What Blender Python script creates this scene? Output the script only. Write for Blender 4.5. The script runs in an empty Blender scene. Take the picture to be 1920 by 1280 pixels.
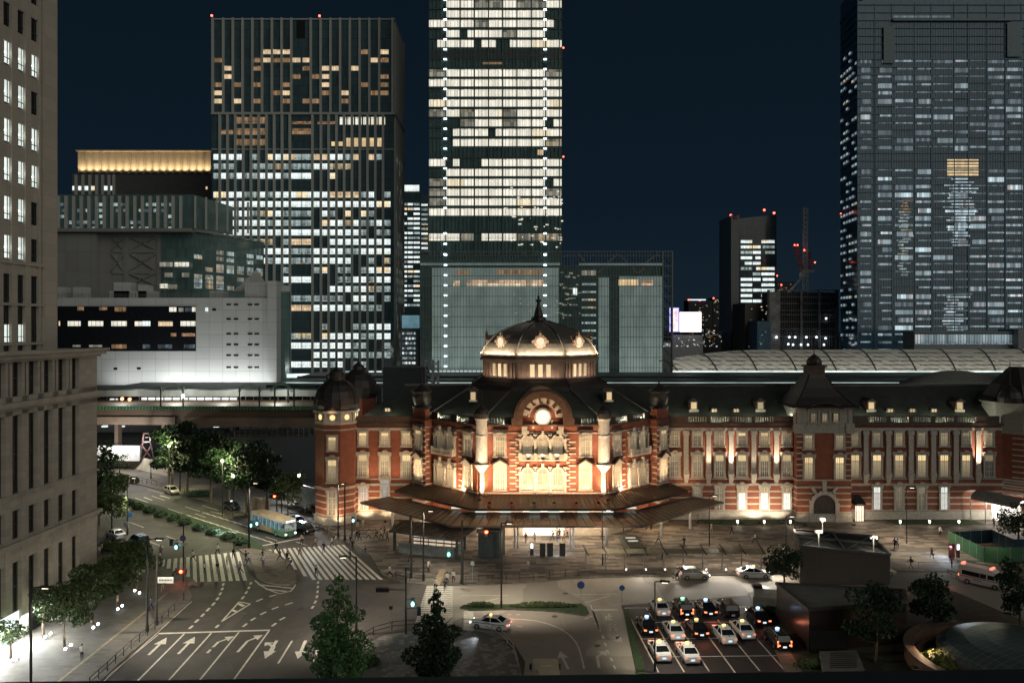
import bpy, bmesh, math, random
from mathutils import Vector, Matrix
C = bpy.context.scene.collection
S = bpy.context.scene
PI = math.pi
R = math.radians
rnd = random.Random(7)

# ------------------------------------------------------------------ camera, world, light
HC = 35.0           # eye height above the street
F = 1500.0          # focal length in photo pixels (photo 1920 wide)
HZ = 610.0          # horizon row in the photo
cam_d = bpy.data.cameras.new('camera'); cam = bpy.data.objects.new('camera', cam_d); C.objects.link(cam)
cam.location = (0, 0, HC); cam.rotation_euler = (R(90), 0, 0)
cam_d.sensor_width = 36; cam_d.lens = F / 1920 * 36
cam_d.shift_y = -(640 - HZ) / 1920
cam_d.clip_start = 0.3; cam_d.clip_end = 6000
S.camera = cam
w = bpy.data.worlds.new('World'); S.world = w; w.use_nodes = True
nt = w.node_tree; nt.nodes.clear()
wo = nt.nodes.new('ShaderNodeOutputWorld'); bg = nt.nodes.new('ShaderNodeBackground')
tc = nt.nodes.new('ShaderNodeTexCoord'); sp = nt.nodes.new('ShaderNodeSeparateXYZ'); cr = nt.nodes.new('ShaderNodeValToRGB')
nt.links.new(tc.outputs['Generated'], sp.inputs[0]); nt.links.new(sp.outputs['Z'], cr.inputs[0])
cr.color_ramp.elements[0].position = 0.0; cr.color_ramp.elements[0].color = (0.0080, 0.0160, 0.0255, 1)
cr.color_ramp.elements[1].position = 0.42; cr.color_ramp.elements[1].color = (0.0030, 0.0076, 0.0138, 1)
e_ = cr.color_ramp.elements.new(0.14); e_.color = (0.0046, 0.0108, 0.0188, 1)
nt.links.new(cr.outputs[0], bg.inputs[0]); bg.inputs[1].default_value = 1.0
nt.links.new(bg.outputs[0], wo.inputs[0])
# added fill: one soft, low lamp of type sun standing in for city glow
sd = bpy.data.lights.new('city_glow_fill', 'SUN'); sd.energy = 0.60; sd.angle = R(60); sd.color = (1.0, 0.96, 0.86)
so = bpy.data.objects.new('city_glow_fill', sd); C.objects.link(so); so.rotation_euler = (R(66), 0, R(40))
vs = S.view_settings; vs.view_transform = 'Standard'; vs.look = 'None'; vs.exposure = 0.0; vs.gamma = 1.0; vs.use_curve_mapping = False
cy = S.cycles
cy.max_bounces = 4; cy.diffuse_bounces = 2; cy.glossy_bounces = 3; cy.transmission_bounces = 2; cy.transparent_max_bounces = 6
cy.sample_clamp_indirect = 3; cy.sample_clamp_direct = 0; cy.use_light_tree = True
cy.caustics_reflective = False; cy.caustics_refractive = False
cy.use_denoising = True

# ------------------------------------------------------------------ helpers
def G(px, py, z=0.0):
    "photo pixel -> point on the level z"
    t = (HC - z) / (py - HZ)
    return Vector(((px - 960) * t, F * t, z))
def P(px, py, Y):
    return Vector(((px - 960) * Y / F, Y, HC - (py - HZ) * Y / F))
def ZY(py, Y): return HC - (py - HZ) * Y / F
def XY(px, Y): return (px - 960) * Y / F

def wl(o):
    v = Vector((0, 0, 0))
    while o is not None: v += o.location; o = o.parent
    return v
class MB:
    def __init__(s): s.v = []; s.f = []; s.m = []
    def face(s, pts, m=0):
        n = len(s.v); s.v += [tuple(p) for p in pts]; s.f.append(tuple(range(n, n + len(pts)))); s.m.append(m); return s
    def mesh(s, vs, fs, m=0):
        n = len(s.v); s.v += [tuple(p) for p in vs]
        for f in fs: s.f.append(tuple(i + n for i in f)); s.m.append(m)
        return s
    def box(s, x0, x1, y0, y1, z0, z1, m=0):
        if x0 > x1: x0, x1 = x1, x0
        if y0 > y1: y0, y1 = y1, y0
        if z0 > z1: z0, z1 = z1, z0
        vs = [(x0,y0,z0),(x1,y0,z0),(x1,y1,z0),(x0,y1,z0),(x0,y0,z1),(x1,y0,z1),(x1,y1,z1),(x0,y1,z1)]
        return s.mesh(vs, [(0,3,2,1),(4,5,6,7),(0,1,5,4),(1,2,6,5),(2,3,7,6),(3,0,4,7)], m)
    def beam(s, a, b, w_, h_, m=0, up=(0, 0, 1)):
        "box beam from a to b, w_ wide, h_ high, centred on the line"
        a = Vector(a); b = Vector(b); d = (b - a).normalized(); u = Vector(up)
        if abs(d.dot(u)) > .98: u = Vector((0, 1, 0))
        r = d.cross(u).normalized() * w_ / 2; q = r.cross(d).normalized() * h_ / 2
        vs = [a - r - q, a + r - q, b + r - q, b - r - q, a - r + q, a + r + q, b + r + q, b - r + q]
        return s.mesh(vs, [(0,3,2,1),(4,5,6,7),(0,1,5,4),(1,2,6,5),(2,3,7,6),(3,0,4,7)], m)
    def prism(s, poly, z0, z1, m=0, mt=None):
        "poly: list of (x,y); z0/z1 numbers or lists"
        n = len(poly)
        a = sum(poly[i][0] * poly[(i+1) % n][1] - poly[(i+1) % n][0] * poly[i][1] for i in range(n))
        if a < 0: poly = poly[::-1]; z0 = z0[::-1] if isinstance(z0, list) else z0; z1 = z1[::-1] if isinstance(z1, list) else z1
        A = z0 if isinstance(z0, list) else [z0] * n; B = z1 if isinstance(z1, list) else [z1] * n
        vs = [(p[0], p[1], A[i]) for i, p in enumerate(poly)] + [(p[0], p[1], B[i]) for i, p in enumerate(poly)]
        s.mesh(vs, [tuple(range(n - 1, -1, -1))] + [(i, (i+1) % n, n + (i+1) % n, n + i) for i in range(n)], m)
        k = len(s.v) - 2 * n
        s.f.append(tuple(range(k + n, k + 2 * n))); s.m.append(m if mt is None else mt)
        return s
    def tube(s, a, b, r, r2=None, n=8, m=0, cap=True):
        a = Vector(a); b = Vector(b); d = (b - a).normalized(); u = Vector((0, 0, 1)) if abs(d.z) < .9 else Vector((1, 0, 0))
        e = d.cross(u).normalized(); g = d.cross(e).normalized(); r2 = r if r2 is None else r2
        vs = [a + e * r * math.cos(2*PI*i/n) + g * r * math.sin(2*PI*i/n) for i in range(n)] + [b + e * r2 * math.cos(2*PI*i/n) + g * r2 * math.sin(2*PI*i/n) for i in range(n)]
        fs = [(i, n + i, n + (i+1) % n, (i+1) % n) for i in range(n)]
        if cap: fs += [tuple(range(n)), tuple(range(2*n - 1, n - 1, -1))]
        return s.mesh(vs, fs, m)
    def lathe(s, cx, cy_, prof, n=16, m=0, a0=0.0, circ=True, ms=None):
        "prof: list of (r,z); n-gon section; a0 start angle"
        vs = []
        for (r, z) in prof:
            for i in range(n):
                a = a0 + 2 * PI * i / n; vs.append((cx + r * math.cos(a), cy_ + r * math.sin(a), z))
        k = len(s.v); s.v += vs
        for j in range(len(prof) - 1):
            for i in range(n):
                s.f.append((k + j*n + i, k + j*n + (i+1) % n, k + (j+1)*n + (i+1) % n, k + (j+1)*n + i)); s.m.append(ms[j] if ms else m)
        s.f.append(tuple(k + i for i in range(n - 1, -1, -1))); s.m.append(m)
        s.f.append(tuple(k + (len(prof)-1)*n + i for i in range(n))); s.m.append(m)
        return s
    def sphere(s, c, r, n=10, m=0, sz=1.0, sx=1.0, sy=1.0):
        k = len(s.v); q = max(4, n // 2)
        for j in range(q + 1):
            t = PI * j / q
            for i in range(n):
                a = 2 * PI * i / n; s.v.append((c[0] + r*sx*math.sin(t)*math.cos(a), c[1] + r*sy*math.sin(t)*math.sin(a), c[2] - r*sz*math.cos(t)))
        for j in range(q):
            for i in range(n): s.f.append((k + j*n + i, k + j*n + (i+1) % n, k + (j+1)*n + (i+1) % n, k + (j+1)*n + i)); s.m.append(m)
        return s
    def data(s, name, mats, off=Vector((0, 0, 0)), smooth=False):
        me = bpy.data.meshes.new(name)
        me.from_pydata([(v[0] - off.x, v[1] - off.y, v[2] - off.z) for v in s.v], [], s.f)
        for m in (mats if isinstance(mats, (list, tuple)) else [mats]): me.materials.append(m)
        me.polygons.foreach_set('material_index', s.m)
        if smooth: me.polygons.foreach_set('use_smooth', [True] * len(s.f))
        me.update(); return me
    def build(s, name, mats, parent=None, base=None, smooth=False):
        "world coordinates in; origin goes to the parent's or to base"
        off = wl(parent) if parent is not None else Vector(base if base is not None else (0, 0, 0))
        o = bpy.data.objects.new(name, s.data(name, mats, off, smooth)); C.objects.link(o)
        if parent is not None: o.parent = parent
        else: o.location = off
        return o
def tag(o, label, cat, group=None):
    o['label'] = label; o['category'] = cat
    if group: o['group'] = group
    return o
def thing(name, label, cat, loc=(0, 0, 0), rz=0.0, group=None):
    o = bpy.data.objects.new(name, None); C.objects.link(o); o.location = loc; o.rotation_euler = (0, 0, rz)
    o.empty_display_size = .5
    return tag(o, label, cat, group)
def struct(name, mb, m): 
    o = mb.build(name, m); o['kind'] = 'structure'; return o
KIDS = {}
def kids(o):
    return [c for c in bpy.data.objects if c.parent == o]
def protokids(root):
    out = []
    for c in kids(root): out.append((c, protokids(c)))
    return out
def copy_tree(o, tree, parent=None):
    c = o.copy(); C.objects.link(c); c.parent = parent
    for k, sub in tree: copy_tree(k, sub, c)
    return c
def inst(me, name, parent, loc, rz=0.0):
    o = bpy.data.objects.new(name, me); C.objects.link(o); o.parent = parent; o.location = loc; o.rotation_euler = (0, 0, rz); return o
def spot(loc, aim, power, col, size=80, blend=.6, r=.12, name='lamp_light', parent=None):
    d = bpy.data.lights.new(name, 'SPOT'); d.energy = power; d.color = col; d.spot_size = R(size); d.spot_blend = blend; d.shadow_soft_size = r
    o = bpy.data.objects.new(name, d); C.objects.link(o)
    v = Vector(aim) - Vector(loc); o.rotation_euler = v.to_track_quat('-Z', 'Y').to_euler()
    if parent is not None: o.parent = parent; o.location = Vector(loc) - wl(parent)
    else: o.location = loc
    return o
def point(loc, power, col, r=.15, parent=None):
    d = bpy.data.lights.new('lamp_light', 'POINT'); d.energy = power; d.color = col; d.shadow_soft_size = r
    o = bpy.data.objects.new('lamp_light', d); C.objects.link(o)
    if parent is not None: o.parent = parent; o.location = Vector(loc) - wl(parent)
    else: o.location = loc
    return o
def area(loc, aim, power, col, sx, sy, parent=None):
    d = bpy.data.lights.new('lamp_light', 'AREA'); d.energy = power; d.color = col; d.shape = 'RECTANGLE'; d.size = sx; d.size_y = sy
    o = bpy.data.objects.new('lamp_light', d); C.objects.link(o)
    v = Vector(aim) - Vector(loc); o.rotation_euler = v.to_track_quat('-Z', 'Y').to_euler()
    if parent is not None: o.parent = parent; o.location = Vector(loc) - wl(parent)
    else: o.location = loc
    return o

# ------------------------------------------------------------------ materials
def _n(t, k, **kw):
    n = t.nodes.new(k)
    for a, b in kw.items(): setattr(n, a, b)
    return n
def base_mat(name):
    m = bpy.data.materials.new(name); m.use_nodes = True; t = m.node_tree; t.nodes.clear()
    o = _n(t, 'ShaderNodeOutputMaterial'); b = _n(t, 'ShaderNodeBsdfPrincipled'); t.links.new(b.outputs[0], o.inputs[0])
    return m, t, b
def mix(t, a, b, fac, kind='MIX'):
    n = _n(t, 'ShaderNodeMix', data_type='RGBA', blend_type=kind)
    for sock, val in ((n.inputs[6], a), (n.inputs[7], b), (n.inputs[0], fac)):
        if hasattr(val, 'is_output') or isinstance(val, bpy.types.NodeSocket): t.links.new(val, sock)
        elif isinstance(val, (int, float)): sock.default_value = val
        else: sock.default_value = (*val[:3], 1)
    return n.outputs[2]
def ma(t, op, a, b=None, c=None):
    n = _n(t, 'ShaderNodeMath', operation=op)
    for i, v in enumerate((a, b, c)):
        if v is None: continue
        if isinstance(v, bpy.types.NodeSocket): t.links.new(v, n.inputs[i])
        else: n.inputs[i].default_value = v
    return n.outputs[0]
def pos(t, scale=(1, 1, 1), loc=(0, 0, 0)):
    g = _n(t, 'ShaderNodeNewGeometry'); mp = _n(t, 'ShaderNodeMapping'); mp.inputs['Scale'].default_value = scale; mp.inputs['Location'].default_value = loc
    t.links.new(g.outputs['Position'], mp.inputs[0]); return mp.outputs[0]
def objc(t, scale=(1, 1, 1)):
    g = _n(t, 'ShaderNodeTexCoord'); mp = _n(t, 'ShaderNodeMapping'); mp.inputs['Scale'].default_value = scale
    t.links.new(g.outputs['Object'], mp.inputs[0]); return mp.outputs[0]
def noise(t, vec, sc, det=4, rough=.55):
    n = _n(t, 'ShaderNodeTexNoise'); n.inputs['Scale'].default_value = sc; n.inputs['Detail'].default_value = det; n.inputs['Roughness'].default_value = rough
    t.links.new(vec, n.inputs['Vector']); return n.outputs[0]
def ramp(t, fac, *st):
    n = _n(t, 'ShaderNodeValToRGB'); t.links.new(fac, n.inputs[0]); el = n.color_ramp.elements
    el[0].position, el[0].color = st[0][0], (*st[0][1], 1); el[1].position, el[1].color = st[-1][0], (*st[-1][1], 1)
    for p_, c_ in st[1:-1]: e = el.new(p_); e.color = (*c_, 1)
    return n.outputs[0]
def link(t, a, b): t.links.new(a, b)
def k3(c, k): return tuple(max(0, x * k) for x in c)
def plain(name, col, rough=.7, metal=0.0, var=.25, sc=1.5, coat=0.0, bump=0.0, spec=.5, fine=0):
    m, t, b = base_mat(name); p = pos(t)
    f = noise(t, p, sc, 5)
    c = ramp(t, f, (.3, k3(col, 1 - var)), (.7, k3(col, 1 + var)))
    if fine:
        f2 = noise(t, p, fine, 2); c = mix(t, c, k3(col, .55), ma(t, 'MULTIPLY', ma(t, 'GREATER_THAN', f2, .6), .5))
    link(t, c, b.inputs['Base Color']); b.inputs['Roughness'].default_value = rough; b.inputs['Metallic'].default_value = metal
    b.inputs['Coat Weight'].default_value = coat; b.inputs['Specular IOR Level'].default_value = spec
    if bump:
        bn = _n(t, 'ShaderNodeBump'); bn.inputs['Strength'].default_value = bump; bn.inputs['Distance'].default_value = .05
        link(t, noise(t, p, sc * 8, 3), bn.inputs['Height']); link(t, bn.outputs[0], b.inputs['Normal'])
    return m
def glow(name, col, st=1.0, var=0.0, sc=1.0, sample=False):
    m, t, b = base_mat(name)
    b.inputs['Base Color'].default_value = (.02, .02, .02, 1); b.inputs['Roughness'].default_value = .4
    if var:
        p = pos(t); f = noise(t, p, sc, 3); c = ramp(t, f, (.35, k3(col, 1 - var)), (.65, k3(col, 1 + var))); link(t, c, b.inputs['Emission Color'])
    else: b.inputs['Emission Color'].default_value = (*col, 1)
    b.inputs['Emission Strength'].default_value = st
    m.cycles.emission_sampling = 'AUTO' if sample else 'NONE'
    return m
def lit_window(name, col, st, cell=(1.2, 4.1), lo=.55, floor_h=None, z0=0.0, warm=(1, .8, .5), warmf=.08, busy=.5, bars=1.0):
    "a lit room behind glass: per-pane brightness, ceiling lights brighter than the desks, thin mullions"
    m, t, b = base_mat(name); g = _n(t, 'ShaderNodeNewGeometry'); s = _n(t, 'ShaderNodeSeparateXYZ'); link(t, g.outputs['Position'], s.inputs[0])
    xx = ma(t, 'ADD', s.outputs[0], ma(t, 'MULTIPLY', s.outputs[1], 1.0))
    u = ma(t, 'DIVIDE', xx, cell[0]); v = ma(t, 'DIVIDE', ma(t, 'SUBTRACT', s.outputs[2], z0), cell[1])
    cx = _n(t, 'ShaderNodeCombineXYZ'); link(t, ma(t, 'FLOOR', u), cx.inputs[0]); link(t, ma(t, 'FLOOR', v), cx.inputs[1])
    wn = _n(t, 'ShaderNodeTexWhiteNoise'); link(t, cx.outputs[0], wn.inputs[0])
    br = ma(t, 'MULTIPLY_ADD', wn.outputs[0], 1 - lo, lo)
    cx2 = _n(t, 'ShaderNodeCombineXYZ'); link(t, ma(t, 'FLOOR', ma(t, 'DIVIDE', u, 5.0)), cx2.inputs[0]); link(t, ma(t, 'FLOOR', v), cx2.inputs[1])
    wn2 = _n(t, 'ShaderNodeTexWhiteNoise'); link(t, cx2.outputs[0], wn2.inputs[0])
    wf = ma(t, 'GREATER_THAN', wn2.outputs[0], 1 - warmf)
    n1 = noise(t, pos(t, (1.1, 1.1, 1.6)), 1.3, 4)
    fv = ma(t, 'FRACT', v)
    low = ma(t, 'MULTIPLY', ma(t, 'SUBTRACT', 1.0, ma(t, 'MINIMUM', ma(t, 'MULTIPLY', fv, 2.0), 1.0)), ma(t, 'GREATER_THAN', n1, .5))
    br = ma(t, 'MULTIPLY', br, ma(t, 'SUBTRACT', 1.0, ma(t, 'MULTIPLY', low, busy)))
    fu = ma(t, 'FRACT', u); bar = ma(t, 'MULTIPLY', ma(t, 'LESS_THAN', fu, .10), .55 * bars)
    br = ma(t, 'MULTIPLY', br, ma(t, 'SUBTRACT', 1.0, bar))
    br = ma(t, 'MULTIPLY', br, ma(t, 'MULTIPLY_ADD', n1, .7, .65))
    c = mix(t, col, warm, wf)
    link(t, c, b.inputs['Emission Color']); link(t, ma(t, 'MULTIPLY', br, st), b.inputs['Emission Strength'])
    b.inputs['Base Color'].default_value = (.02, .02, .02, 1); b.inputs['Roughness'].default_value = .15
    m.cycles.emission_sampling = 'NONE'
    return m
def glass_dark(name, col, rough=.12, bars=(1.5, 4.0), barcol=None, w1=.06, w2=.05, sky=.5, y_too=True):
    "dark curtain wall glass with a printed grid of thin joints"
    m, t, b = base_mat(name); g = _n(t, 'ShaderNodeNewGeometry'); s = _n(t, 'ShaderNodeSeparateXYZ'); link(t, g.outputs['Position'], s.inputs[0])
    xx = ma(t, 'ADD', s.outputs[0], s.outputs[1]) if y_too else s.outputs[0]
    u = ma(t, 'DIVIDE', xx, bars[0]); v = ma(t, 'DIVIDE', s.outputs[2], bars[1])
    cx = _n(t, 'ShaderNodeCombineXYZ'); link(t, ma(t, 'FLOOR', u), cx.inputs[0]); link(t, ma(t, 'FLOOR', v), cx.inputs[1])
    wn = _n(t, 'ShaderNodeTexWhiteNoise'); link(t, cx.outputs[0], wn.inputs[0])
    c = ramp(t, wn.outputs[0], (0, k3(col, .55)), (1, k3(col, 1.5)))
    c = mix(t, c, k3(col, 2.2), noise(t, pos(t, (1, 1, .5)), .06, 3))
    if barcol:
        f = ma(t, 'MAXIMUM', ma(t, 'LESS_THAN', ma(t, 'FRACT', u), w1), ma(t, 'LESS_THAN', ma(t, 'FRACT', v), w2)); c = mix(t, c, barcol, f)
    link(t, c, b.inputs['Base Color']); b.inputs['Roughness'].default_value = rough; b.inputs['Specular IOR Level'].default_value = sky
    return m
def panels(name, col, cell=(2.0, 1.2), joint=.03, jc=.45, var=.12, rough=.8, grain=.15):
    "stone or metal panels with joints, works on walls facing X or Y"
    m, t, b = base_mat(name); g = _n(t, 'ShaderNodeNewGeometry'); s = _n(t, 'ShaderNodeSeparateXYZ'); link(t, g.outputs['Position'], s.inputs[0])
    u = ma(t, 'DIVIDE', ma(t, 'ADD', s.outputs[0], s.outputs[1]), cell[0]); v = ma(t, 'DIVIDE', s.outputs[2], cell[1])
    cx = _n(t, 'ShaderNodeCombineXYZ'); link(t, ma(t, 'FLOOR', u), cx.inputs[0]); link(t, ma(t, 'FLOOR', v), cx.inputs[1])
    wn = _n(t, 'ShaderNodeTexWhiteNoise'); link(t, cx.outputs[0], wn.inputs[0])
    c = ramp(t, wn.outputs[0], (0, k3(col, 1 - var)), (1, k3(col, 1 + var)))
    f = ma(t, 'MAXIMUM', ma(t, 'LESS_THAN', ma(t, 'FRACT', u), joint / cell[0]), ma(t, 'LESS_THAN', ma(t, 'FRACT', v), joint / cell[1]))
    c = mix(t, c, k3(col, jc), f)
    n1 = noise(t, pos(t), 3.5, 5, .7); c = mix(t, c, k3(col, .5), ma(t, 'MULTIPLY', ma(t, 'SUBTRACT', n1, .35), grain * 2))
    link(t, c, b.inputs['Base Color']); b.inputs['Roughness'].default_value = rough
    return m
def pavers(name, c1, c2, c3, bw, bh, dark=.3, mortar=.02, rot=0.0, rough=.75):
    "paving of long random-toned stones"
    m, t, b = base_mat(name); g = _n(t, 'ShaderNodeNewGeometry'); mp = _n(t, 'ShaderNodeMapping'); mp.inputs['Rotation'].default_value = (0, 0, rot)
    link(t, g.outputs['Position'], mp.inputs[0])
    br = _n(t, 'ShaderNodeTexBrick'); br.offset = .5; link(t, mp.outputs[0], br.inputs['Vector'])
    br.inputs['Color1'].default_value = (0, 0, 0, 1); br.inputs['Color2'].default_value = (1, 1, 1, 1); br.inputs['Mortar'].default_value = (.5, .5, .5, 1)
    br.inputs['Scale'].default_value = 1.0; br.inputs['Brick Width'].default_value = bw; br.inputs['Row Height'].default_value = bh; br.inputs['Mortar Size'].default_value = mortar; br.inputs['Bias'].default_value = 0.0
    c = ramp(t, br.outputs[0], (0, c1), (dark, c1), (dark + .02, c2), (1, c3))
    br2 = _n(t, 'ShaderNodeTexBrick'); br2.offset = .4; link(t, mp.outputs[0], br2.inputs['Vector'])
    br2.inputs['Color1'].default_value = (0, 0, 0, 1); br2.inputs['Color2'].default_value = (1, 1, 1, 1); br2.inputs['Mortar'].default_value = (.5, .5, .5, 1)
    br2.inputs['Scale'].default_value = 1.0; br2.inputs['Brick Width'].default_value = bw * .5; br2.inputs['Row Height'].default_value = bh * .5; br2.inputs['Mortar Size'].default_value = mortar
    c = mix(t, c, c1, ma(t, 'MULTIPLY', ma(t, 'LESS_THAN', br2.outputs[0], .25), .6))
    big = noise(t, pos(t), .09, 3); c = mix(t, c, c1, ma(t, 'MULTIPLY', big, .55))
    link(t, c, b.inputs['Base Color']); b.inputs['Roughness'].default_value = rough
    return m
def asphalt(name, col, var=.25, rough=.8, patch=.5):
    m, t, b = base_mat(name); p = pos(t)
    c = ramp(t, noise(t, p, .13, 5, .6), (.32, k3(col, 1 - var)), (.68, k3(col, 1 + var)))
    c = mix(t, c, k3(col, 1.7), ma(t, 'MULTIPLY', noise(t, p, 9.0, 2), .25))
    vo = _n(t, 'ShaderNodeTexVoronoi'); vo.distance = 'CHEBYCHEV'; vo.inputs['Scale'].default_value = .11; link(t, pos(t, (1, .55, 1)), vo.inputs['Vector'])
    sv = _n(t, 'ShaderNodeSeparateXYZ'); link(t, vo.outputs['Color'], sv.inputs[0])
    c = mix(t, c, k3(col, .62), ma(t, 'MULTIPLY', ma(t, 'GREATER_THAN', sv.outputs[0], .62), .55)); c = mix(t, c, k3(col, 1.5), ma(t, 'MULTIPLY', ma(t, 'LESS_THAN', sv.outputs[0], .2), .35))
    st_ = noise(t, p, .9, 6, .7); c = mix(t, c, k3(col, .4), ma(t, 'MULTIPLY', ma(t, 'GREATER_THAN', st_, .62), .45))
    tr = noise(t, pos(t, (.5, .05, 1)), 1.0, 4); c = mix(t, c, k3(col, .45), ma(t, 'MULTIPLY', ma(t, 'GREATER_THAN', tr, .62), patch * .4))
    link(t, c, b.inputs['Base Color']); b.inputs['Roughness'].default_value = rough
    link(t, ma(t, 'MULTIPLY_ADD', noise(t, p, .4, 4), .35, rough - .25), b.inputs['Roughness'])
    return m
M = {}
M['asphalt'] = asphalt('asphalt', (.050, .043, .037), .22)
M['asphalt_lot'] = asphalt('asphalt_lot', (.028, .022, .021))
M['concrete_road'] = asphalt('concrete_road', (.27, .243, .20), .14, .8, .35)
M['ground'] = asphalt('ground', (.035, .034, .034))
M['paint'] = plain('road_paint', (.52, .49, .42), .6, var=.25, sc=2.2, fine=9)
M['plaza'] = pavers('plaza_paving', (.040, .035, .030), (.13, .109, .09), (.21, .182, .15), 2.4, .85, .34)
M['walk'] = pavers('sidewalk_paving', (.085, .075, .062), (.115, .10, .083), (.14, .122, .10), 1.2, .6, .2)
M['island'] = pavers('island_paving', (.07, .055, .042), (.12, .095, .072), (.15, .12, .09), .9, .45, .3)
M['checker'] = pavers('checker_paving', (.105, .10, .09), (.20, .185, .16), (.27, .25, .215), .62, .62, .5, rot=.25)
M['kerb'] = plain('kerb_stone', (.20, .175, .14), .8)
M['tactile'] = plain('tactile_strip', (.27, .215, .135), .8)
M['grass'] = plain('lawn', (.020, .040, .012), .95, var=.5, sc=3, bump=.5)
M['steel_dark'] = plain('dark_steel', (.030, .028, .026), .5, .3)
M['steel_brown'] = plain('brown_steel', (.06, .045, .035), .5, .3)
M['steel_grey'] = plain('grey_steel', (.30, .31, .31), .45, .5)
M['white_metal'] = plain('white_metal', (.62, .60, .56), .5)
M['brick'] = None
# ------------------------------------------------------------------ ground, roads, pavements
def gpoly(pts, z): return [G(x, y, z)[:2] for x, y in pts]
def slab(name, pts, z1, mats, z0=-.05):
    "pavement: paved top and a kerb-stone side"
    pl = [G(x, y)[:2] for x, y in pts]
    mb = MB(); mb.prism(pl, z0, z1, 1, 0)
    o = mb.build(name, mats); o['kind'] = 'structure'; return o
mb = MB(); mb.box(-2500, 2500, -60, 4500, -.6, -.02); struct('ground', mb, M['ground'])
def sheet(name, pts, z, m):
    mb = MB(); pl = [G(x, y)[:2] for x, y in pts]; mb.prism(pl, z - .03, z, 0); return struct(name, mb, m)
sheet('avenue_road', [(-200, 1420), (200, 1280), (150, 1100), (150, 1000), (170, 868), (280, 880), (470, 950), (600, 958), (600, 985), (735, 1040), (900, 1090), (900, 1185), (860, 1200), (680, 1420)], .004, M['asphalt'])
# lighter ring road of the station square, and the exit lane beside the taxi pool
sheet('ring_road', [(838, 1088), (1000, 1080), (1400, 1070), (1700, 1062), (1800, 1062), (1990, 1120), (1990, 1200), (1760, 1118), (1600, 1112), (1440, 1113), (1165, 1134), (1245, 1420), (960, 1420), (985, 1240), (960, 1200), (830, 1180), (790, 1170), (800, 1098)], .008, M['concrete_road'])
sheet('taxi_pool_road', [(1165, 1135), (1440, 1115), (1560, 1250), (1700, 1420), (1250, 1420)], .016, M['asphalt_lot'])
slab('left_sidewalk', [(-300, 1420), (165, 1300), (245, 1225), (303, 1178), (352, 1132), (360, 1118), (354, 1104), (360, 1097), (371, 1100), (366, 1090), (345, 1079), (312, 1070), (296, 1056), (293, 1040), (262, 1034), (214, 1002), (198, 975), (192, 940), (150, 930), (120, 1000), (-300, 1150)], .14, [M['walk'], M['kerb']])
slab('avenue_sidewalk', [(150, 865), (200, 898), (270, 911), (342, 928), (446, 956), (480, 968), (560, 962), (585, 930), (585, 900), (420, 862), (330, 850), (150, 838)], .14, [M['walk'], M['kerb']])
slab('station_plaza', [(586, 960), (575, 975), (604, 990), (640, 1012), (668, 1022), (694, 1040), (706, 1060), (716, 1076), (731, 1085), (752, 1091), (790, 1096), (850, 1098), (920, 1097), (1010, 1092), (1060, 1086), (1120, 1083), (1400, 1078), (1668, 1072), (1790, 1072), (1860, 1090), (1990, 1122), (2050, 1100), (2100, 900), (500, 905)], .12, [M['plaza'], M['kerb']])
slab('median_strip', [(213, 926), (300, 950), (400, 984), (470, 1010), (492, 1024), (500, 1034), (470, 1029), (400, 1004), (300, 968), (209, 935)], .16, [M['grass'], M['kerb']])
slab('traffic_island', [(446, 1030), (470, 1029), (492, 1028), (512, 1035), (534, 1048), (548, 1062), (556, 1080), (555, 1092), (545, 1097), (520, 1097), (498, 1092), (482, 1083), (476, 1068), (470, 1048)], .15, [M['island'], M['kerb']])
slab('forecourt_paving', [(676, 1215), (720, 1192), (780, 1183), (850, 1180), (905, 1186), (944, 1203), (968, 1228), (978, 1260), (982, 1420), (672, 1420)], .14, [M['checker'], M['kerb']])
slab('divider_strip', [(862, 1140), (870, 1135), (940, 1134), (1090, 1133), (1100, 1140), (1103, 1150), (1096, 1155), (1040, 1147), (960, 1143), (880, 1145)], .16, [M['grass'], M['kerb']])
slab('lot_verge', [(1168, 1143), (1178, 1142), (1258, 1420), (1228, 1420)], .13, [M['grass'], M['kerb']])
slab('lot_kerb_strip', [(1403, 1112), (1414, 1110), (1600, 1420), (1545, 1420)], .13, [M['walk'], M['kerb']])
M['soil'] = plain('planting_soil', (.030, .030, .016), .95, var=.5, sc=2)
M['tan_slope'] = plain('gravel_slope', (.10, .075, .055), .9, var=.2, sc=1)
slab('garden_bed', [(1412, 1125), (1440, 1112), (1700, 1112), (1990, 1215), (1990, 1420), (1610, 1420)], .12, [M['soil'], M['kerb']], -.02)
sheet('gravel_slope', [(1640, 1100), (1790, 1110), (1990, 1195), (1990, 1235), (1700, 1175), (1640, 1150)], .135, M['tan_slope'])
for i, pl in enumerate(([(1284, 969), (1480, 969), (1508, 984), (1400, 987), (1330, 985)], [(1640, 969), (1805, 969), (1850, 985), (1678, 985)])):
    slab('lawn', pl, .17, [M['grass'], M['kerb']])
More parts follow.
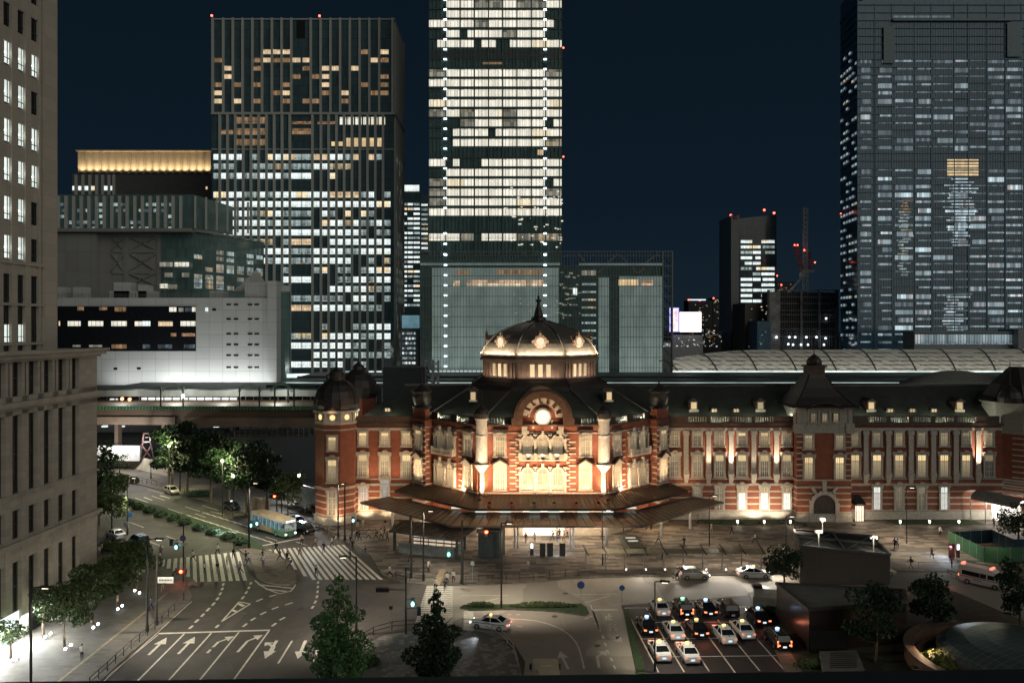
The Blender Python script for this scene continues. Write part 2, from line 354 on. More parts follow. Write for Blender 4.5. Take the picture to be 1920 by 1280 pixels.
# painted marks: one structure object for each kind of marking
def mark_beam(mb, a, b, w_, z=.022):
    a = G(*a); b = G(*b); d = (b - a); d.z = 0; n = Vector((-d.y, d.x, 0)).normalized() * w_ / 2
    mb.mesh([(a - n) + Vector((0, 0, z)), (b - n) + Vector((0, 0, z)), (b + n) + Vector((0, 0, z)), (a + n) + Vector((0, 0, z))], [(0, 1, 2, 3)])
def mark_poly(mb, pts, z=.022):
    pl = [G(*p) for p in pts]; a = sum(pl[i].x * pl[(i+1) % len(pl)].y - pl[(i+1) % len(pl)].x * pl[i].y for i in range(len(pl)))
    if a < 0: pl.reverse()
    mb.face([(p.x, p.y, z) for p in pl])
def cross(name, t0, t1, b0, b1, n, wf, clip=None):
    mb = MB()
    for i in range(n):
        k = i / (n - 1)
        T = G(t0[0] + (t1[0]-t0[0])*k, t0[1] + (t1[1]-t0[1])*k); B = G(b0[0] + (b1[0]-b0[0])*k, b0[1] + (b1[1]-b0[1])*k)
        if clip and i in clip: T = T.lerp(B, clip[i][0]); B = T.lerp(B, clip[i][1])
        d = (G(*t1) - G(*t0)) / (n - 1) * wf; d2 = (G(*b1) - G(*b0)) / (n - 1) * wf
        mb.face([(B.x, B.y, .022), (B.x + d2.x, B.y + d2.y, .022), (T.x + d.x, T.y + d.y, .022), (T.x, T.y, .022)])
    return struct(name, mb, M['paint'])
cross('crosswalk_marking', (303, 1049), (442, 1034.5), (295, 1093), (456, 1088), 13, .56, {0: (0, .30), 1: (0, .42), 2: (0, .55), 3: (0, .7), 4: (0, .8)})
cross('crosswalk_marking', (503, 1030), (640, 1021), (523, 1086.5), (711, 1086), 16, .55, {0: (0, .08), 1: (0, .2), 2: (.0, .45), 3: (0, .7), 4: (0, .9)})
mb = MB()
for i in range(23):
    y = 1099 + i * 3.9 + i * i * .006
    k = (y - 1098) / 90; xl = 800 - 28 * k; xr = 849 - (0 if y < 1112 else 0) * 1
    mark_poly(mb, [(xl, y), (xr, y), (xr, y + 2.3), (xl - .7, y + 2.3)])
struct('crosswalk_marking', mb, M['paint'])
mb = MB()
def dashes(pts, w_=.15):
    for i in range(0, len(pts) - 1, 2): mark_beam(mb, pts[i], pts[i+1], w_)
def c3(u, v): return (180 + u / 4.364, 1080 + v / 4.364)      # from an enlarged crop of the junction
mark_beam(mb, c3(510, 468), c3(1422, 440), .38)
for a, b in (((722, 470), (335, 860)), ((945, 462), (590, 855)), ((1168, 458), (845, 852)), ((1418, 442), (1125, 848)), ((1605, 527), (1490, 712))): mark_beam(mb, c3(*a), c3(*b), .2)
for a, b in (((0, 892), (505, 480)), ((60, 862), (783, 205)),): mark_beam(mb, c3(*a), c3(*b), .12)
dsh = [((762, 428), (792, 403)), ((810, 378), (838, 352)), ((860, 330), (885, 305)), ((905, 285), (930, 258)), ((950, 238), (973, 214)), ((985, 195), (1003, 172)), ((1010, 153), (1024, 132)), ((1028, 113), (1038, 92)), ((1038, 76), (1045, 56)),
       ((980, 420), (1005, 396)), ((1192, 186), (1212, 163)), ((1222, 144), (1236, 122)), ((1246, 104), (1256, 84)), ((1263, 66), (1270, 48)),
       ((1202, 412), (1235, 386)), ((1266, 362), (1305, 338)), ((1344, 314), (1392, 290)), ((1438, 270), (1492, 250)), ((1548, 234), (1610, 214)), ((1311, 205), (1364, 183)), ((1418, 166), (1476, 150)),
       ((1440, 408), (1474, 382)), ((1502, 358), (1547, 335)), ((1765, 264), (1780, 242)), ((1788, 222), (1800, 198)), ((1805, 178), (1810, 156)), ((1812, 136), (1814, 116)), ((1814, 97), (1816, 78)), ((1816, 60), (1818, 42))]
for a, b in dsh: mark_beam(mb, c3(*a), c3(*b), .3)
# hatched triangle and the hatched nose of the island
tri = [(1028, 370), (1172, 208), (1262, 226)]
for i in range(3): mark_beam(mb, c3(*tri[i]), c3(*tri[(i+1) % 3]), .2)
mark_beam(mb, c3(1165, 222), c3(1210, 244), .45); mark_beam(mb, c3(1115, 276), c3(1150, 290), .45)
nose = [(1300, 34), (1345, 72), (1405, 108), (1460, 128), (1505, 142), (1590, 122), (1615, 100), (1632, 66)]
for i in range(len(nose) - 1): mark_beam(mb, c3(*nose[i]), c3(*nose[i+1]), .2)
mark_beam(mb, c3(1330, 68), c3(1612, 98), .35); mark_beam(mb, c3(1390, 104), c3(1560, 124), .35)
# avenue lane marks
def c8(u, v): return (200 + u / 4.571, 880 + v / 4.571)
for a, b in (((190, 447), (320, 497)), ((358, 612), (486, 664)), ((514, 570), (665, 628)), ((245, 243), (355, 282)), ((385, 225), (497, 264)), ((348, 167), (480, 205)), ((525, 335), (650, 378)), ((605, 398), (697, 434)), ((672, 318), (798, 358)), ((757, 378), (850, 410)), ((890, 358), (1005, 386)), ((820, 308), (958, 350)), ((1180, 590), (1298, 638)), ((1362, 575), (1460, 608)), ((1620, 618), (1720, 650))):
    mark_beam(mb, c8(*a), c8(*b), .16)
mark_beam(mb, c8(1282, 662), c8(1690, 584), .4)
mark_beam(mb, c8(455, 222), c8(540, 244), .3); mark_beam(mb, c8(320, 238), c8(390, 262), .3); mark_beam(mb, c8(170, 258), c8(240, 280), .3)
def zig(a, b, n, w_):
    a = Vector(c8(*a)); b = Vector(c8(*b))
    for i in range(n):
        p = a.lerp(b, i / n); q = a.lerp(b, (i + .55) / n); r_ = a.lerp(b, (i + 1) / n); off = Vector((3, -1.2))
        mark_beam(mb, p, q + off * .4, w_); mark_beam(mb, q + off * .4, r_, w_)
zig((672, 388), (1420, 628), 13, .28); zig((820, 368), (1215, 490), 7, .25)
# arrows of the approach lanes
ZA = [.024]
def arrow(tail, tip, kind='straight', w_=.3):
    A = G(*tail); B = G(*tip); d = B - A; L = d.length; d.normalize(); n = Vector((d.y, -d.x, 0)); H = min(2.3, L * .4)
    def q(*p):
        ZA[0] += .0004; mb.face([((A + d * x + n * y).x, (A + d * x + n * y).y, ZA[0]) for x, y in p])
    if kind == 'straight':
        q((0, -w_/2), (0, w_/2), (L - H, w_/2), (L - H, -w_/2)); q((L - H, -.65), (L - H, .65), (L, 0))
    elif kind == 'right':
        q((0, -w_/2), (0, w_/2), (L*.62, w_/2), (L*.62, -w_/2)); q((L*.62, -w_/2), (L*.62, w_/2), (L*.8, .8), (L*.85, .55)); q((L*.68, 1.0), (L*.98, 1.15), (L*.93, .1))
    elif kind == 'left':
        q((0, -w_/2), (0, w_/2), (L*.62, w_/2), (L*.62, -w_/2)); q((L*.62, -w_/2), (L*.62, w_/2), (L*.85, -.55), (L*.8, -.8)); q((L*.68, -1.0), (L*.93, -.1), (L*.98, -1.15))
for t_, h_, k_ in (((430, 643), (580, 500), 'straight'), ((672, 635), (810, 494), 'straight'), ((910, 627), (1052, 486), 'right'), ((1158, 620), (1288, 476), 'right')): arrow(c3(*t_), c3(*h_), k_)
arrow(c3(1480, 525), c3(1382, 674), 'straight', .35); arrow(c3(1715, 525), c3(1650, 676), 'straight', .35)
arrow(c3(1420, 640), c3(1470, 535), 'left', .5); arrow(c3(1790, 700), c3(1830, 540), 'right', .4)
def c4(u, v): return (860 + u / 3.556, 960 + v / 3.556)
arrow(c4(730, 1045), c4(675, 925), 'straight', .3); arrow(c4(937, 1038), c4(915, 920), 'right', .3)
# exit lane: outline curve, stop line, dashes
cur = [(350, 712), (430, 714), (520, 724), (600, 744), (680, 776), (740, 818), (785, 870), (810, 930), (825, 990), (836, 1043)]
for i in range(len(cur) - 1): mark_beam(mb, c4(*cur[i]), c4(*cur[i+1]), .2)
for a, b in (((325, 682), (350, 682)), ((385, 682), (410, 682)), ((388, 760), (425, 762)), ((160, 682), (270, 676)), ((240, 712), (350, 712))): mark_beam(mb, c4(*a), c4(*b), .2)
mark_beam(mb, c4(893, 651), c4(1060, 649), .5); mark_beam(mb, c4(66, 655), c4(66, 790), 1.2)
for a, b in (((0, 556), (325, 553)), ((60, 622), (270, 572)), ((770, 548), (1055, 544)), ((840, 602), (1010, 556)), ((880, 620), (945, 795)), ((840, 712), (890, 690)), ((845, 612), (880, 620)), ((905, 740), (930, 752))): mark_beam(mb, c4(*a), c4(*b), .18)
for a, b in (((957, 822), (967, 842)), ((972, 868), (984, 892)), ((990, 916), (1000, 942)), ((1012, 968), (1024, 992)), ((1034, 1020), (1046, 1046)), ((893, 655), (942, 780))): mark_beam(mb, c4(*a), c4(*b), .22)
# the three painted characters of the stop sign on the road: strokes
for a, b in (((980, 716), (1030, 716)), ((1003, 675), (1005, 716)), ((984, 690), (986, 716)), ((1006, 694), (1026, 694)),
             ((1000, 752), (1045, 748)), ((1003, 766), (1048, 762)), ((1022, 740), (1032, 786)), ((1032, 786), (1010, 788)), ((1010, 788), (1012, 776)), ((1012, 776), (1056, 786)),
             ((1052, 818), (1062, 866)), ((1034, 836), (1062, 828)), ((1062, 828), (1042, 856)), ((1062, 836), (1075, 826)), ((1075, 826), (1082, 862)), ((1082, 862), (1094, 858))):
    mark_beam(mb, c4(*a), c4(*b), .26)
# taxi pool bays
def c7(u, v): return (1160 + u / 5.333, 1110 + v / 5.333)
for a, b in (((65, 157), (400, 800)), ((65, 157), (345, 155)), ((500, 152), (1300, 145)), ((1300, 145), (1340, 190)), ((150, 302), (1290, 296)), ((235, 466), (1490, 454)), ((540, 645), (1750, 632)), ((1640, 500), (1905, 775)),
             ((305, 210), (655, 797)), ((530, 232), (905, 790)), ((755, 248), (1195, 845)), ((990, 275), (1410, 785)), ((1190, 250), (1660, 780)), ((272, 155), (292, 180))):
    mark_beam(mb, c7(*a), c7(*b), .15, .034)
struct('lane_marking', mb, M['paint'])
mb = MB()
mark_beam(mb, (103, 1285), (276, 1146), .3, .16); mark_beam(mb, (276, 1146), (313, 1113), .3, .16)
mark_beam(mb, (818, 1098), (830, 1068), .9, .14)
struct('tactile_path', mb, M['tactile'])

# ------------------------------------------------------------------ the brick station
AX = 5.1
def brick_mat():
    m, t, b = base_mat('station_brick'); p = pos(t); s = _n(t, 'ShaderNodeSeparateXYZ'); link(t, p, s.inputs[0])
    c = ramp(t, noise(t, p, 1.1, 5, .65), (.3, (.165, .051, .029)), (.7, (.26, .086, .047)))
    # courses
    u = ma(t, 'FRACT', ma(t, 'DIVIDE', s.outputs[2], .30)); c = mix(t, c, (.17, .04, .022), ma(t, 'MULTIPLY', ma(t, 'LESS_THAN', u, .25), .5))
    # white stone bands of the ground storey
    v = ma(t, 'FRACT', ma(t, 'DIVIDE', ma(t, 'SUBTRACT', s.outputs[2], 1.65), 1.13)); f = ma(t, 'MULTIPLY', ma(t, 'LESS_THAN', v, .24), ma(t, 'LESS_THAN', s.outputs[2], 6.6))
    base = ma(t, 'LESS_THAN', s.outputs[2], 1.62)
    st = ramp(t, noise(t, p, 2.5, 4), (.3, (.34, .30, .24)), (.7, (.46, .41, .34)))
    c = mix(t, c, st, ma(t, 'MAXIMUM', f, base)); link(t, c, b.inputs['Base Color']); b.inputs['Roughness'].default_value = .85
    bn = _n(t, 'ShaderNodeBump'); bn.inputs['Strength'].default_value = .4; bn.inputs['Distance'].default_value = .05; link(t, u, bn.inputs['Height']); link(t, bn.outputs[0], b.inputs['Normal'])
    return m
M['brick'] = brick_mat()
M['stone'] = plain('station_stone', (.42, .39, .34), .8, var=.18, sc=2.2, fine=6)
M['stone_grey'] = plain('grey_stone', (.30, .29, .26), .8, var=.15, sc=2.2, fine=5)
M['bronze'] = plain('dark_cornice', (.060, .036, .026), .6, var=.3)
def slate_mat(name, col, ch=.35):
    m, t, b = base_mat(name); p = pos(t); s = _n(t, 'ShaderNodeSeparateXYZ'); link(t, p, s.inputs[0])
    c = ramp(t, noise(t, p, .8, 5), (.3, k3(col, .75)), (.7, k3(col, 1.25)))
    u = ma(t, 'FRACT', ma(t, 'DIVIDE', s.outputs[2], ch)); c = mix(t, c, k3(col, .5), ma(t, 'MULTIPLY', ma(t, 'LESS_THAN', u, .2), .6))
    link(t, c, b.inputs['Base Color']); b.inputs['Roughness'].default_value = .55; return m
M['slate'] = slate_mat('roof_slate', (.037, .041, .034))
M['copper'] = plain('dome_metal', (.17, .155, .13), .42, .45, var=.25, sc=1.5)
M['copper_dark'] = plain('dark_roof_metal', (.040, .033, .030), .5, .3, var=.3)
M['drum'] = plain('drum_metal', (.22, .155, .115), .5, .25, var=.15, sc=1)
M['sash'] = plain('white_sash', (.62, .58, .50), .6)
M['lead'] = plain('window_head_lead', (.035, .028, .026), .6)
WP = {}
def pane_mat(name, c_lo, c_hi, st):
    "net curtains lit from a ceiling lamp: folds across, brighter at the head"
    m, t, b = base_mat(name); g = _n(t, 'ShaderNodeTexCoord'); s = _n(t, 'ShaderNodeSeparateXYZ'); link(t, g.outputs['Object'], s.inputs[0])
    oi = _n(t, 'ShaderNodeObjectInfo')
    w_ = _n(t, 'ShaderNodeTexWave'); w_.inputs['Scale'].default_value = 1.6; w_.inputs['Distortion'].default_value = 1.5; link(t, g.outputs['Object'], w_.inputs[0])
    c = mix(t, c_lo, c_hi, w_.outputs[1]); c = mix(t, c, k3(c_lo, .25), ma(t, 'MULTIPLY', noise(t, objc(t, (1, 1, .6)), 1.7, 3), .3))
    link(t, c, b.inputs['Emission Color']); gz = ma(t, 'MINIMUM', ma(t, 'MULTIPLY_ADD', s.outputs[2], .28, .38), 1.0) if st < .9 else 1.0
    link(t, ma(t, 'MULTIPLY', ma(t, 'MULTIPLY', ma(t, 'MULTIPLY_ADD', oi.outputs['Random'], .7, .6), st), gz), b.inputs['Emission Strength'])
    b.inputs['Base Color'].default_value = (.14, .125, .095, 1); b.inputs['Roughness'].default_value = .25; m.cycles.emission_sampling = 'NONE'; return m
WP['cur'] = pane_mat('curtained_pane', (.40, .30, .16), (.62, .49, .29), .80)
WP['curdim'] = pane_mat('dim_curtained_pane', (.20, .17, .12), (.32, .27, .19), .65)
WP['curwarm'] = pane_mat('warm_curtained_pane', (.75, .50, .24), (.95, .70, .38), .85)
WP['white'] = pane_mat('bright_white_pane', (.95, 1.0, .92), (1.0, 1.0, .95), 1.15)
WP['blue'] = pane_mat('pale_blue_pane', (.30, .38, .45), (.5, .6, .7), .7)
WP['head'] = pane_mat('lit_head_pane', (.95, .66, .30), (1.0, .75, .38), 1.0)
WP['headdim'] = pane_mat('dim_head_pane', (.40, .30, .16), (.5, .38, .22), .6)
WP['arch'] = pane_mat('arched_pane', (.42, .33, .19), (.62, .5, .3), .62)
WP['dark'] = pane_mat('dark_pane', (.03, .03, .03), (.05, .05, .05), .3)
def wframe(kind):
    "surround, hood, sill and glazing bars in local coordinates: x across, -y out of the wall, z up from the sill"
    fr = MB(); sa = MB(); lo = MB(); hi = MB()
    if kind == 'w3': W, H, hz = 1.95, 2.65, 1.75
    elif kind == 'w3c': W, H, hz = 2.2, 3.45, 2.5
    elif kind == 'w2': W, H, hz = 2.1, 4.15, 2.75
    elif kind == 'w2c': W, H, hz = 2.25, 3.9, 2.7
    elif kind == 'w1': W, H, hz = 1.85, 4.3, 2.9
    elif kind == 'dr': W, H, hz = .9, 1.15, .7
    elif kind == 'sm': W, H, hz = 1.0, 1.45, .95
    e = .30 if W > 1.5 else .13; a = W / 2
    fr.box(-a, -a + e, -.22, 0, 0, H); fr.box(a - e, a, -.22, 0, 0, H); fr.box(-a, a, -.222, 0, H - e, H + .002); fr.box(-a - .12, a + .12, -.30, 0, -.22, -.002)
    if kind in ('w2', 'w1'):
        fr.box(-a - .18, a + .18, -.42, 0, H + .10, H + .30); fr.mesh([(-.55, -.40, H+.3), (.55, -.40, H+.3), (.3, -.40, H+.6), (-.3, -.40, H+.6), (-.55, 0, H+.3), (.55, 0, H+.3), (.3, 0, H+.6), (-.3, 0, H+.6)], [(0,1,2,3),(1,5,6,2),(3,2,6,7),(4,0,3,7)])
        fr.box(-a - .16, -a + .1, -.30, 0, H - .45, H + .1); fr.box(a - .1, a + .16, -.30, 0, H - .45, H + .1)
    if kind == 'w2c':
        z = H + .25
        fr.mesh([(-a-.15, -.5, z), (a+.15, -.5, z), (0, -.5, z+.75), (-a-.15, 0, z), (a+.15, 0, z), (0, 0, z+.75)], [(0,1,2),(0,3,4,1)]); 
        for sx in (-1, 1): fr.beam((sx*(a+.35), -.35, z), (0, -.35, z+.95), .8, .22, 1, up=(0, 0, 1))
        fr.box(-a + .05, a - .05, -.25, 0, H, z)
    if kind == 'w3c':
        fr.box(-a, a, -.3, 0, H + .1, H + .3); fr.box(-a-.2, a+.2, -.45, 0, H + .55, H + .95, 1); fr.mesh([(-.7, -.42, H+.3), (.7, -.42, H+.3), (0, -.42, H+.62)], [(0,1,2)])
    if kind == 'w3': fr.box(-a - .1, a + .1, -.28, 0, H, H + .14)
    i = a - e; zt = H - e
    sa.box(-.05, .05, -.12, -.06, .0, zt); sa.box(-i, i, -.125, -.055, hz, hz + .1)
    if W > 1.5:
        for zz in (hz * .33, hz * .66): sa.box(-i, i, -.10, -.07, zz, zz + .05)
        for xx in (-i / 2, i / 2): sa.box(xx - .025, xx + .025, -.10, -.07, 0, zt)
        sa.box(-i, -i + .07, -.12, -.06, 0, zt); sa.box(i - .07, i, -.12, -.06, 0, zt)
    lo.box(-i, i, -.05, -.01, 0, hz); hi.box(-i, i, -.05, -.01, hz, zt)
    return (fr.data('window_surround', [M['stone'], M['lead']]), sa.data('sash', [M['sash']]), lo, hi)
WF = {}
def window(parent, kind, x, y, z, rz=0.0, lo='cur', hi='head'):
    if kind not in WF: WF[kind] = wframe(kind)
    fr, sa, lm, hm = WF[kind]
    for key, q in ((('lo', kind, lo), lm), (('hi', kind, hi), hm)):
        if key not in WF: WF[key] = q.data('pane', [WP[key[2]]])
    off = wl(parent)
    w_ = inst(fr, 'window', parent, Vector((x, y, z)) - off, rz)
    inst(sa, 'sash', w_, (0, 0, 0)); inst(WF[('lo', kind, lo)], 'pane', w_, (0, 0, 0)); inst(WF[('hi', kind, hi)], 'pane', w_, (0, 0, 0))
    return w_
st = thing('station_building', 'long red brick station with a big dome, stone bands and slate roofs', 'station', (AX, 143, 0))
YW = 144.0
# wings
def wing(x0, x1, hip_left=False):
    mb = MB(); mb.box(x0, x1, YW, 164, 0, 17.0); mb.box(x0, x1, YW - .35, 164.2, 17.0, 17.5, 1); mb.box(x0, x1, YW - .16, YW, 0, 1.6, 2); mb.box(x0, x1, YW - .12, YW, 6.35, 6.65, 2); mb.box(x0, x1, YW - .14, YW, 16.15, 16.6, 2); mb.box(x0, x1, YW - .08, YW, 7.35, 7.5, 2)
    mb.build('wall', [M['brick'], M['bronze'], M['stone']], st)
wing(XY(660, 143.5), AX - 22.7); wing(AX + 22.7, 92)
def roof_block(x0, x1, hipL, hipR):
    ye, yr, yb, z0, z1 = YW + 1.2, 153.5, 163, 17.5, 23.4
    a, b = (x0 + 8 if hipL else x0), (x1 - 8 if hipR else x1)
    mb = MB(); yb2 = 163.0
    vs_ = [(x0, ye, z0), (x1, ye, z0), (b, yr, z1), (a, yr, z1), (b, yr + 2, z1), (a, yr + 2, z1), (x1, yb2, z0), (x0, yb2, z0)]
    mb.mesh(vs_, [(0, 1, 2, 3), (3, 2, 4, 5), (5, 4, 6, 7), (0, 3, 5, 7), (1, 6, 4, 2)])
    mb.box(a, b, yr - .2, yr + 2.2, z1 - .05, z1 + .22, 1)
    r_ = mb.build('roof', [M['slate'], M['copper_dark']], st); return r_
rfL = roof_block(XY(664, 145), AX - 9, True, False); rfR = roof_block(AX + 9, 92, False, False)
# parapet with balusters in each bay
ba_me = {}
def balustrade(xc, y, z, L, h=1.15, rz=0, n=None):
    n = n or max(3, int(L / .42)); key = (round(L, 2), n)
    if key not in ba_me:
        mb = MB(); mb.box(-L/2, L/2, -.12, .12, 0, .14, 1); mb.box(-L/2, L/2, -.14, .14, h - .16, h, 1)
        for i in range(n):
            x = -L/2 + L * (i + .5) / n; mb.lathe(x, 0, [(.06, .14), (.13, .35), (.07, .7), (.11, h - .16)], 6)
        ba_me[key] = mb.data('balustrade', [M['stone'], M['bronze']])
    inst(ba_me[key], 'balustrade', st, Vector((xc, y, z)) - wl(st), rz)
def parapet(x0, x1, y, z0=17.5, h=1.25, bays=(), L=3.4):
    "solid pieces between open balustraded bays"
    mb = MB(); cur_ = x0
    for c in sorted(bays):
        a, b = c - L/2, c + L/2
        mb.box(cur_, a, y - .18, y + .18, z0, z0 + h); mb.build('parapet', [M['bronze']], st); mb = MB(); balustrade(c, y, z0, L, h - .02); cur_ = b
    mb.box(cur_, x1, y - .18, y + .18, z0, z0 + h); mb.build('parapet', [M['bronze']], st)
BX = [XY(p, YW) for p in (1307, 1349, 1391, 1433)]; BX2 = [XY(p, YW) for p in (1644, 1685.5, 1728, 1770, 1811)]
parapet(AX + 22.7, XY(1495, YW), YW - .1, bays=BX); parapet(XY(1596, YW), XY(1872, YW), YW - .1, bays=BX2)
parapet(XY(664, YW), AX - 22.7, YW - .1)
# wing windows
for i, px in enumerate((1265, 1307, 1349, 1391, 1433, 1475, 1603, 1644, 1685.5, 1728, 1770, 1811, 1854)):
    x = XY(px, YW)
    window(st, 'w3', x, YW, 13.35, 0, {4: 'curwarm'}.get(i, 'curdim' if i % 2 else 'cur'), 'headdim' if i not in (3, 4) else 'head')
    window(st, 'w2', x, YW, 7.85, 0, 'dark' if i == 12 else 'cur' if i > 5 else 'curdim', 'head' if i > 1 and i != 12 else 'headdim')
    if i == 6 or i >= 11: continue
    if i == 0: continue
    window(st, 'w1', x, YW, 1.95, 0, {1: 'curdim', 3: 'white', 4: 'white', 5: 'white', 7: 'white', 10: 'white'}.get(i, 'curdim'), {7: 'white', 10: 'white'}.get(i, 'headdim' if i < 7 else 'curdim'))
for i, px in enumerate((680.5, 721.5, 762)):
    x = XY(px, YW); window(st, 'w3', x, YW, 13.35, 0, 'curwarm', 'head'); window(st, 'w2', x, YW, 7.85, 0, 'cur', 'head')
window(st, 'w1', XY(681.5, YW), YW, 1.95, 0, 'blue', 'blue'); window(st, 'w1', XY(722, YW), YW, 3.2, 0, 'blue', 'blue')
# giant stone pilasters on brackets
pm = MB(); pm.box(-.42, .42, -.35, 0, 8.9, 15.4); pm.box(-.55, .55, -.5, 0, 15.4, 16.1); pm.box(-.48, .48, -.42, 0, 8.4, 8.9)
pm.mesh([(-.55, -.7, 8.4), (.55, -.7, 8.4), (.55, 0, 8.4), (-.55, 0, 8.4), (-.3, -.25, 6.7), (.3, -.25, 6.7), (.3, 0, 6.7), (-.3, 0, 6.7)], [(0,1,2,3),(4,5,1,0),(5,6,2,1),(6,7,3,2),(7,4,0,3),(7,6,5,4)])
pm = pm.data('pilaster', [M['stone']])
PIL = [1286, 1328, 1370, 1412.5, 1455, 1622.5, 1665, 1707, 1749, 1791.5, 1833]
for px in PIL: inst(pm, 'pilaster', st, Vector((XY(px, YW), YW, 0)) - wl(st))
# dormers
def dormer(px, py, big, lit):
    k = .9 if big else .9; z = ZY(py, 147.0) - .5; y = YW + 1.2 + (z - 17.5) * (9.3 - 1.0) / 5.9
    x = XY(px, y); mb = MB()
    if big:
        mb.box(x - .75, x + .75, y - .6, y + 2.5, z - .5, z + 1.35, 0); mb.box(x - .9, x + .9, y - .75, y - .5, z - .55, z - .1, 1)
        mb.mesh([(x-1.05, y-.9, z+1.35), (x+1.05, y-.9, z+1.35), (x, y-.9, z+2.0), (x-1.05, y+3, z+1.35), (x+1.05, y+3, z+1.35), (x, y+3, z+2.0)], [(0,1,2),(3,5,4),(0,2,5,3),(1,4,5,2),(0,3,4,1)], 2)
    else:
        mb.mesh([(x-.9, y-.3, z-.45), (x+.9, y-.3, z-.45), (x+.55, y-.3, z+.45), (x-.55, y-.3, z+.45), (x-.9, y+2, z-.45), (x+.9, y+2, z-.45), (x+.55, y+2, z+.45), (x-.55, y+2, z+.45)], [(0,1,2,3),(1,5,6,2),(3,2,6,7),(4,0,3,7)], 2)
        mb.box(x - .95, x + .95, y - .45, y - .3, z - .6, z - .42, 1)
    d = mb.build('dormer', [M['bronze'], M['stone'], M['copper_dark']], st)
    mb = MB()
    if big: mb.box(x - .5, x + .5, y - .64, y - .6, z, z + 1.25)
    else: mb.box(x - .42, x - .06, y - .34, y - .3, z - .3, z + .3); mb.box(x + .06, x + .42, y - .34, y - .3, z - .3, z + .3)
    mb.build('pane', [WP['curwarm'] if lit else WP['cur']], d)
for px, py, bg_, lt in ((1299.5, 762, 1, 1), (1424, 762, 1, 0), (1631, 762, 1, 1), (1796, 762, 1, 1), (1338.5, 765, 0, 1), (1379.5, 765, 0, 1), (1668, 765, 0, 1), (1709, 765, 0, 1), (1750, 765, 0, 1), (727, 764, 0, 1)): dormer(px, py, bg_, lt)
# central block
def Hp(h, sgn): return AX + sgn * h
blk = [(10.9, 133), (19.15, 141.25), (20.3, 140.1), (22.8, 142.6), (22.8, 160), ]
poly = [(Hp(h, -1), y) for h, y in blk] + [(Hp(h, 1), y) for h, y in reversed(blk)]
mb = MB(); mb.prism(poly, 0, 18.3, 0); mb.build('wall', [M['brick']], st)
def along(pts, off, z0, z1, m, mb, proud=.25, miter=True):
    "a moulding run along the wall line pts (list of (x,y)), sticking out by proud towards the camera side"
    n = len(pts); offp = []
    for i in range(n):
        d = Vector((0, 0))
        for a, b in ((i - 1, i), (i, i + 1)):
            if a < 0 or b >= n: continue
            e = Vector(pts[b]) - Vector(pts[a]); e.normalize(); q = Vector((e.y, -e.x)); d += q
        d.normalize()
        e = (Vector(pts[min(i+1, n-1)]) - Vector(pts[max(i-1, 0)]) if 0 < i < n-1 else (Vector(pts[1]) - Vector(pts[0]) if i == 0 else Vector(pts[-1]) - Vector(pts[-2]))).normalized()
        offp.append(Vector(pts[i]) + d * proud)
    for i in range(n - 1):
        a, b, c, d_ = Vector(pts[i]), Vector(pts[i+1]), offp[i+1], offp[i]
        mb.mesh([(a.x,a.y,z0),(b.x,b.y,z0),(c.x,c.y,z0),(d_.x,d_.y,z0),(a.x,a.y,z1),(b.x,b.y,z1),(c.x,c.y,z1),(d_.x,d_.y,z1)], [(0,1,2,3),(7,6,5,4),(3,2,6,7),(0,3,7,4),(1,5,6,2)], m)
front = [(Hp(h, -1), y) for h, y in reversed(blk[:4])] + [(Hp(h, 1), y) for h, y in blk[:4]]
mb = MB(); along(front, 0, 18.3, 18.6, 1, mb, .55); along(front, 0, 17.1, 17.25, 0, mb, .14); along(front, 0, 7.1, 7.3, 0, mb, .16); along(front, 0, 6.2, 6.45, 0, mb, .14)
mb.build('cornice', [M['stone'], M['bronze']], st)
# parapet pieces of the block
mb = MB()
def wallseg(a, b, z0, z1, th, m=0):
    mb.beam((a[0], a[1], (z0 + z1) / 2), (b[0], b[1], (z0 + z1) / 2), th, z1 - z0, m)
for sg in (-1, 1):
    for a, b in (((10.9, 133.15), (9.2, 133.15)), ((6.4, 133.15), (4.9, 133.15)), ((10.9, 133.15), (12.2, 134.45)), ((14.4, 136.65), (15.6, 137.85)), ((18.0, 140.25), (19.15, 141.4))):
        wallseg((Hp(a[0], sg), a[1]), (Hp(b[0], sg), b[1]), 18.6, 19.8, .36); mb.build('parapet', [M['bronze'], M['brick']], st); mb = MB()
    # pavilion attic
    at = [(Hp(19.6, sg), 141.0), (Hp(20.3, sg), 140.2), (Hp(22.75, sg), 142.6), (Hp(22.75, sg), 146), (Hp(20.2, sg), 146)]
    mb.prism(at, 18.3, 20.3, 1); mb.build('attic', [M['bronze'], M['brick']], st); mb = MB()
for sg in (-1, 1):
    balustrade(Hp(7.8, sg), 133.15, 18.6, 2.8, 1.15)
    for h in (13.3, 16.8): balustrade(Hp(h, sg), 133.15 + h - 10.9, 18.6, 2.9, 1.15, rz=sg * R(45))
# onion turrets on the pavilions
for sg in (-1, 1):
    x, y = Hp(21.2, sg), 143.2
    mb = MB(); mb.lathe(x, y, [(1.75, 20.3), (1.75, 20.6), (1.35, 20.7), (1.6, 21.4), (1.75, 22.2), (1.55, 22.9), (1.9, 23.1), (1.9, 23.3), (.9, 24.1), (.25, 24.5), (.08, 24.9), (.05, 27.0)], 14)
    mb.build('turret', [M['copper_dark']], st, smooth=False)
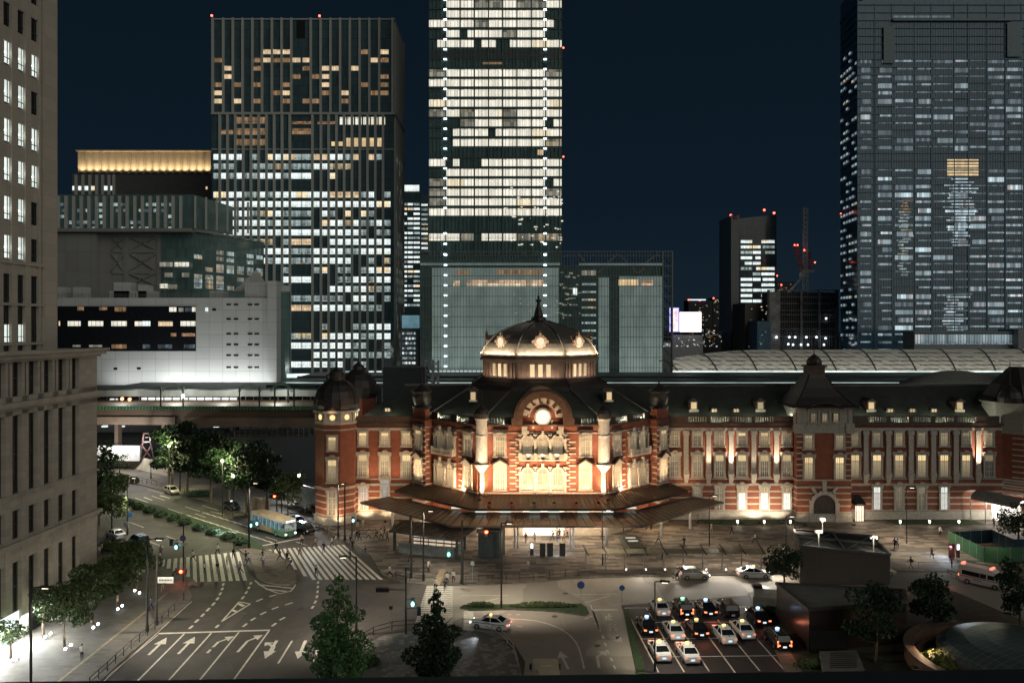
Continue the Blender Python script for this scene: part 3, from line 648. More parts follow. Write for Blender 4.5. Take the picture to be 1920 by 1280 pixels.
# windows of the block
for sg in (-1, 1):
    window(st, 'w3c', Hp(7.1, sg), 133, 13.3, 0, 'cur', 'cur'); window(st, 'w2c', Hp(7.1, sg), 133, 7.75, 0, 'curwarm' if sg > 0 else 'cur', 'head')
    rz = sg * R(45)
    window(st, 'w3c', Hp(12.5, sg), 134.6, 13.3, rz, 'curdim', 'cur'); window(st, 'w2c', Hp(12.5, sg), 134.6, 7.75, rz, 'cur', 'head')
    window(st, 'w3c', Hp(21.6, sg), 141.4, 13.3, rz, 'cur', 'head'); window(st, 'w2c', Hp(21.6, sg), 141.4, 7.75, rz, 'cur', 'head')
# corner quoins: short stone blocks
mb = MB()
def quoin(x, y, dx, dy, z0, z1, L=1.15):
    z = z0
    while z < z1: mb.beam((x, y, z), (x + dx * L, y + dy * L, z), .30, .24); z += .98
s2 = .7071
for sg in (-1, 1):
    quoin(Hp(4.35, sg), 133, sg, 0, 7.8, 16.6); quoin(Hp(3.95, sg), 133, sg, 0, 8.3, 16.6, .6)
    quoin(Hp(20.3, sg), 140.1, sg * s2, s2, 2, 17, .9); quoin(Hp(20.3, sg), 140.1, -sg * s2, s2, 2.3, 17, .9); quoin(Hp(22.8, sg), 142.6, -sg * s2, -s2, 2, 17, .6)
    quoin(Hp(14.1, sg), 136.2, -sg * s2, -s2, 7.8, 16.6, .7)
mb.build('corner_quoins', [M['stone']], st)
# triple arched stone window groups, and the double ones on the slanted walls
def arched_group(cx, cy_, rz, n, pitch, zlo, tall, lo, hi, balcony):
    loc = Vector((cx, cy_, zlo)); W = n * pitch
    fr = MB(); pn = MB(); sh = MB()
    ro = .5 * pitch * .62; zt = tall - ro - .5
    for i in range(n):
        x = (i - (n - 1) / 2) * pitch; seg = 10
        pn.mesh([(x - ro, -.14, .3), (x + ro, -.14, .3), (x + ro, -.14, zt)] + [(x + ro * math.cos(PI*j/seg), -.14, zt + ro * math.sin(PI*j/seg)) for j in range(1, seg)] + [(x - ro, -.14, zt)], [tuple(range(seg + 3))])
        for j in range(seg):
            a0, a1 = PI*j/seg, PI*(j+1)/seg; r2 = ro + .38
            q = [(x + r_*math.cos(a), yy, zt + r_*math.sin(a)) for a in (a0, a1) for r_ in (ro, r2) for yy in (-.34, 0)]
            fr.mesh(q, [(0,2,6,4),(2,3,7,6),(0,4,5,1)])
        fr.box(x - ro - .12, x + ro + .12, -.42, 0, 0, .3); fr.box(x - .22, x + .22, -.5, 0, zt + ro + .1, zt + ro + .95)
        fr.box(x - .06, x + .06, -.22, -.13, .3, zt + ro); fr.box(x - ro, x + ro, -.23, -.13, zt - .07, zt + .07); fr.box(x - ro, x + ro, -.20, -.13, 1.3, 1.37); fr.box(x - ro/2 - .03, x - ro/2 + .03, -.20, -.13, .3, zt); fr.box(x + ro/2 - .03, x + ro/2 + .03, -.20, -.13, .3, zt)
    for i in range(n + 1):
        x = (i - n / 2) * pitch; fr.box(x - .16, x + .16, -.55, 0, .0, zt + .1); fr.box(x - .27, x + .27, -.6, 0, zt + .1, zt + .4); fr.box(x - .12, x + .12, -.4, 0, zt + .4, zt + 1.0)
        fr.box(x - .32, x + .32, -.35, -.001, zt + .85, zt + 1.15)
    fr.box(-W/2 - .1, W/2 + .1, -.12, -.002, 0, zt + .5)
    if balcony:
        fr.box(-W/2 - .15, W/2 + .15, -1.0, 0, -.35, -.05)
        for i in range(n + 1): x = (i - n/2) * pitch; fr.box(x - .28, x + .28, -1.0, -.7, -.05, .95)
        sh.box(-W/2, W/2, -.92, -.84, -.05, .75)
    me = fr.data('window_bay', [M['stone']]); o = inst(me, 'window_bay', st, loc - wl(st), rz)
    inst(pn.data('pane', [WP[lo]]), 'pane', o, (0, 0, 0))
    if balcony: inst(sh.data('railing', [M['stone_grey']]), 'railing', o, (0, 0, 0))
arched_group(AX, 133, 0, 3, 2.5, 13.0, 4.1, 'arch', 'head', True); arched_group(AX, 133, 0, 3, 2.5, 7.4, 4.3, 'arch', 'head', False)
for sg in (-1, 1):
    arched_group(Hp(16.6, sg), 138.7, sg * R(45), 2, 2.6, 13.0, 4.1, 'arch', 'head', True); arched_group(Hp(16.6, sg), 138.7, sg * R(45), 2, 2.6, 7.4, 4.3, 'curwarm', 'head', False)
# clock gable
def gable():
    cz, ro, ri = 19.75, 4.6, 3.35; n = 28
    mb = MB()
    # brick face
    face = [(AX - ri, 132.95, 17.4), (AX + ri, 132.95, 17.4)] + [(AX + ri * math.cos(PI*j/n), 132.95, cz + ri * math.sin(PI*j/n)) for j in range(n + 1)]
    mb.face(face, 0)
    for j in range(n):       # stone voussoirs alternate with gaps
        a0, a1 = PI*j/n, PI*(j+1)/n; big = (j // 2) % 2 == 0; r1 = 2.35 if big else 2.6; yy = 132.72 if big else 132.86
        q = [(AX + r_*math.cos(a), y_, cz + r_*math.sin(a)) for a in (a0, a1) for r_ in (r1, ri) for y_ in (yy, 132.95)]
        if big or j % 2 == 0: mb.mesh(q, [(0,2,6,4),(0,4,5,1),(0,1,3,2),(4,6,7,5)], 1)
    for j in range(16):
        a0, a1 = PI*j/16, PI*(j+1)/16
        q = [(AX + r_*math.cos(a), y_, cz + r_*math.sin(a)) for a in (a0, a1) for r_ in (2.15, 2.4) for y_ in (132.78, 132.95)]
        mb.mesh(q, [(0,2,6,4),(0,4,5,1),(2,3,7,6)], 1)
    for sx in (-1, 1):
        mb.box(AX + sx * 3.0 - .45, AX + sx * 3.0 + .45, 132.6, 132.94, 16.9, 18.4, 1); mb.box(AX + sx*1.55 - .13, AX + sx*1.55 + .13, 132.75, 132.94, 17.9, 19.3, 1)
    mb.build('gable', [M['brick'], M['stone']], st)
    mb = MB()                 # hood arch and the barrel roof behind it
    for (r1, r2, y0, y1, m) in ((ri - .02, ro, 131.6, 133.2, 0), (ri + .1, ro + .25, 131.45, 131.62, 0), (ro - .45, ro - .1, 131.35, 131.5, 0)):
        for j in range(n):
            a0, a1 = PI*j/n, PI*(j+1)/n
            q = [(AX + r_*math.cos(a), y_, cz + r_*math.sin(a)) for a in (a0, a1) for r_ in (r1, r2) for y_ in (y0, y1)]
            mb.mesh(q, [(0,2,6,4),(0,4,5,1),(2,3,7,6),(1,5,7,3)], m)
    for sx in (-1, 1): mb.box(AX + sx * ri, AX + sx * (ro + .6), 131.6, 133.1, 18.6, cz, 0)
    for j in range(n):
        a0, a1 = PI*j/n, PI*(j+1)/n
        q = [(AX + ro*math.cos(a), y_, cz + ro*math.sin(a)) for a in (a0, a1) for y_ in (133.0, 146)]
        mb.mesh(q, [(0,2,3,1)], 1)
    mb.build('gable_hood', [plain('hood_copper', (.13, .075, .05), .5, .2), M['copper_dark']], st)
    mb = MB(); n = 28; mb.tube((AX, 132.5, 19.9), (AX, 132.95, 19.9), 1.42, n=n)
    ck = mb.build('clock', [M['stone']], st)
    mb = MB(); mb.tube((AX, 132.44, 19.9), (AX, 132.5, 19.9), 1.14, n=n)
    mb.build('clock_dial', [glow('clock_dial', (1.0, .86, .66), 1.35)], ck)
gable()
# corner half-round stone turrets
for sg in (-1, 1):
    x, y = Hp(10.15, sg), 132.9; Wt = []
    mb = MB(); mb.lathe(x, y, [(.18, 6.9), (.42, 7.2), (.42, 10.6), (.5, 10.8), (1.25, 11.7), (1.3, 12.0), (1.0, 12.1), (.98, 16.6), (1.06, 16.65), (1.06, 16.85), (.98, 16.9), (.98, 19.3), (1.15, 19.4), (1.15, 19.6)], 18)
    c_ = mb.build('corner_turret', [M['stone']], st, smooth=False)
    mb = MB(); mb.lathe(x, y, [(1.2, 19.6), (1.25, 20.4), (1.05, 21.0), (.6, 21.5), (.2, 21.8), (.05, 22.2), (.04, 24)], 14); mb.build('cap', [M['copper_dark']], c_)
# block roof: two slopes up to the drum skirt
DY, DX = 154.0, AX
ap = 10.35                                     # drum apothem
def octo(a, z, y0=DY): return [(DX + a / math.cos(PI/8) * math.cos(PI/8 + k*PI/4), y0 + a / math.cos(PI/8) * math.sin(PI/8 + k*PI/4), z) for k in range(8)]
mb = MB()
lo_ = [(Hp(20.5, -1), 150), (Hp(20.5, -1), 143.2), (Hp(10.7, -1), 134.2), (Hp(10.7, 1), 134.2), (Hp(20.5, 1), 143.2), (Hp(20.5, 1), 150)]
o_ = octo(ap + 2.6, 23.4)
up_ = [o_[3], o_[4], o_[5], o_[6], o_[7], o_[0]]     # left-back, left-front, front-left, front-right, right-front, right-back
for i in range(5):
    a, b = lo_[i], lo_[i+1]; mb.mesh([(a[0], a[1], 18.7), (b[0], b[1], 18.7), up_[i+1], up_[i]], [(0, 1, 2, 3)], 0)
for i in range(1, 5): mb.beam((lo_[i][0], lo_[i][1], 18.85), Vector(up_[i]) + Vector((0, 0, .15)), .28, .25, 1)
along([(p[0], p[1]) for p in lo_[1:5]], 0, 18.5, 18.95, 1, mb, .35)
mb.build('roof', [M['slate'], plain('ridge_lead', (.09, .085, .07), .5, .3)], st)
mb = MB()                                            # bell-cast skirt
pr = [(ap + 2.9, 23.1), (ap + 2.6, 23.5), (ap + 2.2, 24.2), (ap + 1.3, 24.9), (ap + .5, 25.3), (ap + .45, 25.6)]
for (a1, z1), (a2, z2) in zip(pr, pr[1:]):
    A, B = octo(a1, z1), octo(a2, z2)
    for k in range(8): mb.mesh([A[k], A[(k+1) % 8], B[(k+1) % 8], B[k]], [(0, 1, 2, 3)])
for k in range(8):
    for (a1, z1), (a2, z2) in zip(pr, pr[1:]): mb.beam(octo(a1, z1)[k], octo(a2, z2)[k], .35, .25)
mb.build('dome_skirt', [M['copper_dark']], st)
# drum
mb = MB(); oc = [p[:2] for p in octo(ap, 0)]
mb.prism(oc, 25.3, 28.6); 
for (e, z0, z1) in ((.25, 28.3, 28.6), (.75, 28.6, 28.95), (.45, 29.0, 29.35), (.62, 29.35, 29.75)): mb.prism([p[:2] for p in octo(ap + e, 0)], z0, z1)
for k in range(8):
    A, B = Vector(octo(ap, 0)[k]), Vector(octo(ap, 0)[(k+1) % 8]); nrm = ((A + B) / 2 - Vector((DX, DY, 0))); nrm.z = 0; nrm.normalize(); rz = math.atan2(nrm.y, nrm.x) + PI/2
    for f in (.04, .13, .245, .755, .87, .96):
        p = A.lerp(B, f); e = (B - A).normalized(); mb.beam(p + nrm * .1 + Vector((0, 0, 25.6)), p + nrm * .1 + Vector((0, 0, 28.3)), .42 if f in (.245, .755) else .3, .25, up=nrm)
    for f in (.415, .585):
        p = A.lerp(B, f); mb.beam(p + nrm * .1 + Vector((0, 0, 25.6)), p + nrm * .1 + Vector((0, 0, 28.3)), .42, .25, up=nrm)
dr = mb.build('dome_drum', [M['drum']], st)
WP['drumpane'] = pane_mat('drum_pane', (.70, .50, .26), (.95, .72, .42), 1.05)
for k in (3, 4, 5, 6, 7):
    A, B = Vector(octo(ap, 0)[k]), Vector(octo(ap, 0)[(k+1) % 8]); nrm = ((A + B) / 2 - Vector((DX, DY, 0))); nrm.z = 0; nrm.normalize(); e = (B - A).normalized()
    for f in (.33, .5, .67):
        p = A.lerp(B, f) + nrm * .04; q = MB(); q.beam(p + Vector((0, 0, 25.75)), p + Vector((0, 0, 28.0)), .82, .06, up=nrm)
        q.build('window', [WP['drumpane']], dr)
# dome shell, ribs
prof = [(10.75, 29.75), (10.65, 30.2), (10.35, 30.9), (9.85, 31.7), (9.1, 32.5), (8.1, 33.3), (6.9, 34.0), (5.5, 34.65), (4.0, 35.2), (2.5, 35.6), (2.2, 35.7)]
mb = MB()
for (a1, z1), (a2, z2) in zip(prof, prof[1:]):
    A, B = octo(a1 - .1, z1), octo(a2 - .1, z2)
    for k in range(8): mb.mesh([A[k], A[(k+1) % 8], B[(k+1) % 8], B[k]], [(0, 1, 2, 3)])
for k in range(8):
    for (a1, z1), (a2, z2) in zip(prof, prof[1:]): mb.beam(octo(a1, z1)[k], octo(a2, z2)[k], .42, .28)
dm = mb.build('dome', [M['copper']], st)
mb = MB(); mb.lathe(DX, DY, [(2.3, 35.55), (2.4, 35.9), (1.5, 36.0), (1.35, 36.5), (.9, 36.8), (.75, 37.6), (.42, 38.6), (.3, 39.4), (.55, 39.7), (.5, 39.95), (.15, 40.1), (.28, 40.4), (.1, 40.7), (.05, 41.5), (.035, 45.5)], 8)
mb.build('spire', [M['copper_dark']], dm)
# oculus dormers
ocm = MB(); n = 20
for j in range(n):
    a0, a1 = 2*PI*j/n, 2*PI*(j+1)/n
    q = [(r_*math.cos(a), y_, r_*math.sin(a)) for a in (a0, a1) for r_ in (.72, 1.12 + .12 * (j % 2)) for y_ in (-.5, .0)]
    ocm.mesh(q, [(0,2,6,4),(0,4,5,1),(2,3,7,6)])
ocm.box(-.2, .2, -.5, 0, 1.1, 1.6); ocm.box(-.25, .25, -.5, 0, -1.7, -1.1); ocm.box(-1.5, -1.1, -.5, 0, -.25, .25); ocm.box(1.1, 1.5, -.5, 0, -.25, .25); ocm.box(-.8, .8, 0, 2.5, -.8, 1.1)
ocm.lathe(0, -.25, [(.14, 1.6), (.2, 1.8), (.04, 2.1)], 6)
ocd = MB(); ocd.tube((0, -.48, 0), (0, -.3, 0), .74, n=20); ocme = ocm.data('oculus', [M['drum']]); ocde = ocd.data('pane', [glow('oculus_glow', (1.0, .78, .52), 1.0)])
for k in range(3, 8):
    ang = PI/8 + k*PI/4 + PI/8; v = Vector((math.cos(ang), math.sin(ang), 0)); c_ = Vector((DX, DY, 32.1)) + v * 9.75
    o = inst(ocme, 'oculus', dm, c_ - wl(dm), ang + PI/2); inst(ocde, 'pane', o, (0, 0, 0))
# two roof lights with gables beside the hood
for sg in (-1, 1):
    x, y, z = Hp(11.9, sg), 140.5, 22.0; mb = MB(); mb.box(x - .6, x + .6, y - .6, y + 2.5, z - .4, z + 1.5); mb.mesh([(x-.9, y-.8, z+1.5), (x+.9, y-.8, z+1.5), (x, y-.8, z+2.1), (x-.9, y+3, z+1.5), (x+.9, y+3, z+1.5), (x, y+3, z+2.1)], [(0,1,2),(3,5,4),(0,2,5,3),(1,4,5,2)], 1)
    mb.box(x - .7, x + .7, y - .72, y - .6, z - .3, z - .02, 2)
    d = mb.build('dormer', [M['bronze'], M['copper_dark'], M['stone']], st); mb = MB(); mb.box(x - .42, x + .42, y - .65, y - .6, z, z + 1.35); mb.build('pane', [WP['curwarm']], d)
# ------------------------------------------------------------------ left corner tower (octagonal) with circular lights and a bulbous dome
def octag(cx, cy_, a, z=0): return [(cx + a / math.cos(PI/8) * math.cos(PI/8 + k*PI/4), cy_ + a / math.cos(PI/8) * math.sin(PI/8 + k*PI/4)) for k in range(8)]
TX, TY = XY(631, 143.5), 143.5
mb = MB(); mb.prism(octag(TX, TY, 3.45), 0, 17.6, 0); mb.prism(octag(TX, TY, 3.7), 0, 1.5, 1); mb.prism(octag(TX, TY, 3.6), 17.6, 18.0, 1); mb.prism(octag(TX, TY, 3.3), 18.0, 19.6, 1); mb.prism(octag(TX, TY, 3.85), 19.6, 20.0, 1); mb.prism(octag(TX, TY, 3.56), 6.4, 6.65, 1); mb.prism(octag(TX, TY, 3.56), 16.6, 16.8, 1)
tw = mb.build('corner_tower', [M['brick'], M['stone']], st)
mb = MB(); mb.lathe(TX, TY, [(3.6, 20.0), (3.9, 20.9), (3.85, 22.0), (3.4, 23.3), (2.6, 24.4), (1.5, 25.2), (1.45, 25.4), (1.5, 26.1), (1.2, 26.7), (.5, 27.2), (.12, 27.7), (.05, 30.5)], 16)
for k in range(8):
    a = PI/8 + k*PI/4; q = [(3.95, 20.9), (3.9, 22.0), (3.45, 23.35), (2.65, 24.45), (1.55, 25.25)]
    for (r1, z1), (r2, z2) in zip(q, q[1:]): mb.beam((TX + r1*math.cos(a), TY + r1*math.sin(a), z1), (TX + r2*math.cos(a), TY + r2*math.sin(a), z2), .2, .14)
mb.build('tower_dome', [M['copper_dark']], tw)
lm = glow('ring_light', (1.0, .62, .26), 1.5)
for k in (4, 5, 6, 7):
    ang = PI/4 + (k) * PI/4; v = Vector((math.cos(ang), math.sin(ang), 0)); c_ = Vector((TX, TY, 18.85)) + v * 3.3
    mb = MB(); mb.tube(c_, c_ + v * .08, .48, n=16); mb.build('round_window', [lm], tw)
    mb = MB()
    for d_ in (-1, 1): e = Vector((-v.y, v.x, 0)); mb.beam(c_ + e * d_ * 1.25 + v * .1 - Vector((0, 0, .85)), c_ + e * d_ * 1.25 + v * .1 + Vector((0, 0, .75)), .3, .3, up=v)
    mb.build('pier', [M['stone']], tw)
window(st, 'w3', TX, TY - 3.46, 13.1, 0, 'curwarm', 'head'); window(st, 'w2', TX, TY - 3.46, 7.6, 0, 'cur', 'head'); window(st, 'w1', TX, TY - 3.46, 1.9, 0, 'curdim', 'curdim')
mb = MB()
for a_, b_ in ((XY(672, 165) , 165.0),):
    mb.prism(octag(a_, b_, 3.4), 0, 20.2, 1); mb.lathe(a_, b_, [(3.6, 20.2), (4.1, 21.2), (4.05, 22.4), (3.5, 23.8), (2.6, 25.0), (1.3, 25.9), (1.2, 26.6), (.5, 27.2), (.12, 27.7), (.05, 30.0)], 16)
mb.build('rear_tower', [M['copper_dark'], M['brick']], st)
# ------------------------------------------------------------------ entrance tower of the right wing
X0, X1 = XY(1494, 142.3), XY(1596, 142.3); YT = 142.3; xm = (X0 + X1) / 2
mb = MB(); mb.box(X0, X1, YT, 152, 0, 15.9, 0); mb.box(X0 - .12, X1 + .12, YT - .14, 152, 0, 1.55, 1); mb.box(X0 - .1, X1 + .1, YT - .12, 152, 7.4, 7.65, 1); mb.box(X0 - .1, X1 + .1, YT - .12, 152, 6.1, 6.35, 1)
mb.box(X0 - .15, X1 + .15, YT - .18, 152, 15.9, 20.6, 2); mb.box(X0 - .25, X1 + .25, YT - .3, 152, 16.9, 17.2, 2)
for sx in (X0 + .3, X1 - .3): mb.box(sx - .75, sx + .75, YT - .45, YT, 15.8, 17.6, 2); mb.box(sx - .35, sx + .35, YT - .35, YT, 17.6, 20.6, 2)
for fx in (-2.9, -1.0, 1.0, 2.9): mb.box(xm + fx * .98 - .16, xm + fx * .98 + .16, YT - .3, YT, 17.4, 20.4, 2)
z = 8.2
while z < 15.6: mb.box(X0 - .06, X0 + 1.0, YT - .12, YT, z, z + .22, 1); mb.box(X1 - 1.0, X1 + .06, YT - .12, YT, z, z + .22, 1); z += 1.0
# arch surround
n = 18
for j in range(n):
    a0, a1 = PI*j/n, PI*(j+1)/n; r1, r2 = 1.95, (2.55 if j % 2 else 2.75)
    q = [(xm + r_*math.cos(a), y_, 3.0 + r_*math.sin(a)) for a in (a0, a1) for r_ in (r1, r2) for y_ in (YT - .28, YT)]
    mb.mesh(q, [(0,2,6,4),(0,4,5,1),(2,3,7,6)], 1)
for sx in (-1, 1):
    mb.box(xm + sx * 1.95, xm + sx * 2.65, YT - .26, YT, 0, 3.0, 1)
    mb.beam((xm + sx * 1.55, YT - .15, 5.4), (xm + sx * 2.2, YT - .15, 6.3), .5, .3, 1, up=(0, 1, 0))
mb.box(xm - .35, xm + .35, YT - .34, YT, 5.4, 7.4, 1)
et = mb.build('entrance_tower', [M['brick'], M['stone'], M['stone_grey']], st)
mb = MB(); mb.face([(xm - 1.95, YT - .02, 0), (xm + 1.95, YT - .02, 0)] + [(xm + 1.95*math.cos(PI*j/n), YT - .02, 3.0 + 1.95*math.sin(PI*j/n)) for j in range(n + 1)])
mb.build('arch_door', [plain('arch_shutter', (.06, .042, .035), .6)], et)
for dx in (-2.75, 2.75): window(st, 'w3', xm + dx, YT, 13.1, 0, 'cur', 'cur'); window(st, 'w2', xm + dx, YT, 7.7, 0, 'cur', 'head')
for dx in (-2.0, 0, 2.0): window(st, 'sm', xm + dx, YT - .18, 18.0, 0, 'cur', 'cur')
mb = MB()
def sq(cx, cy_, a, z, b=None): b = a if b is None else b; return [(cx - a, cy_ - b, z), (cx + a, cy_ - b, z), (cx + a, cy_ + b, z), (cx - a, cy_ + b, z)]
ty = 147.0; pr = [(6.0, 20.5), (5.2, 20.9), (3.9, 22.2), (2.7, 23.8), (1.75, 25.4), (1.5, 26.0)]
for (a1, z1), (a2, z2) in zip(pr, pr[1:]):
    A, B = sq(xm, ty, a1, z1), sq(xm, ty, a2, z2)
    for k in range(4): mb.mesh([A[k], A[(k+1) % 4], B[(k+1) % 4], B[k]], [(0, 1, 2, 3)])
    for k in range(4): mb.beam(A[k], B[k], .25, .2)
mb.prism([p[:2] for p in sq(xm, ty, 1.45, 0)], 26.0, 27.4, 1); mb.prism([p[:2] for p in sq(xm, ty, 1.75, 0)], 27.4, 27.7, 1)
mb.lathe(xm, ty, [(1.3, 27.7), (1.4, 28.2), (1.15, 28.9), (.6, 29.4), (.15, 29.7), (.06, 30.2), (.04, 33.2)], 12)
# curved eyebrow over the three small windows
for j in range(10):
    a0, a1 = PI*j/10, PI*(j+1)/10; q = [(xm + r_*1.6*math.cos(a), y_, 20.3 + r_*.55*math.sin(a)) for a in (a0, a1) for r_ in (1.6, 1.95) for y_ in (YT - .8, YT + 3)]
    mb.mesh(q, [(0,2,6,4),(2,3,7,6),(0,4,5,1)])
mb.build('tower_roof', [M['copper_dark'], M['bronze']], et)
# ------------------------------------------------------------------ octagonal pavilion at the right edge (start of the middle block)
QX, QY = XY(1912, 146), 146.8
mb = MB(); mb.prism(octag(QX, QY, 5.0), 0, 15.6, 0); mb.prism(octag(QX, QY, 5.15), 0, 1.6, 1); mb.prism(octag(QX, QY, 5.12), 7.2, 7.5, 1); mb.prism(octag(QX, QY, 5.25), 15.6, 20.9, 2); mb.prism(octag(QX, QY, 5.55), 20.9, 21.3, 2); mb.box(QX + 3, 96, 143, 160, 0, 20, 0)
z = 8.0
for k in (4, 5):
    p, q = Vector((*octag(QX, QY, 5.05)[k], 0)), Vector((*octag(QX, QY, 5.05)[(k+1) % 8], 0)); z = 1.9
    while z < 15.2:
        if z < 7 or k == 5: mb.beam(p + Vector((0, 0, z)), p.lerp(q, .25 if z > 7 else 1.0) + Vector((0, 0, z)), .16, .22, 1)
        if k == 4 and z > 7: mb.beam(p.lerp(q, .6) + Vector((0, 0, z)), q + Vector((0, 0, z)), .16, .22, 1)
        z += 1.0
op = mb.build('octagon_pavilion', [M['brick'], M['stone'], M['stone_grey']], st)
window(st, 'w3', QX - .2, QY - 5.06, 12.6, 0, 'curwarm', 'head'); window(st, 'w2', QX - .2, QY - 5.06, 7.6, 0, 'cur', 'head'); window(st, 'w1', QX - .2, QY - 5.06, 2.2, 0, 'curdim', 'curdim')
for dx in (-1.6, 0, 1.6): window(st, 'sm', QX + dx, QY - 5.27, 18.6, 0, 'cur', 'cur')
mb = MB()
for (a1, z1), (a2, z2) in zip([(6.4, 21.3), (5.2, 22.2), (3.9, 24.4)], [(5.2, 22.2), (3.9, 24.4), (1.2, 27.4)]):
    A = [(*p, z1) for p in octag(QX, QY, a1)]; B = [(*p, z2) for p in octag(QX, QY, a2)]
    for k in range(8): mb.mesh([A[k], A[(k+1) % 8], B[(k+1) % 8], B[k]], [(0, 1, 2, 3)])
mb.lathe(XY(1895, 142), 142.2, [(1.9, 21.3), (2.0, 22.2), (1.6, 23.2), (.8, 24.0), (.15, 24.5), (.05, 28.5)], 12)
mb.build('pavilion_roof', [M['copper_dark']], op)
# ------------------------------------------------------------------ skirt roof round the block
def ring_roof(outer, inner, zo, zi, th, name, mat_, parent, seam=.75, seam_h=.1, fascia=None):
    mb = MB()
    for i in range(len(outer) - 1):
        a, b, c, d_ = outer[i], outer[i+1], inner[i+1], inner[i]
        v = [(a[0],a[1],zo),(b[0],b[1],zo),(c[0],c[1],zi),(d_[0],d_[1],zi)]; v2 = [(x, y, z - th) for x, y, z in v]
        mb.mesh(v + v2, [(0,1,2,3),(7,6,5,4),(4,5,1,0),(5,6,2,1),(6,7,3,2),(7,4,0,3)], 0)
        L = (Vector(b) - Vector(a)).length; n = max(1, int(L / seam)); Li = (Vector(c) - Vector(d_)).length
        for k in range(n + 1):
            f = k / n; p = Vector(a).lerp(Vector(b), f); q = Vector(d_).lerp(Vector(c), f)
            mb.beam((p.x, p.y, zo + seam_h / 2), (q.x, q.y, zi + seam_h / 2), .09, seam_h, 1)
    return mb.build(name, mat_, parent)
so_ = [(Hp(25.6, -1), 141.5), (Hp(25.6, -1), 139.5), (Hp(11.45, -1), 126), (Hp(11.45, 1), 126), (Hp(25.6, 1), 139.5), (Hp(25.6, 1), 141.5)]
si_ = [(Hp(22.8, -1), 143.9), (Hp(22.8, -1), 142.6), (Hp(10.9, -1), 133), (Hp(10.9, 1), 133), (Hp(22.8, 1), 142.6), (Hp(22.8, 1), 143.9)]
M['seam_dark'] = plain('skirt_roof_metal', (.040, .028, .021), .45, .4, var=.2, sc=.8); M['seam'] = plain('roof_seam', (.085, .062, .046), .45, .4)
ring_roof(so_[1:5], si_[1:5], 6.15, 6.95, .35, 'skirt_roof', [M['seam_dark'], M['seam']], st)
# ------------------------------------------------------------------ entrance canopy (big flat roof on posts)
cn = thing('entrance_canopy', 'wide bronze metal canopy folded in three round the station entrance', 'canopy', (AX, 126, 0))
co = [(Hp(30.9, -1), 136), (Hp(14.4, -1), 119.9), (Hp(14.4, 1), 119.9), (Hp(30.9, 1), 136)]
ci = [(Hp(26.4, -1), 139.2), (Hp(13.0, -1), 127.7), (Hp(13.0, 1), 127.7), (Hp(26.4, 1), 139.2)]
M['canopy'] = plain('canopy_metal', (.15, .13, .105), .35, .55, var=.3, sc=.6); M['canopy_seam'] = plain('canopy_joint', (.05, .04, .03), .5, .3)
ring_roof(co, ci, 5.0, 5.25, .28, 'roof_plate', [M['canopy'], M['canopy_seam']], cn, seam=1.35, seam_h=.05)
M['post'] = plain('white_post', (.45, .45, .47), .45, .2)
for px, py, kk in ((968, 1028, 0), (1072, 1028, 0), (1240, 1009, 1), (1294, 992, 1), (736, 985, 1), (790, 1003, 1), (1137, 1022, 1), (905, 1020, 0)):
    g = G(px, py); mb = MB()
    if kk:
        mb.tube(g, g + Vector((0, 0, 3.6)), .26, .22, 8)
        for sx in (-1, 1): mb.tube(g + Vector((0, 0, 3.5)), g + Vector((sx * 1.0, 0, 4.85)), .16, .13, 6)
    else:
        for sx in (-.25, .25): mb.tube(g + Vector((sx, 0, 0)), g + Vector((sx, 0, 4.8)), .14, .12, 8)
    p_ = mb.build('post', [M['post']], cn)
    if kk and px != 905:
        mb = MB(); mb.sphere(g + Vector((0, 0, 4.2)), .3, 10); mb.build('lamp', [glow('canopy_lamp', (1, .85, .65), 5)], p_)
        point(g + Vector((0, -.55, 4.1)), 450, (1, .80, .55), .2, cn)
# luminous entrance under the canopy
mb = MB(); mb.box(AX - 3.3, AX + 3.6, 132.9, 132.96, 0.1, 4.4); mb.build('entrance_doorway', [glow('entrance_glow', (1.0, .80, .58), 1.7, .12, .5, True)], st)
for dx in (-9.4, 9.6): mb = MB(); mb.box(AX + dx - 1.1, AX + dx + 1.1, 132.88, 132.94, 1.2, 4.2); mb.build('entrance_doorway', [glow('side_glow', (1.0, .62, .36), .9, .2, .6)], st)
mb = MB()
for x in (-14, -10, -6.2, -1.5, 1.5, 6.2, 10, 14):
    mb.box(AX + x - .9, AX + x + .9, 126.3 + max(0, abs(x) - 11.4), 126.5 + max(0, abs(x) - 11.4), 5.5, 5.75)
mb.build('clerestory_light', [glow('strip_light', (.9, 1, .85), .8)], st)
# ------------------------------------------------------------------ towers and blocks behind the tracks
W_ = {}
W_['cool'] = lit_window('office_light', (.90, 1.0, .97), 1.25, (1.05, 4.2), .75, busy=.55)
W_['cooldim'] = lit_window('dim_office_light', (.58, .72, .70), .75, (1.05, 4.2), .3, busy=.8)
W_['warm'] = lit_window('warm_room_light', (1.0, .74, .46), .95, (1.1, 3.6), .6, warmf=.0, busy=.6)
W_['warmdim'] = lit_window('dim_warm_room_light', (.70, .42, .22), .5, (1.1, 3.6), .4, warmf=.0, busy=.8)
W_['cream'] = lit_window('cream_office_light', (1.0, .95, .80), 1.08, (1.41, 4.09), .72, z0=1.0, warm=(1, .86, .6), warmf=.05, busy=.55, bars=1.5)
W_['creamdim'] = lit_window('dim_cream_office_light', (.60, .58, .46), .55, (1.45, 4.1), .3, z0=0, busy=.6)
W_['bluish'] = lit_window('blue_office_light', (.55, .72, .80), .55, (1.3, 3.9), .25, warm=(.9, .95, 1), warmf=.12, busy=.7)
W_['blue2'] = lit_window('faint_blue_office_light', (.30, .42, .50), .38, (1.3, 3.9), .25, warm=(.8, .9, 1), warmf=.05, busy=.8)
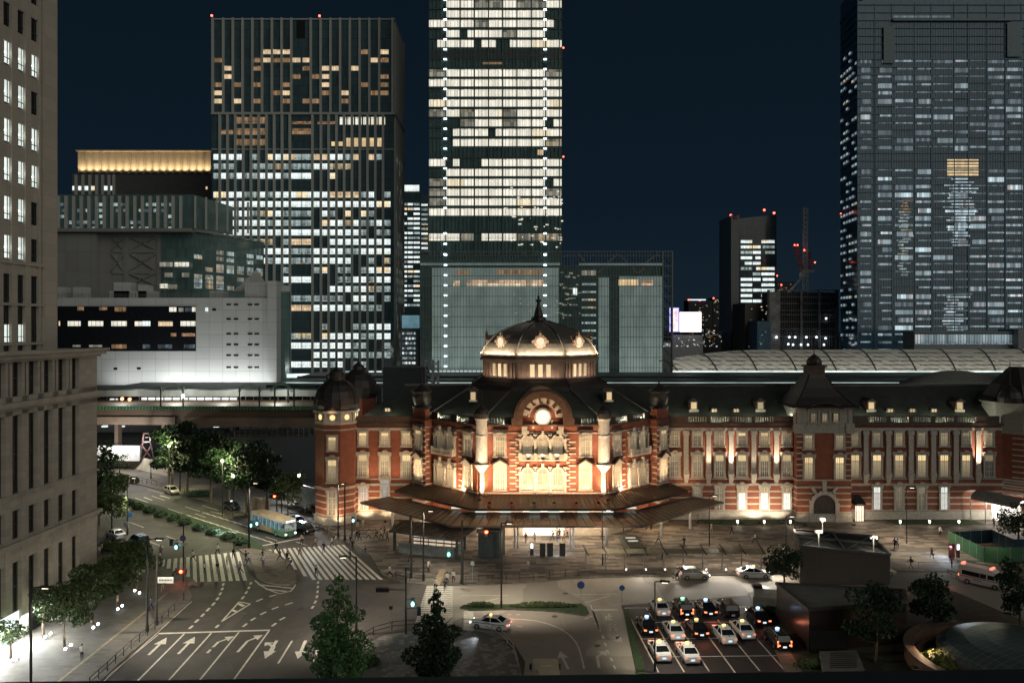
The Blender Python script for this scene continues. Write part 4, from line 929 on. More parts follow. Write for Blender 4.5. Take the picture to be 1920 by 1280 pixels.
W_['gold'] = lit_window('gold_light', (1.0, .72, .38), .95, (2.0, 2.1), .6, warmf=0, busy=.2, bars=.6)
W_['shop'] = lit_window('restaurant_light', (1.0, .66, .42), .9, (2.2, 4), .35, warm=(1, .85, .6), warmf=.3, busy=.6)
W_['refl'] = lit_window('office_and_reflection_light', (.72, .90, .98), .95, (1.3, 3.9), .2, warm=(1, 1, 1), warmf=.2, busy=.9)  # serves bright offices and the painted-in reflections of the right glass tower
def winparts(parent, rects, y, cap=100, th=.12, name='window', side=None):
    "rects: (x0,x1,z0,z1,key); the 100 largest as parts, the rest as one"
    rects = sorted(rects, key=lambda r: -abs((r[1] - r[0]) * (r[3] - r[2])))
    one, rest = rects[:cap], rects[cap:]
    for x0, x1, z0, z1, k in one:
        mb = MB()
        if side is None: mb.box(x0, x1, y - th, y, z0, z1)
        else: mb.box(side, side + th, x0, x1, z0, z1)
        mb.build(name, [W_[k]], parent)
    if rest:
        keys = sorted({r[4] for r in rest}); mb = MB()
        for x0, x1, z0, z1, k in rest:
            if side is None: mb.box(x0, x1, y - th, y, z0, z1, keys.index(k))
            else: mb.box(side, side + th, x0, x1, z0, z1, keys.index(k))
        o = mb.build(name, [W_[k] for k in keys], parent); o['kind'] = 'stuff'
M['fin'] = plain('stone_fin', (.46, .47, .43), .7, var=.1); M['redlamp'] = glow('aviation_red', (1.0, .10, .06), 6)
M['glassA'] = glass_dark('tower_glass', (.045, .075, .085), .12, (1.17, 4.2), (.05, .06, .06))
M['glassB'] = glass_dark('teal_glass', (.065, .11, .105), .15, (1.2, 4.1), (.10, .125, .12))
def redlamp(parent, p, r=.55):
    mb = MB(); mb.tube((p[0], p[1], p[2] - 2.2), (p[0], p[1], p[2]), .12, n=5, m=0); mb.sphere(p, r, 8, 1); mb.build('warning_lamp', [M['steel_dark'], M['redlamp']], parent)

# A: hotel and office tower with stone fins
Y = 360.0; k = Y / F
def AXp(px): return XY(px, Y)
A = thing('office_tower', 'tall dark tower with stone fins, warm hotel rooms above white office floors', 'tower', (AXp(565), Y + 15, 0))
x0, x1, zt = AXp(397), AXp(738), ZY(38, Y)
mb = MB(); mb.box(x0, x1, Y, Y + 32, 0, zt); mb.build('wall', [M['glassA']], A)
mb = MB(); zm, zb = ZY(213, Y), ZY(697, Y)
def cA(u): return AXp(u / 3.2 + 380)
for u in (62, 125, 183, 241, 300, 358, 417, 475, 533, 650, 709, 768, 826, 884, 943, 1001, 1060, 1140): x = cA(u); mb.box(x - .5, x + .5, Y - .8, Y, zm, zt + .8)
for u in (105, 151, 198, 245, 292, 338, 385, 431, 478, 525, 660, 711, 757, 804, 850, 897, 944, 990, 1037, 1083): x = cA(u); mb.box(x - .55, x + .55, Y - .8, Y, 0, zm - .3)
for yy in range(9): mb.box(x1, x1 + .7, Y + 2 + yy * 3.6, Y + 2.7 + yy * 3.6, 0, zt)
mb.box(x0, x1 + .8, Y - .9, Y + 32, zm - .6, zm + .4); mb.box(x0, x1 + .6, Y - .5, Y + 32, zt, zt + .6); mb.box(x0, x1, Y - .2, Y, ZY(281, Y), ZY(279, Y))
mb.box(AXp(556), AXp(572), Y - .1, Y + .1, ZY(72, Y), ZY(39, Y), 1)
mb.build('fin', [M['fin'], plain('recess_black', (.006, .006, .007), .5)], A)
rc = []
hot = {0: '5 6 7 15d 17', 1: '0d 4d 5 6d 7d 8 9 16 17d', 2: '1 4d 9d 11 12 14', 3: '1 8d 10d 11 17d', 4: '0d 2d 4d 7d 11 15d 17d', 5: '0 6d 7 11d 13 16d 17d', 6: '0 2 4d 7d 9d 10d 13d'}
for r_, s_ in hot.items():
    yt = (299 + 49.2 * r_) / 3.2
    for q in s_.split():
        c_ = int(q.rstrip('d')); u = 95 + 58.5 * c_ + (2 if c_ > 8 else 0); x = cA(u)
        rc.append((x - 1.75, x + 1.75, ZY(yt + 8.5, Y), ZY(yt, Y), 'warmdim' if 'd' in q else 'warm'))
for i in range(6):                                     # restaurant floors and the tall warm hall
    x = cA(842 + 46.8 * i); rc.append((x - 1.4, x + 1.4, ZY(234, Y), ZY(220, Y), 'cream'))
for i, u in enumerate((785, 828, 875, 921, 968, 1015, 1061)): x = cA(u); rc.append((x - .9, x + .9, ZY(275 if i > 1 else 274, Y), ZY(259 if i > 1 else 266, Y), 'gold'))
for u in (220, 267, 315, 361): 
    for yt in (220, 241, 261): x = cA(u); rc.append((x - 1.2, x + 1.2, ZY(yt + 12, Y), ZY(yt, Y), 'warmdim'))
for u in (127, 168): x = cA(u); rc.append((x - 1.2, x + 1.2, ZY(252, Y), ZY(244, Y), 'warmdim'))
for u0, u1 in ((538, 650), (690, 750), (762, 800)): rc.append((cA(u0), cA(u1), ZY(233, Y), ZY(228, Y), 'warmdim'))
rc.append((cA(538), cA(655), ZY(252, Y), ZY(241, Y), 'warmdim'))
cols = [84, 127, 173, 220, 267, 315, 361, 407, 454, 501, None, 688, 734, 780, 827, 873, 920, 967, 1013, 1060, 1105]
offp = ["1111.d.1111"[:10] + 'd' + 'ww11dw.w..', ".....ddddd" + 'd' + '11ddd.....', "d1d1dd111d" + '1' + '..........', None, "1111dd1d11" + '1' + '11wwwwd1..', "1111111111" + '1' + '1111111111', "11111.d11d" + '.' + '.1....1...', "1111111d1d" + 'd' + '.111d1dd..', "1111111111" + '1' + '111111d...', "...dd.dd.d" + 'w' + '..11111111', "...d1d1111" + 'd' + '1111dd1111', "...1dd1d11" + 'd' + '11111.....', "....d....d" + '.' + '......d111', ".........." + '1' + '.....11d11', ".........." + '.' + '..111d1ddd', ".........d" + 'd' + 'dddd.11d..', ".........." + 'w' + '11111.....', None, ".........." + '.' + '.....dd111', ".........d" + 'd' + '..1111dd11', ".........1" + '1' + '11111dd...', ".........." + '.' + '1111dddddd', ".........1" + '1' + '11d1......', ".........d" + '.' + '.......111']
for r_, s_ in enumerate(offp):
    if not s_: continue
    yt = 289.3 + 17.65 * r_
    for i, ch in enumerate(s_):
        if ch == '.':
            if rnd.random() > (.42 if r_ > 3 else .1): continue
            ch = 'd' if rnd.random() < .75 else '1'
        key = {'1': 'cool', 'd': 'cooldim', 'w': 'warm'}[ch]
        if cols[i] is None: rc.append((cA(531), cA(592), ZY(yt + 10.8, Y), ZY(yt, Y), key)); rc.append((cA(596), cA(657), ZY(yt + 10.8, Y), ZY(yt, Y), key))
        else: x = cA(cols[i]); h = 1.62 if i else 1.4; rc.append((x - h, x + h, ZY(yt + 10.8, Y), ZY(yt, Y), key))
winparts(A, rc, Y - .05)
rs = []
for r_ in range(24):
    z = ZY(289.3 + 17.65 * r_ + 10.8, Y)
    for yy in range(9):
        if rnd.random() < (.5 if r_ > 8 else .15): rs.append((Y + 3 + yy * 3.6, Y + 5.4 + yy * 3.6, z, z + 2.4, 'cooldim'))
winparts(A, rs, None, cap=12, side=x1)
redlamp(A, (x0, Y, zt + 2)); redlamp(A, (AXp(596), Y + 3, zt + 3))

# B: the bright slab tower over the department store
Y = 330.0
B = thing('glass_tower', 'tallest glass tower, nearly every office floor lit cream white, two rows of lamps', 'tower', (XY(930, Y), Y + 20, 0))
def rr(u): return XY(u / 3.2 + 780, Y)
mb = MB(); xa, xb = XY(805, Y), XY(1054.5, Y); mb.box(xa, xb, Y, Y + 38, 62, 205); mb.build('wall', [M['glassB']], B)
mb = MB()
for i in range(9): x = rr(178 + 85.3 * i); mb.box(x - .18, x + .18, Y - .5, Y, 62, 205)
for i in range(0, 36): x = xa + (xb - xa) * i / 35.0; mb.box(x - .04, x + .04, Y - .35, Y, 62, 205)
mb.build('mullion', [M['glassB'], ], B)
tops = [-36, -17.3, 1.5, 20, 38, 57, 75.6, 130.6, 149, 168, 187, 205.6, 224, 242, 261, 298.5, 317, 335.5, 354, 372, 391, 438]
pat = ["111111111", "111.11111", ".11dd1dd1", ".1111111.", "111d11119", ".1811d11.", "811898111", "d1111111d", "111111111", ".11111111", "111111111", "d1d11d111", "..d11d118", ".81181111", ".8111111d", "18.811111", ".11111111", "d11111118", "d1111111d", "d11111111", "111111111", "11d811ddd"]
M['slabB'] = plain('spandrel', (.07, .085, .08), .4)
mb = MB()
for t in tops: mb.box(xa, xb, Y - .4, Y, ZY(t - 3.2, Y), ZY(t - 1.2, Y))
mb.box(xa, xb, Y - .15, Y, ZY(112, Y), ZY(94, Y)); mb.build('spandrel', [M['slabB']], B)
edges = [75] + [180 + 85.3 * i for i in range(8)] + [876]
rc = []
for t, s_ in zip(tops, pat):
    for i, ch in enumerate(s_):
        a, b = rr(edges[i] + 3), rr(edges[i+1] - 3); z1, z0 = ZY(t, Y), ZY(t + 13.2, Y)
        if ch == '.': continue
        if ch == '8': a = (a + b) / 2
        if ch == '9': b = (a + b) / 2
        rc.append((a, b, z0, z1, 'creamdim' if ch == 'd' else 'cream'))
rc += [(rr(400), rr(520), ZY(121, Y), ZY(117, Y), 'warmdim'), (rr(730), rr(765), ZY(291, Y), ZY(281, Y), 'warm')]
winparts(B, rc, Y - .02)
M['bluewhite'] = glow('bluish_lamp', (.75, .90, 1.0), 5)
for px in (835, 1022):
    for i in range(-2, 25):
        y = 1 + i * 18.55 if i < 22 else 438 + (i - 22) * 19.5
        x = XY(px, Y); z = ZY(y, Y); mb = MB(); mb.box(x - .62, x + .62, Y - .75, Y - .5, z - .28, z + .28); mb.build('facade_lamp', [M['bluewhite']], B)
redlamp(B, (xb + .4, Y, ZY(90, Y)), .4); redlamp(B, (xb + .4, Y, ZY(294, Y)), .4)
rl = []                                            # small scattered lit panes low on the right half
for i in range(70):
    x = XY(rnd.uniform(945, 1052), Y); z = ZY(rnd.uniform(345, 465), Y); rl.append((x, x + rnd.uniform(.4, 1.6), z, z + .5, 'cream'))
winparts(B, rl, Y - .30, cap=10)

# C: the low glass-screened department store with a lit screen wall
Y = 322.0
D = thing('department_store', 'wide pale green glass block with a thin grid, glowing behind the station dome', 'department store', (XY(1020, Y), Y + 10, 0))
def d5(u, v): return (u / 3.369 + 740, v / 3.369 + 340)
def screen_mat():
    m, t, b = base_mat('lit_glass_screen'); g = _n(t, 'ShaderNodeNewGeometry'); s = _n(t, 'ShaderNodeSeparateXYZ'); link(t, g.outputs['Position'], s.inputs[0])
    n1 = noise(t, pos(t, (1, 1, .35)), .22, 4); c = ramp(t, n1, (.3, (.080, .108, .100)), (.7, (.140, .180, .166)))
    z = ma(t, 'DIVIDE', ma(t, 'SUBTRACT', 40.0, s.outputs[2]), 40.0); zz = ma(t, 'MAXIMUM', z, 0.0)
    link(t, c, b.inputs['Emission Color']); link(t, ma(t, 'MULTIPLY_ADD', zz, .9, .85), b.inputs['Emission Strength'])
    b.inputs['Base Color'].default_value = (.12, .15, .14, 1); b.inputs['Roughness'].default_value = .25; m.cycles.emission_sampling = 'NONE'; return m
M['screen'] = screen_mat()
M['grid'] = plain('grid_metal', (.20, .22, .20), .5, .2); M['griddark'] = plain('grid_dark', (.05, .06, .06), .5, .2)
zt = ZY(472, Y); zb = ZY(699, Y) - 4
x0, x1 = XY(*[788, Y]), XY(1261, Y)
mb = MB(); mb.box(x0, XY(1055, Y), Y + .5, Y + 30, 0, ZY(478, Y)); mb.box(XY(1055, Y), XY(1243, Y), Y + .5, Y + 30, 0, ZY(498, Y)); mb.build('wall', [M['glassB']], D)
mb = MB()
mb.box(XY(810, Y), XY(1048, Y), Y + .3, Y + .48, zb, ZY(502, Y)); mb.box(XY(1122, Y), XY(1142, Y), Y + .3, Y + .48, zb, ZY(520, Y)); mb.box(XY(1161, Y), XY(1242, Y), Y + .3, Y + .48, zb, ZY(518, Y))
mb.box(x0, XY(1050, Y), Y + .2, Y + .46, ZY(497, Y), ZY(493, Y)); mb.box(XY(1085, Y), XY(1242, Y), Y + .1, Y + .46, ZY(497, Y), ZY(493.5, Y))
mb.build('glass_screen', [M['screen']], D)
mb = MB()
x = x0; i = 0
while x < x1: mb.box(x - .07, x + .07, Y - .1, Y + .1, zb, zt); x += 1.16
for v in [533 + 64.2 * j for j in range(-1, 11)]: z = ZY(v / 3.369 + 340, Y); mb.box(x0, x1, Y - .12, Y + .12, z - .09, z + .09)
mb.box(x0, x1, Y - .14, Y + .14, zt, zt + .25)
for px in (1243, 1261): mb.box(XY(px, Y) - .2, XY(px, Y) + .2, Y - .15, Y + 3, zb, zt)
mb.build('mullion', [M['grid']], D)
mb = MB()                                          # braces at the crown and the stair shaft
for a, b in (((1160, 455), (1200, 505)), ((1350, 510), (1410, 460)), ((1410, 460), (1470, 510)), ((1590, 510), (1660, 460)), ((1250, 545), (1280, 590)), ((1270, 590), (1320, 545)), ((1500, 545), (1540, 590)), ((1530, 590), (1580, 545))):
    p, q = P(*d5(*a), Y + .8), P(*d5(*b), Y + .8); mb.beam(p, q, .7, .7)
for px in (1243, 1250, 1257):
    for j in range(12): z = ZY(480 + 19 * j, Y); mb.beam((XY(1243, Y), Y + 1, z), (XY(1261, Y), Y + 1, z - 4), .25, .25)
mb.build('brace', [M['grid']], D)
rc = [(XY(875, Y), XY(1021, Y), ZY(537, Y), ZY(525, Y), 'shop'), (XY(850, Y), XY(862, Y), ZY(537, Y), ZY(526, Y), 'shop'), (XY(1160, Y), XY(1197, Y), ZY(535, Y), ZY(524, Y), 'gold'), (XY(1203, Y), XY(1224, Y), ZY(535, Y), ZY(525, Y), 'shop'),
      (XY(933, Y), XY(1018, Y), ZY(514, Y), ZY(506, Y), 'warmdim'), (XY(855, Y), XY(880, Y), ZY(514, Y), ZY(507, Y), 'warmdim'), (XY(1090, Y), XY(1118, Y), ZY(516, Y), ZY(507, Y), 'creamdim')]
for j in range(11): rc.append((XY(1091, Y), XY(1118, Y), ZY(534.5 + j * 14.5, Y), ZY(531 + j * 14.5, Y), 'cooldim'))
for j in range(34): x = XY(rnd.uniform(1048, 1086), Y); z = ZY(rnd.choice((512, 520, 534, 541, 552, 561, 571, 590, 596)) + rnd.uniform(-2, 2), Y); rc.append((x, x + rnd.uniform(.5, 2), z, z + .45, 'creamdim'))
for j in range(26): x = XY(rnd.uniform(955, 1046), Y); z = ZY(rnd.uniform(540, 620), Y); rc.append((x, x + rnd.uniform(.4, 1.4), z, z + .35, 'creamdim'))
rc.append((XY(1074, Y), XY(1082, Y), ZY(553, Y), ZY(540, Y), 'cool'))
winparts(D, rc, Y + .3)
for px in (835.5, 1022):
    for j in range(12):
        y = 478 + 18.95 * j
        if px > 1000 and j > 7: continue
        x = XY(px, Y); z = ZY(y, Y); mb = MB(); mb.box(x - .6, x + .6, Y - .45, Y - .2, z - .26, z + .26); mb.build('facade_lamp', [M['bluewhite']], D)
mb = MB()
for j in range(32): x = XY(806 + 8 * j, Y - 4); mb.box(x, x + 1.4, Y - 4.4, Y - 4, ZY(700, Y - 4), ZY(693.5, Y - 4))
mb.box(XY(800, Y - 4), XY(1065, Y - 4), Y - 4, Y, 0, ZY(692.5, Y - 4), 1); mb.build('street_front', [glow('street_front_light', (.55, .66, .66), .7), M['griddark']], D)

# D2: slim tower between, with a sign block below
Y = 520.0
E = thing('slim_tower', 'slim office tower between the two tallest, white floors and a lit crown', 'tower', (XY(775, Y), Y + 10, 0))
mb = MB(); mb.box(XY(735, Y), XY(789, Y), Y, Y + 20, 0, ZY(352, Y)); mb.box(XY(789, Y), XY(803, Y), Y + 8, Y + 28, 0, ZY(362, Y)); mb.build('wall', [M['glassA']], E)
rc = [(XY(753, Y), XY(786, Y), ZY(359, Y), ZY(347, Y), 'cool')]
y = 381
while y < 575:
    if not 462 < y < 470:
        for a, b in ((753, 763), (764.5, 774), (775.5, 787)):
            if rnd.random() < .85: rc.append((XY(a, Y), XY(b, Y), ZY(y + 4, Y), ZY(y, Y), rnd.choice(['cool', 'cool', 'cooldim', 'warm' if y < 395 else 'cool'])))
        if y < 470: rc.append((XY(790, Y), XY(802, Y), ZY(y + 5, Y), ZY(y + 1.5, Y), rnd.choice(['cool', 'cooldim', 'cooldim'])))
    y += 9.0
winparts(E, rc, Y - .1)
Y = 345.0
E2 = thing('small_office_block', 'narrow white office block with a pale blue billboard box on its roof', 'building', (XY(770, Y), Y + 8, 0))
mb = MB(); mb.box(XY(752, Y), XY(785, Y), Y, Y + 18, 0, ZY(616, Y)); mb.build('wall', [plain('white_block', (.30, .30, .34), .6)], E2)
mb = MB(); mb.box(XY(753, Y), XY(783.5, Y), Y + 1, Y + 6, ZY(615, Y), ZY(591, Y)); mb.build('billboard', [glow('billboard_blue', (.10, .20, .24), 1, .2, .3)], E2)
rc = [(XY(754.5 + 3.1 * i, Y), XY(757 + 3.1 * i, Y), ZY(627 + 9.2 * j, Y), ZY(623 + 9.2 * j, Y), rnd.choice(['cooldim', 'cooldim', 'blue2', 'cool'])) for i in range(8) for j in range(8)]
winparts(E2, rc, Y - .05)

# E: low white block on the far side of the viaduct
Y = 262.0
H = thing('white_block_building', 'long pale tiled building with a dark window band and small paired windows', 'building', (XY(330, Y), Y + 15, 0))
M['tile'] = panels('pale_tile', (.50, .50, .48), (4.4, 4.0), .10, .55, .05, .7, .10)
M['tileband'] = plain('dark_band_glass', (.012, .012, .013), .2)
zb = 0
mb = MB(); mb.prism([(XY(60, Y), Y), (XY(504, Y), Y), (XY(504, Y + 34), Y + 34), (XY(60, Y), Y + 34)], zb, ZY(558, Y)); mb.box(XY(504, Y), XY(521, Y), Y - 1.5, Y + 3.4, zb, ZY(527, Y)); mb.box(XY(457, Y), XY(504, Y), Y + 1, Y + 20, ZY(558, Y), ZY(529, Y))
mb.box(XY(521, Y), XY(536.5, Y), Y + 4, Y + 5, ZY(546, Y), ZY(534, Y)); mb.mesh([P(436, 546, Y + 6), P(458, 529, Y + 6), P(481, 504, Y + 6), P(497, 529, Y + 6), P(497, 546, Y + 6), P(458, 529, Y + 24), P(481, 504, Y + 20), P(497, 529, Y + 24)], [(0, 4, 3, 2, 1), (2, 3, 7, 6), (1, 2, 6, 5)])
mb.build('wall', [M['tile']], H)
mb = MB(); mb.box(XY(521, Y), XY(537, Y), Y + 3.5, Y + 5, zb, ZY(546, Y)); mb.build('glass_corner', [M['glassB']], H)
mb = MB(); mb.box(XY(60, Y), XY(367.5, Y), Y - .12, Y - .02, ZY(658, Y), ZY(574, Y)); mb.build('window_band', [M['tileband']], H)
def h8(u, v): return (u / 3.4286, v / 3.4286 + 400)
rc = []
for u0, u1, v0, v1, k_ in ((380, 388, 692, 722, 'warm'), (438, 520, 692, 724, 'cream'), (570, 665, 692, 724, 'cream'), (718, 816, 692, 724, 'cream'), (868, 915, 694, 724, 'cream'), (918, 968, 692, 724, 'cool'), (1020, 1112, 694, 724, 'warm'), (1163, 1258, 692, 724, 'cream'),
                       (500, 540, 600, 624, 'warmdim'), (640, 690, 602, 622, 'warmdim'), (740, 812, 602, 630, 'warmdim'), (1090, 1135, 603, 632, 'cream'), (1150, 1180, 606, 632, 'creamdim'), (1190, 1230, 606, 632, 'blue2'), (1236, 1258, 603, 632, 'cream'),
                       (1100, 1135, 768, 790, 'warmdim'), (1170, 1255, 768, 790, 'warmdim'), (470, 520, 845, 858, 'creamdim'), (575, 660, 845, 858, 'creamdim'), (720, 815, 842, 868, 'warmdim'), (920, 968, 842, 868, 'blue2'), (1016, 1108, 842, 868, 'blue2'), (1185, 1256, 842, 868, 'blue2'), (1322, 1338, 606, 630, 'cool')):
    a, b = h8(u0, v0), h8(u1, v1); rc.append((XY(a[0], Y), XY(b[0], Y), ZY(b[1], Y), ZY(a[1], Y), k_))
winparts(H, rc, Y - .14)
for v in (585, 678, 773, 842, 911, 988):
    for u in (1470, 1517, 1607, 1650):
        a, b = h8(u - 14, v - 5), h8(u + 15, v + 6); mb = MB(); mb.box(XY(a[0], Y), XY(b[0], Y), Y - .1, Y - .005, ZY(b[1], Y), ZY(a[1], Y)); mb.build('vent', [M['tileband']], H)
for u, v in ((743, 998), (893, 996), (1377, 618)): a, b = h8(u - 12, v - 7), h8(u + 12, v + 7); mb = MB(); mb.box(XY(a[0], Y), XY(b[0], Y), Y - .1, Y - .005, ZY(b[1], Y), ZY(a[1], Y)); mb.build('vent', [M['tileband']], H)
mb = MB(); zr = ZY(558, Y)
for u0, u1, v in ((490, 555, 475), (380, 425, 475), (750, 850, 445), (905, 960, 460), (1360, 1450, 500), (720, 1000, 500)): a, b = h8(u0, v), h8(u1, v); mb = MB(); mb.box(XY(a[0], Y + 6), XY(b[0], Y + 6), Y + 4, Y + 9, zr, ZY(a[1], Y + 6)); mb.build('roof_plant', [M['tile']], H)
mb = MB()
for i in range(60): x = XY(108 + 6.3 * i, Y); mb.box(x - .05, x + .05, Y + .3, Y + .4, zr, zr + 1.3)
for z in (.65, 1.3): mb.box(XY(100, Y), XY(457, Y), Y + .3, Y + .4, zr + z - .05, zr + z + .05)
mb.build('railing', [M['grid']], H)
for x, p_, wd_ in ((410, 3000, 34), (270, 1100, 22)): area((XY(x, Y), Y - 5.5, 15.5), (XY(x, Y), Y, 21), p_, (.95, 1, 1), wd_, .6, H)

# F: glass box on the grey plinth, behind
Y = 320.0
I = thing('grey_plinth_building', 'glass office box with pale fins above grey braced concrete walls', 'building', (XY(250, Y), Y + 15, 0))
M['conc'] = panels('grey_concrete', (.28, .28, .26), (5, 8), .12, .6, .06, .85, .15); M['concd'] = panels('dark_concrete', (.11, .11, .105), (2, 1), .05, .7, .1, .85)
def f8(u): return XY(u / 3.4286, Y)
def fz(v): return ZY(v / 3.4286 + 400, Y)
mb = MB(); mb.box(f8(300), f8(645), Y - 3, Y + 20, 0, fz(132)); mb.box(f8(645), f8(1045), Y, Y + 20, 0, fz(126)); mb.build('wall', [M['conc']], I)
mb = MB()
for a, b in (((720, 150), (800, 235)), ((720, 235), (800, 150)), ((833, 150), (1010, 235)), ((833, 235), (1010, 150)), ((833, 255), (1010, 370)), ((833, 370), (1010, 255)), ((720, 255), (800, 370)), ((720, 370), (800, 255)), ((833, 385), (1000, 460)), ((833, 460), (1000, 385))):
    mb.beam((f8(a[0]), Y - .25, fz(a[1])), (f8(b[0]), Y - .25, fz(b[1])), .5, 1.0, up=(0, 1, 0))
for u in (815, 1030): mb.box(f8(u) - 1.1, f8(u) + 1.1, Y - .5, Y, 0, fz(126))
for v in (140, 243, 378): mb.box(f8(722), f8(1045), Y - .45, Y, fz(v) - .7, fz(v) + .7)
mb.build('brace', [M['conc']], I)
mb = MB(); mb.box(f8(1045), f8(1245), Y - 1, Y + 30, 0, fz(120)); mb.box(f8(300), f8(1255), Y - 5, Y + 30, fz(128), fz(105), 1); mb.box(f8(300), f8(1265), Y - 3, Y + 30, fz(105), ZY(367, Y), 0)
mb.mesh([(f8(1245), Y - 1, 0), (f8(1500), Y + 40, 0), (f8(1500), Y + 40, fz(120)), (f8(1245), Y - 1, fz(120))], [(0, 1, 2, 3)], 0)
mb.mesh([(f8(1245), Y - 4.6, fz(120)), (f8(1500), Y + 38, fz(120)), (f8(1500), Y + 38, fz(112)), (f8(1245), Y - 4.6, fz(105))], [(0, 1, 2, 3)], 1)
mb.mesh([(f8(1265), Y - 3, fz(105)), (f8(1385), Y + 20, fz(105)), (f8(1385), Y + 20, ZY(374, Y)), (f8(1265), Y - 3, ZY(367, Y))], [(0, 1, 2, 3)], 0)
mb.build('glass_box', [M['glassB'], M['conc']], I)
mb = MB()
for i in range(17): x = XY(118 + 14.2 * i, Y); mb.box(x - .55, x + .55, Y - 3.6, Y - 3, fz(105), ZY(370, Y))
for i in range(7): f = i / 7; mb.box(f8(1275) + f * 22 - .3, f8(1275) + f * 22 + .3, Y - 3.5 + 22 * f, Y - 2.8 + 22 * f, fz(105), ZY(370, Y))
mb.build('fin', [M['fin']], I)
rc = []
for i in range(16):
    for j in range(5):
        if rnd.random() < .30: x = XY(121 + 14.2 * i + rnd.random() * 4, Y); z = ZY(383 + 11 * j, Y); rc.append((x, x + 1.5, z - 1.2, z, rnd.choice(['blue2', 'cooldim', 'cooldim'])))
for u in (310, 340, 395): x = XY(u / 1.94 - 0, Y)
for u0, u1, v in ((1048, 1130, 318), (1142, 1235, 318), (1080, 1130, 385), (1190, 1235, 385), (1050, 1100, 455), (1100, 1160, 460)): rc.append((f8(u0), f8(u1), fz(v + 28), fz(v), rnd.choice(['creamdim', 'cream', 'creamdim'])))
winparts(I, rc, Y - 3.05 if False else Y - 3.02)
rs = MB()
for i in range(7):
    for j, v in enumerate((225, 268, 318, 345, 395, 425, 458)):
        if rnd.random() < .7:
            f = (i + .15) / 7; g_ = f + .10; xa_, xb_ = f8(1245) + (f8(1500) - f8(1245)) * f, f8(1245) + (f8(1500) - f8(1245)) * g_
            ya, yb = Y - 1.3 + 41 * f, Y - 1.3 + 41 * g_; zz = fz(v + 22 - 30 * f * 0); 
            rs.mesh([(xa_, ya, zz), (xb_, yb, zz), (xb_, yb, zz + 1.7), (xa_, ya, zz + 1.7)], [(0, 1, 2, 3)], 0 if rnd.random() < .5 else 1)
o = rs.build('window', [W_['cooldim'], W_['creamdim']], I); o['kind'] = 'stuff'
# gold crown building behind it
Y = 420.0
J = thing('gold_crown_building', 'dark building whose tall crown of panels glows gold from below', 'building', (XY(268, Y), Y + 12, 0))
mb = MB(); mb.box(XY(135, Y), XY(397, Y), Y, Y + 30, 0, ZY(325, Y)); mb.build('wall', [M['concd']], J)
def crown_mat():
    m, t, b = base_mat('crown_panel'); b.inputs['Base Color'].default_value = (.42, .36, .27, 1); b.inputs['Roughness'].default_value = .6; return m
mb = MB(); mb.box(XY(146, Y), XY(397, Y), Y + 1, Y + 24, ZY(325, Y), ZY(284, Y)); mb.box(XY(143, Y), XY(397, Y), Y - 1, Y + 25, ZY(284, Y), ZY(281.5, Y))
for i in range(19): x = XY(146 + 13.8 * i, Y); mb.box(x - .2, x + .2, Y + .3, Y + 1, ZY(324, Y), ZY(284, Y))
mb.build('crown', [crown_mat()], J)
mb = MB()
for i in range(18):
    px = 153 + 13.8 * i; x = XY(px, Y); mb.box(x - 1.2, x + 1.2, Y - .9, Y - .2, ZY(325, Y), ZY(325, Y) + .35)
    spot((x, Y - 1.3, ZY(325, Y) + .5), (x, Y + 1.0, ZY(300, Y)), 2600, (1, .76, .46), 110, 1, .3, 'crown_light', J)
mb.build('light_trough', [M['steel_dark']], J)
rc = [(XY(u, Y), XY(u + 6.5, Y), ZY(357, Y), ZY(349, Y), 'cool') for u in (136, 147, 159, 171, 195, 207)] + [(XY(386, Y), XY(389, Y), ZY(355, Y), ZY(350, Y), 'warm'), (XY(154, Y), XY(158, Y), ZY(368, Y), ZY(365, Y), 'cool')]
winparts(J, rc, Y - .05)
mb = MB()
for px in (143, 156, 169, 182, 193, 205, 214): x = XY(px, Y); mb.box(x - .7, x + .7, Y - .6, Y, ZY(366, Y), ZY(328, Y))
mb.build('fin', [M['fin']], J)

# G: right glass tower
Y = 400.0
K = thing('blue_glass_tower', 'huge dark blue glass tower with fine lit floors and a chamfered corner', 'tower', (XY(1760, Y), Y + 20, 0))
M['glassC'] = glass_dark('blue_glass', (.040, .090, .130), .12, (1.3, 3.9), (.09, .17, .21), .12, .12)
M['glassD'] = glass_dark('blue_glass_low', (.040, .055, .06), .2, (1.3, 3.9), (.13, .155, .155), .14, .12)
mb = MB(); pl = [(XY(1608, Y), Y), (XY(2060, Y), Y), (XY(2060, Y), Y + 55), (XY(1590, Y + 55), Y + 55), (XY(1576, Y + 25), Y + 25)]
mb.prism(pl, 0, 205); mb.build('wall', [M['glassC']], K)
mb = MB(); xs = [1608, 1640, 1672, 1715, 1746, 1789, 1815, 1850, 1884, 1915]
for px in xs: x = XY(px, Y); mb.box(x - .22, x + .22, Y - .3, Y, 0, 196)
x = XY(1608, Y)
for i in range(90): xx = XY(1608, Y) + 1.3 * i; mb.box(xx - .03, xx + .03, Y - .16, Y, 0, ZY(38, Y))
for j in range(50): z = 4 + 3.9 * j; mb.box(XY(1608, Y), XY(2060, Y), Y - .55, Y, z - .16, z + .10)
for j in range(50): z = 4 + 3.9 * j; a = Vector((XY(1608, Y) - .2, Y - .2, z)); b = Vector((XY(1576, Y + 25) - .2, Y + 24.8, z)); mb.beam(a, b, .5, .2)
mb.box(XY(1672, Y), XY(1895, Y), Y - 1.5, Y, ZY(41, Y), ZY(37, Y), 1); mb.box(XY(1655, Y), XY(1675, Y), Y - 1.2, Y - .6, ZY(120, Y), ZY(52, Y), 1); mb.box(XY(1886, Y), XY(1912, Y), Y - 1.2, Y - .6, ZY(108, Y), ZY(44, Y), 1)
